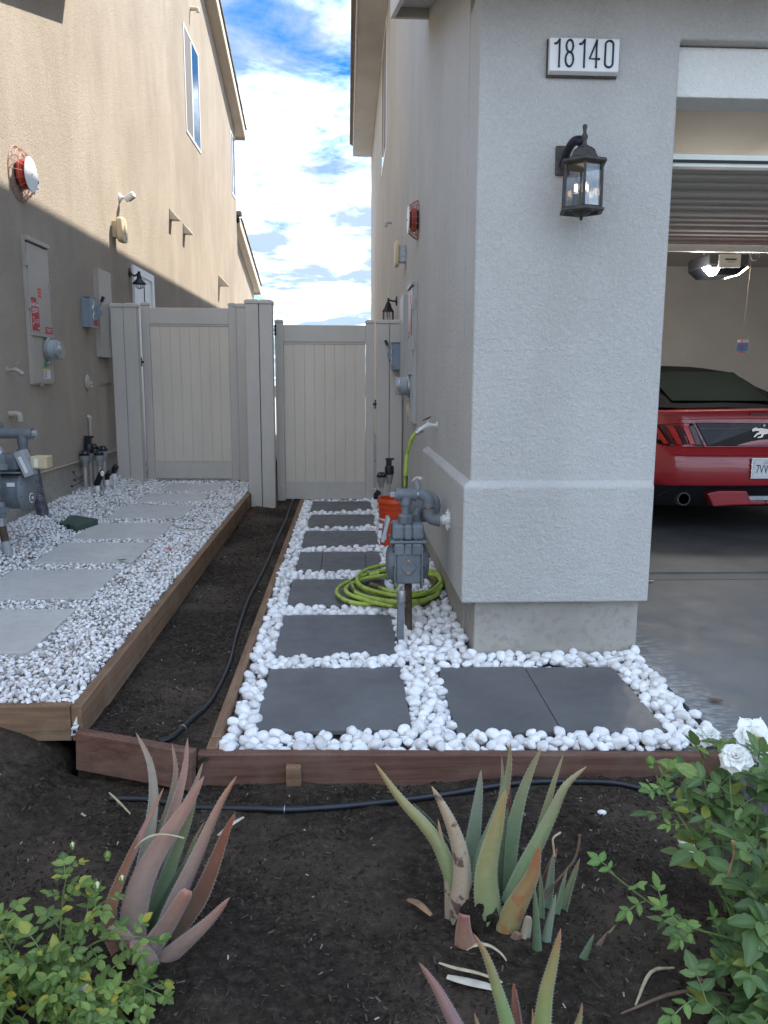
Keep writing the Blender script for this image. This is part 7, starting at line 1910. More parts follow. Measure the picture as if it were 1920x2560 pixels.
straw = plain('dry_straw', (0.50, 0.42, 0.27), 0.8, var=0.3, scale=30)
straw_pale = plain('bleached_dead_leaf', (0.55, 0.50, 0.40), 0.85, var=0.25, scale=24)
brown_dead = plain('brown_dead_leaf', (0.17, 0.11, 0.07), 0.85, var=0.35, scale=24)
al = aloe('aloe_plant', ALOE_LEFT, (-0.5, 1.88, -0.12), 'dusky pink and grey green aloe on the left, with a curled dry leaf across it')
b = B(); b.tube(spline([(-0.535, 1.865, 0.169), (-0.5174, 1.862, 0.188), (-0.4945, 1.86, 0.202), (-0.472, 1.86, 0.206), (-0.45, 1.86, 0.205), (-0.43, 1.862, 0.199), (-0.414, 1.866, 0.191)], 4), [0.006] * 12 + [0.004] * 13, 7, True, 0.4); b.obj('dry_leaf', straw, al, smooth=60)
ar = aloe('aloe_plant', ALOE_RIGHT, (0.36, 1.88, -0.1), 'large green aloe with a spotted dead tan leaf, left of the rose')
b = B(); bmesh.ops.create_icosphere(b.bm, subdivisions=4, radius=1.0)
for v in b.bm.verts:
    k = 1 + 0.30 * noise.noise(v.co * 2.2) + 0.20 * noise.noise(v.co * 6) + 0.10 * noise.noise(v.co * 15)
    v.co = Vector((0.345 + v.co.x * 0.062 * k, 1.905 + v.co.y * 0.05 * k, -0.075 + v.co.z * 0.085 * k))
b.obj('root_mass', MAT['soil'], ar, smooth='all')
b = B(); b.tube(spline([(0.2898, 1.75, -0.0541), (0.3093, 1.75, -0.0429), (0.3289, 1.75, -0.0392), (0.3528, 1.75, -0.0473), (0.3771, 1.75, -0.0678), (0.3938, 1.75, -0.0947), (0.4046, 1.75, -0.12), (0.4095, 1.76, -0.14)], 4), [0.002] * 4 + [0.0055] * 25, 7, True, 0.45); b.obj('dry_leaf', straw, ar, smooth=60)
b = B(); b.tube(spline([(0.6164, 1.93, 0.137), (0.6138, 1.93, 0.100), (0.6037, 1.93, 0.063), (0.5813, 1.93, 0.031), (0.5567, 1.93, -0.001), (0.5233, 1.93, -0.05)], 4), 0.0036, 6); b.obj('dry_stalk', brown_dead, ar, smooth=60)
b = B(); b.tube(spline([(0.5675, 1.94, 0.139), (0.5479, 1.94, 0.1235), (0.5488, 1.94, 0.100), (0.5528, 1.94, 0.07)], 4), 0.003, 6); b.obj('dry_stalk', straw, ar, smooth=60)
aloe('aloe_plant', ALOE_FRONT, (0.35, 1.43, -0.1), 'nearest aloe cut by the bottom edge, green leaves with red tips')
def dead_leaf(name, pts, r, mat, label, cat, grp=None, flat=0.35):
    n_ = (len(pts) - 1) * 4 + 1
    b = B(); b.tube(spline(pts, 4), [r * (0.35 + 0.65 * math.sin(math.pi * (0.12 + 0.8 * i / (n_ - 1)))) for i in range(n_)], 8, True, flat)
    return tag(b.obj(name, mat, None, smooth=60), label, cat, grp)
dead_leaf('dead_aloe_leaf', [(0.2368, 1.7043, -0.088), (0.2738, 1.6874, -0.086), (0.3212, 1.6728, -0.088), (0.3731, 1.6558, -0.09)], 0.0125, straw_pale, 'bleached dead aloe leaf lying on the soil in front of the large aloe', 'dead leaf')
dead_leaf('dry_stalk', [(0.2224, 1.7483, -0.086), (0.2591, 1.7217, -0.080), (0.3139, 1.6995, -0.078), (0.3644, 1.6708, -0.08)], 0.005, straw, 'thin straw coloured dead stalk lying above the bleached aloe leaf', 'dead stalk', None, 0.6)
dead_leaf('dead_aloe_leaf', [(0.165, 2.00, -0.09), (0.19, 1.965, -0.078), (0.222, 1.925, -0.085)], 0.012, plain('rust_brown_leaf', (0.28, 0.17, 0.09), 0.8, var=0.3, scale=30), 'curled rust brown leaf on the soil left of the large aloe', 'dead leaf', None, 0.4)
dead_leaf('twig', [(-0.826, 2.60, -0.080), (-0.78, 2.545, -0.082), (-0.722, 2.475, -0.088)], 0.0042, straw, 'straight pale dry twig on the soil left of the pink aloe', 'twig', None, 0.9)
dead_leaf('twig', [(-0.345, 2.44, -0.088), (-0.375, 2.39, -0.082), (-0.412, 2.335, -0.088)], 0.008, straw_pale, 'flat pale dry leaf strip on the soil right of the pink aloe', 'twig', None, 0.35)
for p, q, lab in (((0.95, 1.62, -0.10), (0.62, 1.58, -0.092), 'long grey brown dead stem on the soil below the rose bush'), ((0.80, 1.72, -0.095), (0.66, 1.60, -0.09), 'short bent dead stem on the soil left of the rose bush')):
    dead_leaf('dead_branch', [p, tuple((Vector(p) + Vector(q)) / 2 + Vector((0, 0.03, 0.012))), q], 0.0045, brown_dead if 'long' in lab else straw, lab, 'dead branch', None, 0.8)
def stone(name, c, r, sc, mat, label):
    b = B(); b.ball(c, r, 3, sc)
    for v in b.bm.verts: v.co += (v.co - Vector(c)) * 0.25 * noise.noise((v.co - Vector(c)) * 40)
    return tag(b.obj(name, mat, None, smooth='all'), label, 'stone')
stone('stray_pebble', (1.0505, 2.225, -0.085), 0.038, (0.62, 1.25, 0.5), MAT['pebble1'], 'white pebble strayed onto the soil under the rose leaves')
stone('stray_stone', (0.849, 2.44, -0.098), 0.014, (1.1, 0.8, 0.6), MAT['gravel1'], 'small pale stone on the dark soil left of the rose buds')
stone('stray_stone', (0.60, 1.47, -0.095), 0.016, (1, 1, 0.7), MAT['pebble1'], 'white chip of stone on the soil at the bottom between aloe and rose')
stone('stray_stone', (0.55, 1.50, -0.10), 0.026, (1.2, 1, 0.6), MAT['foundation'], 'grey rounded stone on the soil beside the nearest aloe')

# ------------------------------------------------------------------ roses
def leaf_mat(name, lo, hi, yel):
    m = M(name, 0.48, spec=0.4)
    r = m.math('FRACT', m.math('ADD', m.rnd(), m.island()))
    e = m.attr('edge'); v_ = m.attr('vein')
    c = m.ramp(r, [(0.0, lo), (0.6, hi), (0.9, tuple(min(1, a * 1.35) for a in hi)), (0.97, yel), (1.0, yel)])
    c = m.mix(m.math('MULTIPLY', v_, 0.30), c, tuple(min(1, a * 1.6 + 0.03) for a in hi))
    c = m.mix(m.math('MULTIPLY', e, m.ramp(r, [(0.45, 0.0), (0.75, 0.5)])), c, yel)
    m.co = m.tc.outputs['Object']
    c = m.mix(m.ramp(m.noise(5, 4, 0.6), [(0.4, 0.25), (0.6, 0.0)]), c, tuple(a * 0.6 for a in lo))
    m.color(c)
    m.b.inputs['Transmission Weight'].default_value = 0.0
    t_ = m.t
    tr = t_.nodes.new('ShaderNodeBsdfTranslucent'); mx = t_.nodes.new('ShaderNodeMixShader'); mx.inputs[0].default_value = 0.28
    m.link(c, tr.inputs['Color'])
    out = t_.nodes['Material Output']
    m.link(m.b.outputs[0], mx.inputs[1]); m.link(tr.outputs[0], mx.inputs[2]); m.link(mx.outputs[0], out.inputs['Surface'])
    return m.done()
LM_R = leaf_mat('rose_leaf', (0.070, 0.125, 0.045), (0.145, 0.235, 0.075), (0.34, 0.36, 0.06))
LM_N = leaf_mat('young_rose_leaf', (0.12, 0.22, 0.05), (0.18, 0.31, 0.075), (0.34, 0.40, 0.09))
LM_L = leaf_mat('small_rose_leaf', (0.10, 0.17, 0.045), (0.19, 0.29, 0.07), (0.48, 0.40, 0.05))
def leaflet(seed, mat, wid=0.58):
    r = random.Random(seed)
    N = 9
    V, F, E_, VN = [], [], [], []
    curl = r.uniform(-0.25, 0.1); fold = r.uniform(0.10, 0.34); twist = r.uniform(-0.25, 0.25)
    for i in range(N):
        t_ = i / (N - 1)
        w = wid * 0.5 * (math.sin(math.pi * min(1, t_ ** 0.78)) ** 0.85) if 0 < t_ < 1 else 0.012
        w *= 1 + 0.07 * (1 if i % 2 else -1)
        z = curl * t_ * t_
        for k, a in enumerate((-1, -0.5, 0, 0.5, 1)):
            tw = twist * t_ * a * w
            V.append((a * w, t_, z + abs(a) * w * fold + tw + 0.015 * math.sin(6 * t_ + a * 3 + seed))); E_.append(1.0 if abs(a) == 1 else 0.0); VN.append(1.0 if a == 0 else 0.0)
    for i in range(N - 1):
        for k in range(4):
            F.append((i * 5 + k, i * 5 + k + 1, (i + 1) * 5 + k + 1, (i + 1) * 5 + k))
    me = bpy.data.meshes.new('leaf'); me.from_pydata(V, [], F)
    for nm, dat in (('edge', E_), ('vein', VN)):
        at = me.attributes.new(nm, 'FLOAT', 'POINT'); at.data.foreach_set('value', dat)
    me.polygons.foreach_set('use_smooth', [True] * len(F)); me.materials.append(mat)
    return me
LEAF_R = [leaflet(s, LM_R) for s in range(6)]; LEAF_N = [leaflet(s + 20, LM_N, 0.5) for s in range(5)]; LEAF_L = [leaflet(s + 40, LM_L, 0.66) for s in range(6)]
stem_mat = plain('green_rose_stem', (0.13, 0.19, 0.055), 0.5, var=0.3, scale=30)
stem_brown = plain('woody_rose_stem', (0.12, 0.08, 0.05), 0.8, var=0.3, scale=30)
class Bush:
    def __init__(self, t, meshes, young, size, seed, limit=298):
        self.t, self.m, self.y, self.size, self.r, self.n, self.limit = t, meshes, young, size, random.Random(seed), 0, limit
        self.w = WORLD[t.name]
        self.b = B(); self.extra = []
    def leaf(self, p, d, nrm, s, young=False):
        self.n += 1
        d = Vector(d).normalized(); nrm = Vector(nrm); x = d.cross(nrm)
        if x.length < 1e-4: x = d.orthogonal()
        x.normalize(); z = x.cross(d)
        me = self.r.choice(self.y if young else self.m)
        m = Matrix(((x.x, d.x, z.x, 0), (x.y, d.y, z.y, 0), (x.z, d.z, z.z, 0), (0, 0, 0, 1))) @ Matrix.Diagonal((s * self.r.uniform(0.85, 1.1), s, s, 1))
        m.translation = Vector(p) - self.w
        if self.n > self.limit:
            self.extra.append((me, m)); return
        o = bpy.data.objects.new('leaf', me); COL.objects.link(o); o.parent = self.t
        o.matrix_local = m
    def compound(self, p, d, s, young=False, n=5):
        """leaf stalk with paired leaflets and one at the tip"""
        r = self.r
        d = Vector(d).normalized()
        L = s * (1.5 if n == 5 else 0.9)
        q = Vector(p) + d * L + Vector((0, 0, -0.12 * L))
        mid = (Vector(p) + q) / 2 + Vector((0, 0, 0.08 * L))
        path = spline([p, mid, q], 4)
        self.b.tube(path, 0.0011 + s * 0.012, 5)
        up = (Vector((r.uniform(-0.35, 0.35), r.uniform(-0.6, 0.1), 1))).normalized()
        side = d.cross(up).normalized()
        self.leaf(q, d + Vector((0, 0, r.uniform(-0.45, 0.1))), up, s * r.uniform(0.95, 1.15), young)
        for k in range((n - 1) // 2):
            a = path[int(len(path) * (0.82 - 0.42 * k))]
            for sg in (-1, 1):
                dd = side * sg * 0.85 + d * 0.5 + Vector((0, 0, r.uniform(-0.35, 0.1)))
                self.leaf(a, dd, up + side * sg * r.uniform(-0.35, 0.2), s * r.uniform(0.72, 0.98) * (0.9 if k else 1), young)
    def stem(self, pts, r0=0.0035, leaves=6, young_from=0.75, start=0.25, n=5, size=None, brown=False):
        path = spline(pts, 6)
        N = len(path)
        b = B(); b.tube(path, [r0 * (1 - 0.55 * i / (N - 1)) for i in range(N)], 7)
        for i in range(2, N - 1, 2):                                  # thorns
            a = self.r.uniform(0, 6.28); u = Vector((math.cos(a), math.sin(a), 0.2))
            c = path[i]
            b.tube([c, c + u * r0 * 2.4], [r0 * 0.55, r0 * 0.05], 4)
        o = b.obj('stem', stem_brown if brown else stem_mat, self.t, smooth=60)
        ang = self.r.uniform(0, 6.28)
        for k in range(leaves):
            f = start + (1 - start) * (k + 0.5) / leaves
            c = path[min(N - 2, int(f * (N - 1)))]
            ang += 2.4
            tan = (path[min(N - 1, int(f * (N - 1)) + 1)] - c).normalized()
            e1 = tan.orthogonal().normalized(); e2 = tan.cross(e1)
            out = e1 * math.cos(ang) + e2 * math.sin(ang)
            d = out * 0.9 + tan * 0.5 + Vector((0, -0.15, 0.1))
            yg = f > young_from
            self.compound(c, d, (size or self.size) * self.r.uniform(0.75, 1.1) * (0.72 if yg else 1.0), yg, n)
        return path
    def finish(self):
        self.b.obj('leaf_stalks', stem_mat, self.t, smooth=60, kind='stuff')
        if self.extra:                                                # leaves past the limit: one joined part
            bm = bmesh.new()
            for me, m in self.extra:
                k = len(bm.verts); bm.from_mesh(me); bm.verts.ensure_lookup_table()
                for v in bm.verts[k:]: v.co = m @ v.co
            me2 = bpy.data.meshes.new('foliage'); bm.to_mesh(me2); bm.free()
            me2.materials.append(self.m[0].materials[0])
            o = bpy.data.objects.new('foliage', me2); COL.objects.link(o); o.parent = self.t; o['kind'] = 'stuff'

petal_m = M('white_rose_petal', 0.55, spec=0.3)
_e = petal_m.attr('t')
petal_m.color(petal_m.ramp(_e, [(0.0, (0.72, 0.70, 0.42)), (0.35, (0.86, 0.85, 0.76)), (1.0, (0.90, 0.90, 0.87))]))
petal_m.b.inputs['Subsurface Weight'].default_value = 0.12
petal_m.b.inputs['Subsurface Radius'].default_value = (0.01, 0.01, 0.008)
PETAL = petal_m.done()
stamen_m = plain('golden_stamens', (0.50, 0.30, 0.07), 0.6, var=0.3, scale=60)
sepal_m = plain('rose_bud_green', (0.17, 0.26, 0.07), 0.5, var=0.25, scale=40)
def petal_mesh(c, axis, ang, tilt, L, W, cup, rng, reflex=0.0):
    axis = Vector(axis).normalized(); e1 = axis.orthogonal().normalized(); e2 = axis.cross(e1)
    out = e1 * math.cos(ang) + e2 * math.sin(ang); side = axis.cross(out)
    V, F, T_ = [], [], []
    N, K = 9, 9
    notch = rng.uniform(0.0, 0.14); pt = rng.uniform(0.0, 0.12)
    for i in range(N):
        t_ = i / (N - 1)
        el = tilt + reflex * t_ * t_
        rad = out * math.cos(el) + axis * math.sin(el)
        nr = axis * math.cos(el) - out * math.sin(el)
        w = W * (0.22 + 0.78 * math.sin(math.pi * min(1.0, 0.62 * t_ + 0.06)) ** 0.9) * (1.0 if t_ < 0.8 else 1 - 0.45 * ((t_ - 0.8) / 0.2) ** 2)
        for k in range(K):
            a = -1 + 2 * k / (K - 1)
            l = L * t_ * (1 - (0.12 * a * a) * t_) + (L * (pt if abs(a) < 0.2 else -notch * 0.3) * (t_ > 0.95))
            p = Vector(c) + rad * l + side * (w * 0.5 * a) + nr * (cup * w * a * a * 0.5 + 0.06 * L * math.sin(a * 4 + ang * 3) * t_ * t_ + 0.03 * L * math.sin(9 * t_ + ang))
            V.append(p); T_.append(t_)
    for i in range(N - 1):
        for k in range(K - 1):
            F.append((i * K + k, i * K + k + 1, (i + 1) * K + k + 1, (i + 1) * K + k))
    return V, F, T_
def rose(parent, c, axis, size, kind, seed):
    rng = random.Random(seed)
    axis = Vector(axis).normalized()
    b = B(); b.lathe([(0.0, -size * 0.30), (size * 0.10, -size * 0.26), (size * 0.14, -size * 0.12), (size * 0.10, -0.0)], c, axis, 10)
    fl = b.obj('flower', sepal_m, parent, smooth=60)
    rings = {'open': [(8, 0.20, 1.0, 0.75, 0.30, -0.25), (5, 0.55, 0.72, 0.62, 0.35, -0.2)],
             'full': [(7, 0.05, 1.0, 0.78, 0.35, -0.35), (7, 0.45, 0.85, 0.72, 0.45, -0.3), (6, 0.85, 0.65, 0.6, 0.6, -0.2), (5, 1.15, 0.5, 0.5, 0.7, 0.0)],
             'cup': [(5, 0.35, 0.95, 0.9, 0.55, -0.35), (6, 0.90, 0.85, 0.8, 0.75, -0.55), (6, 1.15, 0.82, 0.72, 0.8, -0.4), (6, 1.35, 0.74, 0.55, 0.8, -0.2)]}[kind]
    pw = WORLD[fl.name]
    for n, tilt, Ls, Ws, cup, rf in rings:
        o0 = rng.uniform(0, 6)
        for k in range(n):
            V, F, T_ = petal_mesh(c, axis, o0 + 2 * math.pi * k / n + rng.uniform(-0.15, 0.15), tilt + rng.uniform(-0.12, 0.12), size * Ls * rng.uniform(0.9, 1.08), size * Ws * rng.uniform(0.9, 1.1), cup, rng, rf)
            me = bpy.data.meshes.new('petal'); me.from_pydata([tuple(v - pw) for v in V], [], F)
            at = me.attributes.new('t', 'FLOAT', 'POINT'); at.data.foreach_set('value', T_)
            me.polygons.foreach_set('use_smooth', [True] * len(F)); me.materials.append(PETAL)
            o = bpy.data.objects.new('petal', me); COL.objects.link(o); o.parent = fl
            md = o.modifiers.new('thickness', 'SOLIDIFY'); md.thickness = 0.0006
    if kind != 'cup':
        b = B()
        for k in range(46):
            a = rng.uniform(0, 6.28); rr = size * 0.20 * math.sqrt(rng.random()); e1 = axis.orthogonal().normalized(); e2 = axis.cross(e1)
            u = e1 * math.cos(a) * rr + e2 * math.sin(a) * rr
            q = Vector(c) + u * 1.2 + axis * size * rng.uniform(0.16, 0.26)
            b.tube([Vector(c) + u * 0.4, q], 0.0005, 4); b.ball(q, 0.0016, 1)
        b.obj('stamens', stamen_m, fl, smooth=60)
    return fl
def bud(parent, c, axis, s, white=False):
    axis = Vector(axis).normalized()
    b = B(); b.lathe([(0, -0.5 * s), (0.10 * s, -0.48 * s), (0.20 * s, -0.36 * s), (0.22 * s, -0.2 * s), (0.16 * s, -0.12 * s)], c, axis, 10); o = b.obj('bud', sepal_m, parent, smooth=60)
    b = B(); b.lathe([(0.15 * s, -0.14 * s), (0.30 * s, 0.05 * s), (0.29 * s, 0.22 * s), (0.17 * s, 0.46 * s), (0.04 * s, 0.58 * s), (0, 0.6 * s)], c, axis, 12); b.obj('bud_petals', PETAL if white else sepal_m, o, smooth='all')
    e1 = axis.orthogonal().normalized(); e2 = axis.cross(e1)
    b = B()
    for k in range(5):
        a = 2 * math.pi * k / 5
        u = e1 * math.cos(a) + e2 * math.sin(a)
        C_ = Vector(c)
        b.tube([C_ + u * 0.16 * s - axis * 0.12 * s, C_ + u * 0.33 * s + axis * 0.08 * s, C_ + u * 0.30 * s + axis * 0.32 * s, C_ + u * (0.22 if not white else 0.42) * s + axis * 0.66 * s], [0.10 * s, 0.12 * s, 0.08 * s, 0.01 * s], 6, True, 0.4)
    b.obj('sepals', sepal_m, o, smooth=60)
    return o
def hip(parent, c, axis, s):
    axis = Vector(axis).normalized()
    b = B(); b.lathe([(0, -0.6 * s), (0.2 * s, -0.55 * s), (0.5 * s, -0.15 * s), (0.5 * s, 0.15 * s), (0.28 * s, 0.5 * s), (0.16 * s, 0.55 * s), (0, 0.56 * s)], c, axis, 12); o = b.obj('rose_hip', sepal_m, parent, smooth='all')
    b = B()
    for k in range(4):
        q = Vector(c) + axis * 0.5 * s
        u = (axis.orthogonal() * math.cos(k * 1.6) + axis.cross(axis.orthogonal()) * math.sin(k * 1.6)) * s
        b.tube(spline([q, q + axis * 0.6 * s + u * 0.3, q + axis * 1.2 * s + u * 0.5 - Vector((0, 0, 0.4 * s))], 3), [0.18 * s] * 5 + [0.05 * s] * 2, 5, True, 0.3)
    b.obj('withered_sepals', brown_dead, o, smooth=60)

rr = thing('rose_bush', (1.02, 1.75, -0.12), 'tall rose bush with three large white blooms at the right edge', 'rose bush', 'rose bushes')
R_ = Bush(rr, LEAF_R, LEAF_N, 0.062, 9, 300)
g0 = (1.05, 1.85, -0.13)
R_.stem([g0, (0.96, 1.88, 0.06), (0.875, 1.95, 0.20), (0.835, 1.98, 0.275)], 0.0045, 6, 0.45, 0.45, 5, 0.052)
bud(rr, (0.825, 2.0, 0.302), (-0.15, 0, 1), 0.036); bud(rr, (0.845, 1.98, 0.255), (-0.35, 0, 1), 0.022); bud(rr, (0.862, 1.97, 0.268), (0.3, 0, 1), 0.020)
R_.stem([g0, (0.99, 1.92, 0.10), (0.985, 2.02, 0.26), (1.0, 2.05, 0.335)], 0.0042, 5, 0.95, 0.3)
R_.stem([(1.06, 1.86, -0.1), (1.07, 1.88, 0.14), (1.10, 1.95, 0.30), (1.094, 1.98, 0.355)], 0.0048, 7, 0.95, 0.25)
R_.stem([(1.04, 1.84, -0.1), (1.01, 1.86, 0.12), (1.005, 1.91, 0.28), (1.012, 1.92, 0.335)], 0.004, 5, 0.95, 0.3)
R_.stem([(1.03, 1.72, -0.12), (0.88, 1.73, -0.01), (0.75, 1.74, 0.06), (0.625, 1.73, 0.165)], 0.0042, 6, 0.55, 0.4, 5, 0.05)
R_.stem([(1.02, 1.66, -0.12), (0.92, 1.63, 0.03), (0.80, 1.62, 0.085), (0.735, 1.62, 0.11)], 0.004, 5, 0.5, 0.35, 5, 0.052)
R_.stem([(1.0, 1.55, -0.12), (0.90, 1.53, -0.06), (0.80, 1.52, -0.03), (0.74, 1.52, 0.005)], 0.0035, 4, 0.9, 0.3)
R_.stem([(1.06, 1.70, -0.12), (1.03, 1.68, 0.06), (1.0, 1.68, 0.18), (0.94, 1.70, 0.27)], 0.004, 7, 0.95, 0.2)
R_.stem([(1.08, 1.66, -0.12), (1.06, 1.62, 0.05), (1.04, 1.62, 0.16), (1.03, 1.63, 0.26)], 0.004, 7, 0.97, 0.2)
R_.stem([(1.08, 1.75, -0.12), (1.10, 1.78, 0.08), (1.12, 1.82, 0.22), (1.14, 1.86, 0.32)], 0.004, 7, 0.95, 0.25)
R_.stem([(1.0, 1.58, -0.12), (0.95, 1.54, 0.0), (0.92, 1.53, 0.05), (0.86, 1.52, 0.11)], 0.0035, 5, 0.97, 0.25)
R_.stem([(1.02, 1.52, -0.12), (0.98, 1.50, -0.02), (0.96, 1.49, 0.05), (0.97, 1.48, 0.12)], 0.0035, 6, 0.97, 0.1)
R_.stem([(0.96, 1.48, -0.12), (0.90, 1.47, -0.07), (0.86, 1.46, -0.05), (0.80, 1.46, -0.045)], 0.003, 4, 0.97, 0.1)
R_.stem([(1.05, 1.92, -0.12), (0.98, 1.95, 0.02), (0.93, 2.0, 0.12), (0.90, 2.03, 0.18)], 0.0035, 5, 0.97, 0.3)
hip(rr, (0.80, 1.55, 0.005), (-0.9, 0, 0.35), 0.019); hip(rr, (0.90, 1.56, 0.03), (-0.5, 0, 0.9), 0.022); hip(rr, (0.93, 1.55, -0.045), (-0.8, -0.2, 0.2), 0.018)
b = B(); b.tube(spline([(0.905, 1.70, 0.16), (0.912, 1.69, 0.23), (0.905, 1.69, 0.26), (0.925, 1.69, 0.245)], 4), [0.003] * 6 + [0.005] * 4 + [0.003] * 3, 6, True, 0.7); b.obj('dead_shoot', plain('tan_dead_shoot', (0.36, 0.20, 0.10), 0.8, var=0.3, scale=40), rr, smooth=60)
for pts, nl, sz in (([(1.05, 1.70, -0.12), (1.02, 1.66, 0.02), (0.98, 1.64, 0.12), (0.93, 1.63, 0.18)], 8, 0.07),
                    ([(1.08, 1.60, -0.12), (1.06, 1.56, 0.02), (1.02, 1.54, 0.10), (0.98, 1.53, 0.17)], 8, 0.075),
                    ([(1.10, 1.70, -0.12), (1.10, 1.66, 0.08), (1.08, 1.64, 0.18), (1.07, 1.62, 0.28)], 8, 0.07),
                    ([(1.05, 1.55, -0.13), (1.02, 1.50, -0.04), (0.99, 1.48, 0.02), (0.94, 1.47, 0.05)], 8, 0.072),
                    ([(1.0, 1.50, -0.13), (0.95, 1.46, -0.07), (0.92, 1.44, -0.02), (0.88, 1.43, 0.01)], 7, 0.07),
                    ([(0.98, 1.62, -0.12), (0.93, 1.60, -0.05), (0.87, 1.59, 0.0), (0.83, 1.58, 0.03)], 6, 0.06),
                    ([(1.06, 1.80, -0.12), (1.02, 1.82, 0.06), (0.97, 1.84, 0.15), (0.93, 1.86, 0.22)], 7, 0.066),
                    ([(1.10, 1.86, -0.12), (1.12, 1.90, 0.08), (1.11, 1.95, 0.2), (1.13, 1.98, 0.30)], 7, 0.066),
                    ([(1.04, 1.95, -0.12), (1.03, 1.98, 0.08), (1.02, 2.0, 0.18), (1.0, 2.02, 0.27)], 6, 0.066)):
    R_.stem(pts, 0.0038, nl, 0.97, 0.12, 5, sz)
R_.finish()
rose(rr, (1.006, 2.05, 0.348), (-0.25, -0.35, 1.0), 0.040, 'cup', 1)
rose(rr, (1.094, 1.98, 0.374), (0.05, -0.90, 0.55), 0.062, 'open', 2)
rose(rr, (1.022, 1.925, 0.350), (-0.35, -0.55, 0.85), 0.048, 'full', 3)

rl = thing('rose_bush', (-0.68, 1.70, -0.12), 'low small leaved rose bush with white buds in the bottom left corner', 'rose bush', 'rose bushes')
L_ = Bush(rl, LEAF_L, LEAF_L, 0.033, 4, 300)
g1 = (-0.69, 1.68, -0.13)
for pts, nl in (([g1, (-0.68, 1.72, 0.03), (-0.675, 1.75, 0.13), (-0.66, 1.76, 0.195)], 8),
                ([g1, (-0.62, 1.70, 0.01), (-0.52, 1.69, 0.055), (-0.43, 1.69, 0.03)], 8),
                ([g1, (-0.60, 1.66, -0.04), (-0.49, 1.63, -0.02), (-0.41, 1.62, -0.05)], 7),
                ([g1, (-0.64, 1.71, 0.04), (-0.60, 1.72, 0.10), (-0.56, 1.72, 0.13)], 6),
                ([g1, (-0.76, 1.68, 0.0), (-0.80, 1.70, 0.06), (-0.82, 1.72, 0.09)], 7),
                ([g1, (-0.74, 1.62, -0.03), (-0.78, 1.58, 0.02), (-0.80, 1.56, 0.05)], 7),
                ([g1, (-0.64, 1.60, -0.05), (-0.60, 1.57, -0.01), (-0.57, 1.55, 0.01)], 7),
                ([g1, (-0.56, 1.62, -0.08), (-0.49, 1.58, -0.07), (-0.43, 1.56, -0.09)], 6),
                ([(-0.62, 1.56, -0.12), (-0.55, 1.53, -0.09), (-0.50, 1.51, -0.08), (-0.46, 1.50, -0.10)], 5)):
    L_.stem(pts, 0.003, nl + 3, 0.9, 0.18, 5)
rl_ = random.Random(12)
for k in range(17):
    a = rl_.uniform(-0.22, 0.26); d_ = rl_.uniform(-0.16, 0.05); h_ = rl_.uniform(0.0, 0.15) - max(0, a) * 0.35
    q = Vector((-0.70 + a, 1.66 + d_, -0.02 + h_)); g_ = Vector((-0.69 + a * 0.35, 1.66 + d_ * 0.4, -0.13))
    L_.stem([tuple(g_), tuple(g_ * 0.55 + q * 0.45 + Vector((0, 0, 0.02))), tuple(g_ * 0.2 + q * 0.8 + Vector((0, 0, 0.01))), tuple(q)], 0.0025, 7, 0.85, 0.2, 5, 0.034)
L_.finish()
bud(rl, (-0.592, 1.735, 0.150), (0.1, 0, 1), 0.026, True); bud(rl, (-0.535, 1.74, 0.165), (0.1, 0, 1), 0.020, True); bud(rl, (-0.565, 1.74, 0.225), (0.05, 0, 1), 0.024); bud(rl, (-0.655, 1.77, 0.235), (0, 0, 1), 0.018, True)
rose(rl, (-0.60, 1.62, -0.03), (-0.3, -0.3, 0.9), 0.020, 'cup', 8)

# ------------------------------------------------------------------ drip tubes
def tube_thing(pts, label, clips):
    t = thing('drip_tube', pts[0], label, 'irrigation tube', 'black irrigation tubes')
    path = spline(pts, 8)
    b = B(); b.tube(path, 0.0105, 10); b.obj('tube', MAT['drip'], t, smooth=60)
    for f in clips:
        i = int(f * (len(path) - 1)); c = path[i]; d = (path[min(i + 1, len(path) - 1)] - path[i - 1]).normalized()
        e = d.cross(Vector((0, 0, 1))).normalized(); u = e.cross(d)
        b = B(); b.tube(arc(c, 0.0135, -0.6, math.pi + 0.6, 10, e, u), 0.0022, 5); b.obj('clip', MAT['galv'], t)
    return t
tube_thing([(x, y, soil_z(x, y) + 0.009) for x, y in ((-0.83, 2.62), (-0.68, 2.60), (-0.54, 2.55), (-0.31, 2.515), (-0.16, 2.512), (0.04, 2.538), (0.32, 2.595), (0.61, 2.628), (0.91, 2.645), (1.05, 2.60), (1.2, 2.50), (1.34, 2.40))], 'black irrigation tube lying on the soil in front of the dark red board', (0.33, 0.63))
tube_thing([(x, y, strip_z(x, y) + 0.010) for x, y in ((-0.70, 2.80), (-0.655, 2.86), (-0.618, 3.0), (-0.575, 3.2), (-0.562, 3.6), (-0.585, 4.06), (-0.596, 4.64), (-0.588, 5.0), (-0.575, 5.5), (-0.573, 6.3), (-0.560, 7.1), (-0.568, 7.8), (-0.565, 8.5))], 'black irrigation tube running up the soil strip to the gate', (0.13,))
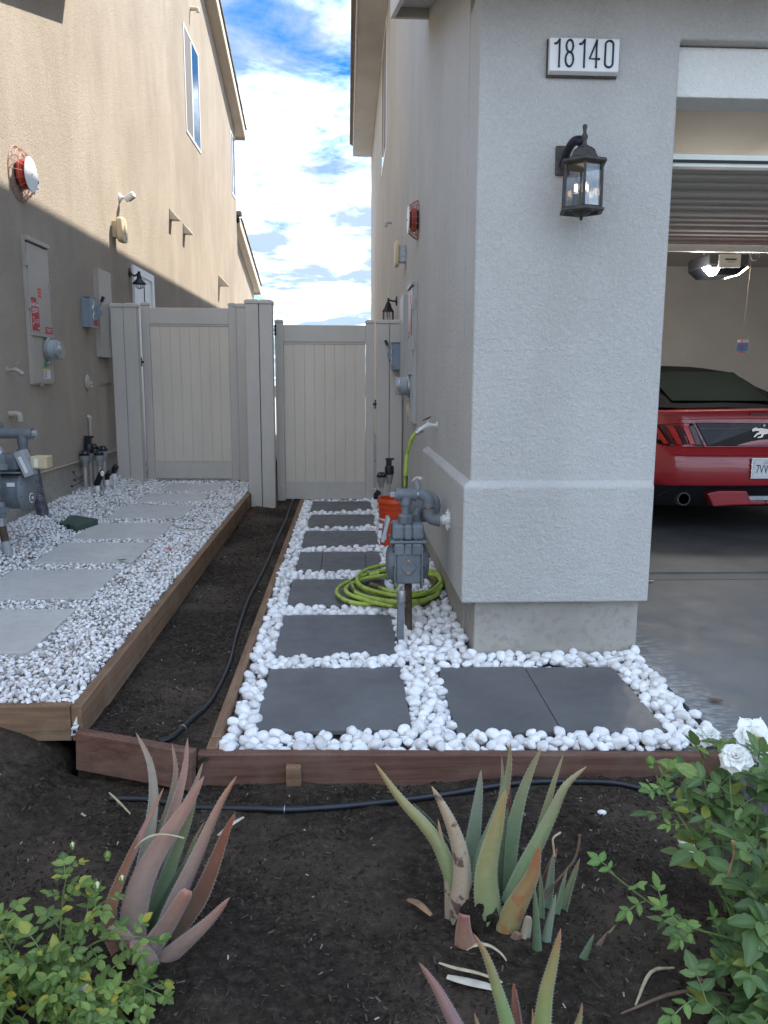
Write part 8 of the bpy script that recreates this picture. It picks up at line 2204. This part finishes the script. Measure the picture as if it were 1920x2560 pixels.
# torn label on the board end and brass screws
t = thing('torn_label', (-1.012, 2.838, 0.06), 'torn white label stapled to the end of the long gravel edging board', 'label')
b = B(); b.hexa([(-1.030, 2.836, 0.022), (-1.008, 2.834, 0.028), (-1.008, 2.8445, 0.028), (-1.030, 2.8445, 0.022), (-1.024, 2.832, 0.055), (-1.006, 2.835, 0.056), (-1.006, 2.8445, 0.056), (-1.024, 2.8445, 0.055)]); lb = b.obj('lower_flap', MAT['label_white'], t)
b = B(); b.hexa([(-1.024, 2.822, 0.056), (-0.998, 2.820, 0.060), (-1.0, 2.8445, 0.061), (-1.024, 2.8445, 0.057), (-1.022, 2.823, 0.058), (-0.998, 2.821, 0.062), (-1.0, 2.8445, 0.063), (-1.022, 2.8445, 0.059)]); b.obj('fold', MAT['label_white'], t)
b = B(); b.hexa([(-1.022, 2.842, 0.064), (-1.006, 2.840, 0.064), (-1.006, 2.8445, 0.064), (-1.022, 2.8445, 0.064), (-1.008, 2.841, 0.094), (-1.006, 2.841, 0.096), (-1.006, 2.8445, 0.096), (-1.008, 2.8445, 0.094)]); b.obj('upper_scrap', MAT['label_white'], t)
b = B(); b.box(-1.020, -1.014, 2.830, 2.8335, 0.034, 0.046); b.box(-1.012, -1.009, 2.831, 2.8343, 0.032, 0.046); b.obj('print', MAT['ink_blue'], lb)
# fallen leaves and scraps
def fallen(c, L, ang, mat, label):
    b = B(); n_ = 7
    d = Vector((math.cos(ang), math.sin(ang), 0)); s = Vector((-math.sin(ang), math.cos(ang), 0))
    up_ = []; lo_ = []
    for i in range(n_):
        f = i / (n_ - 1); w = L * 0.26 * math.sin(math.pi * (0.06 + 0.88 * f)); cz = 0.12 * L * (f - 0.5) ** 2 * 3
        p = Vector(c) + d * L * (f - 0.5)
        for sg, lst in ((1, up_), (-1, lo_)):
            lst.append((b.bm.verts.new(p + s * w * sg + Vector((0, 0, cz + 0.25 * w))), b.bm.verts.new(p + s * w * sg + Vector((0, 0, cz + 0.25 * w - 0.001)))))
    mid_ = [(b.bm.verts.new(Vector(c) + d * L * (i / (n_ - 1) - 0.5) + Vector((0, 0, 0.12 * L * (i / (n_ - 1) - 0.5) ** 2 * 3))), b.bm.verts.new(Vector(c) + d * L * (i / (n_ - 1) - 0.5) + Vector((0, 0, 0.12 * L * (i / (n_ - 1) - 0.5) ** 2 * 3 - 0.001)))) for i in range(n_)]
    for i in range(n_ - 1):
        for A_, C_ in ((up_, mid_), (mid_, lo_)):
            b.bm.faces.new((A_[i][0], A_[i + 1][0], C_[i + 1][0], C_[i][0])); b.bm.faces.new((C_[i][1], C_[i + 1][1], A_[i + 1][1], A_[i][1]))
    return tag(b.obj('fallen_leaf', mat, None, smooth=60, fix=False), label, 'fallen leaf')
brown_leaf = plain('brown_fallen_leaf', (0.15, 0.085, 0.05), 0.75, var=0.35, scale=40)
fallen((-2.02, 5.06, PL(5.06) + 0.012), 0.075, 0.1, brown_leaf, 'brown leaf on the gravel at the left corner of a concrete paver')
fallen((-1.43, 5.00, PL(5.0) + 0.012), 0.06, 0.4, brown_leaf, 'brown leaf on the gravel at the near right corner of a concrete paver')
fallen((-1.20, 5.30, PL(5.3) + 0.014), 0.05, 0.2, MAT['label_orange'], 'bright orange scrap of leaf on the white gravel')
fallen((1.546, 3.115, P(3.1) + 0.003), 0.062, -0.5, brown_leaf, 'brown leaf lying on the driveway beside the white blooms')
fallen((1.66, 4.52, P(4.5) + 0.004), 0.085, -0.6, straw_pale, 'pale leaf lying on the driveway near the garage threshold')
fallen((1.98, 4.98, P(5.0) + 0.004), 0.05, 0.3, straw_pale, 'small pale leaf lying at the garage threshold')
t_ = [(-1.29, 6.0), (-1.22, 5.96), (-1.14, 5.95), (-1.10, 5.99), (-1.09, 6.05), (-1.11, 6.09)]
dead_leaf('twig', [(x, y, PL(y) + 0.016) for x, y in t_], 0.0035, brown_dead, 'thin curved dry twig on the white gravel beside the edging board', 'twig', None, 0.9)
# ------------------------------------------------------------------ lettering as real meshes
bpy.context.view_layer.update()
_dg = bpy.context.evaluated_depsgraph_get()
for _o in [o for o in SC.objects if o.type == 'FONT']:
    _me = bpy.data.meshes.new_from_object(_o.evaluated_get(_dg))
    _me.name = _o.data.name
    _n = bpy.data.objects.new('lettering_mesh', _me)
    COL.objects.link(_n)
    _n.parent = _o.parent
    _n.matrix_local = _o.matrix_local.copy()
    _nm = _o.name
    bpy.data.objects.remove(_o)
    _n.name = _nm
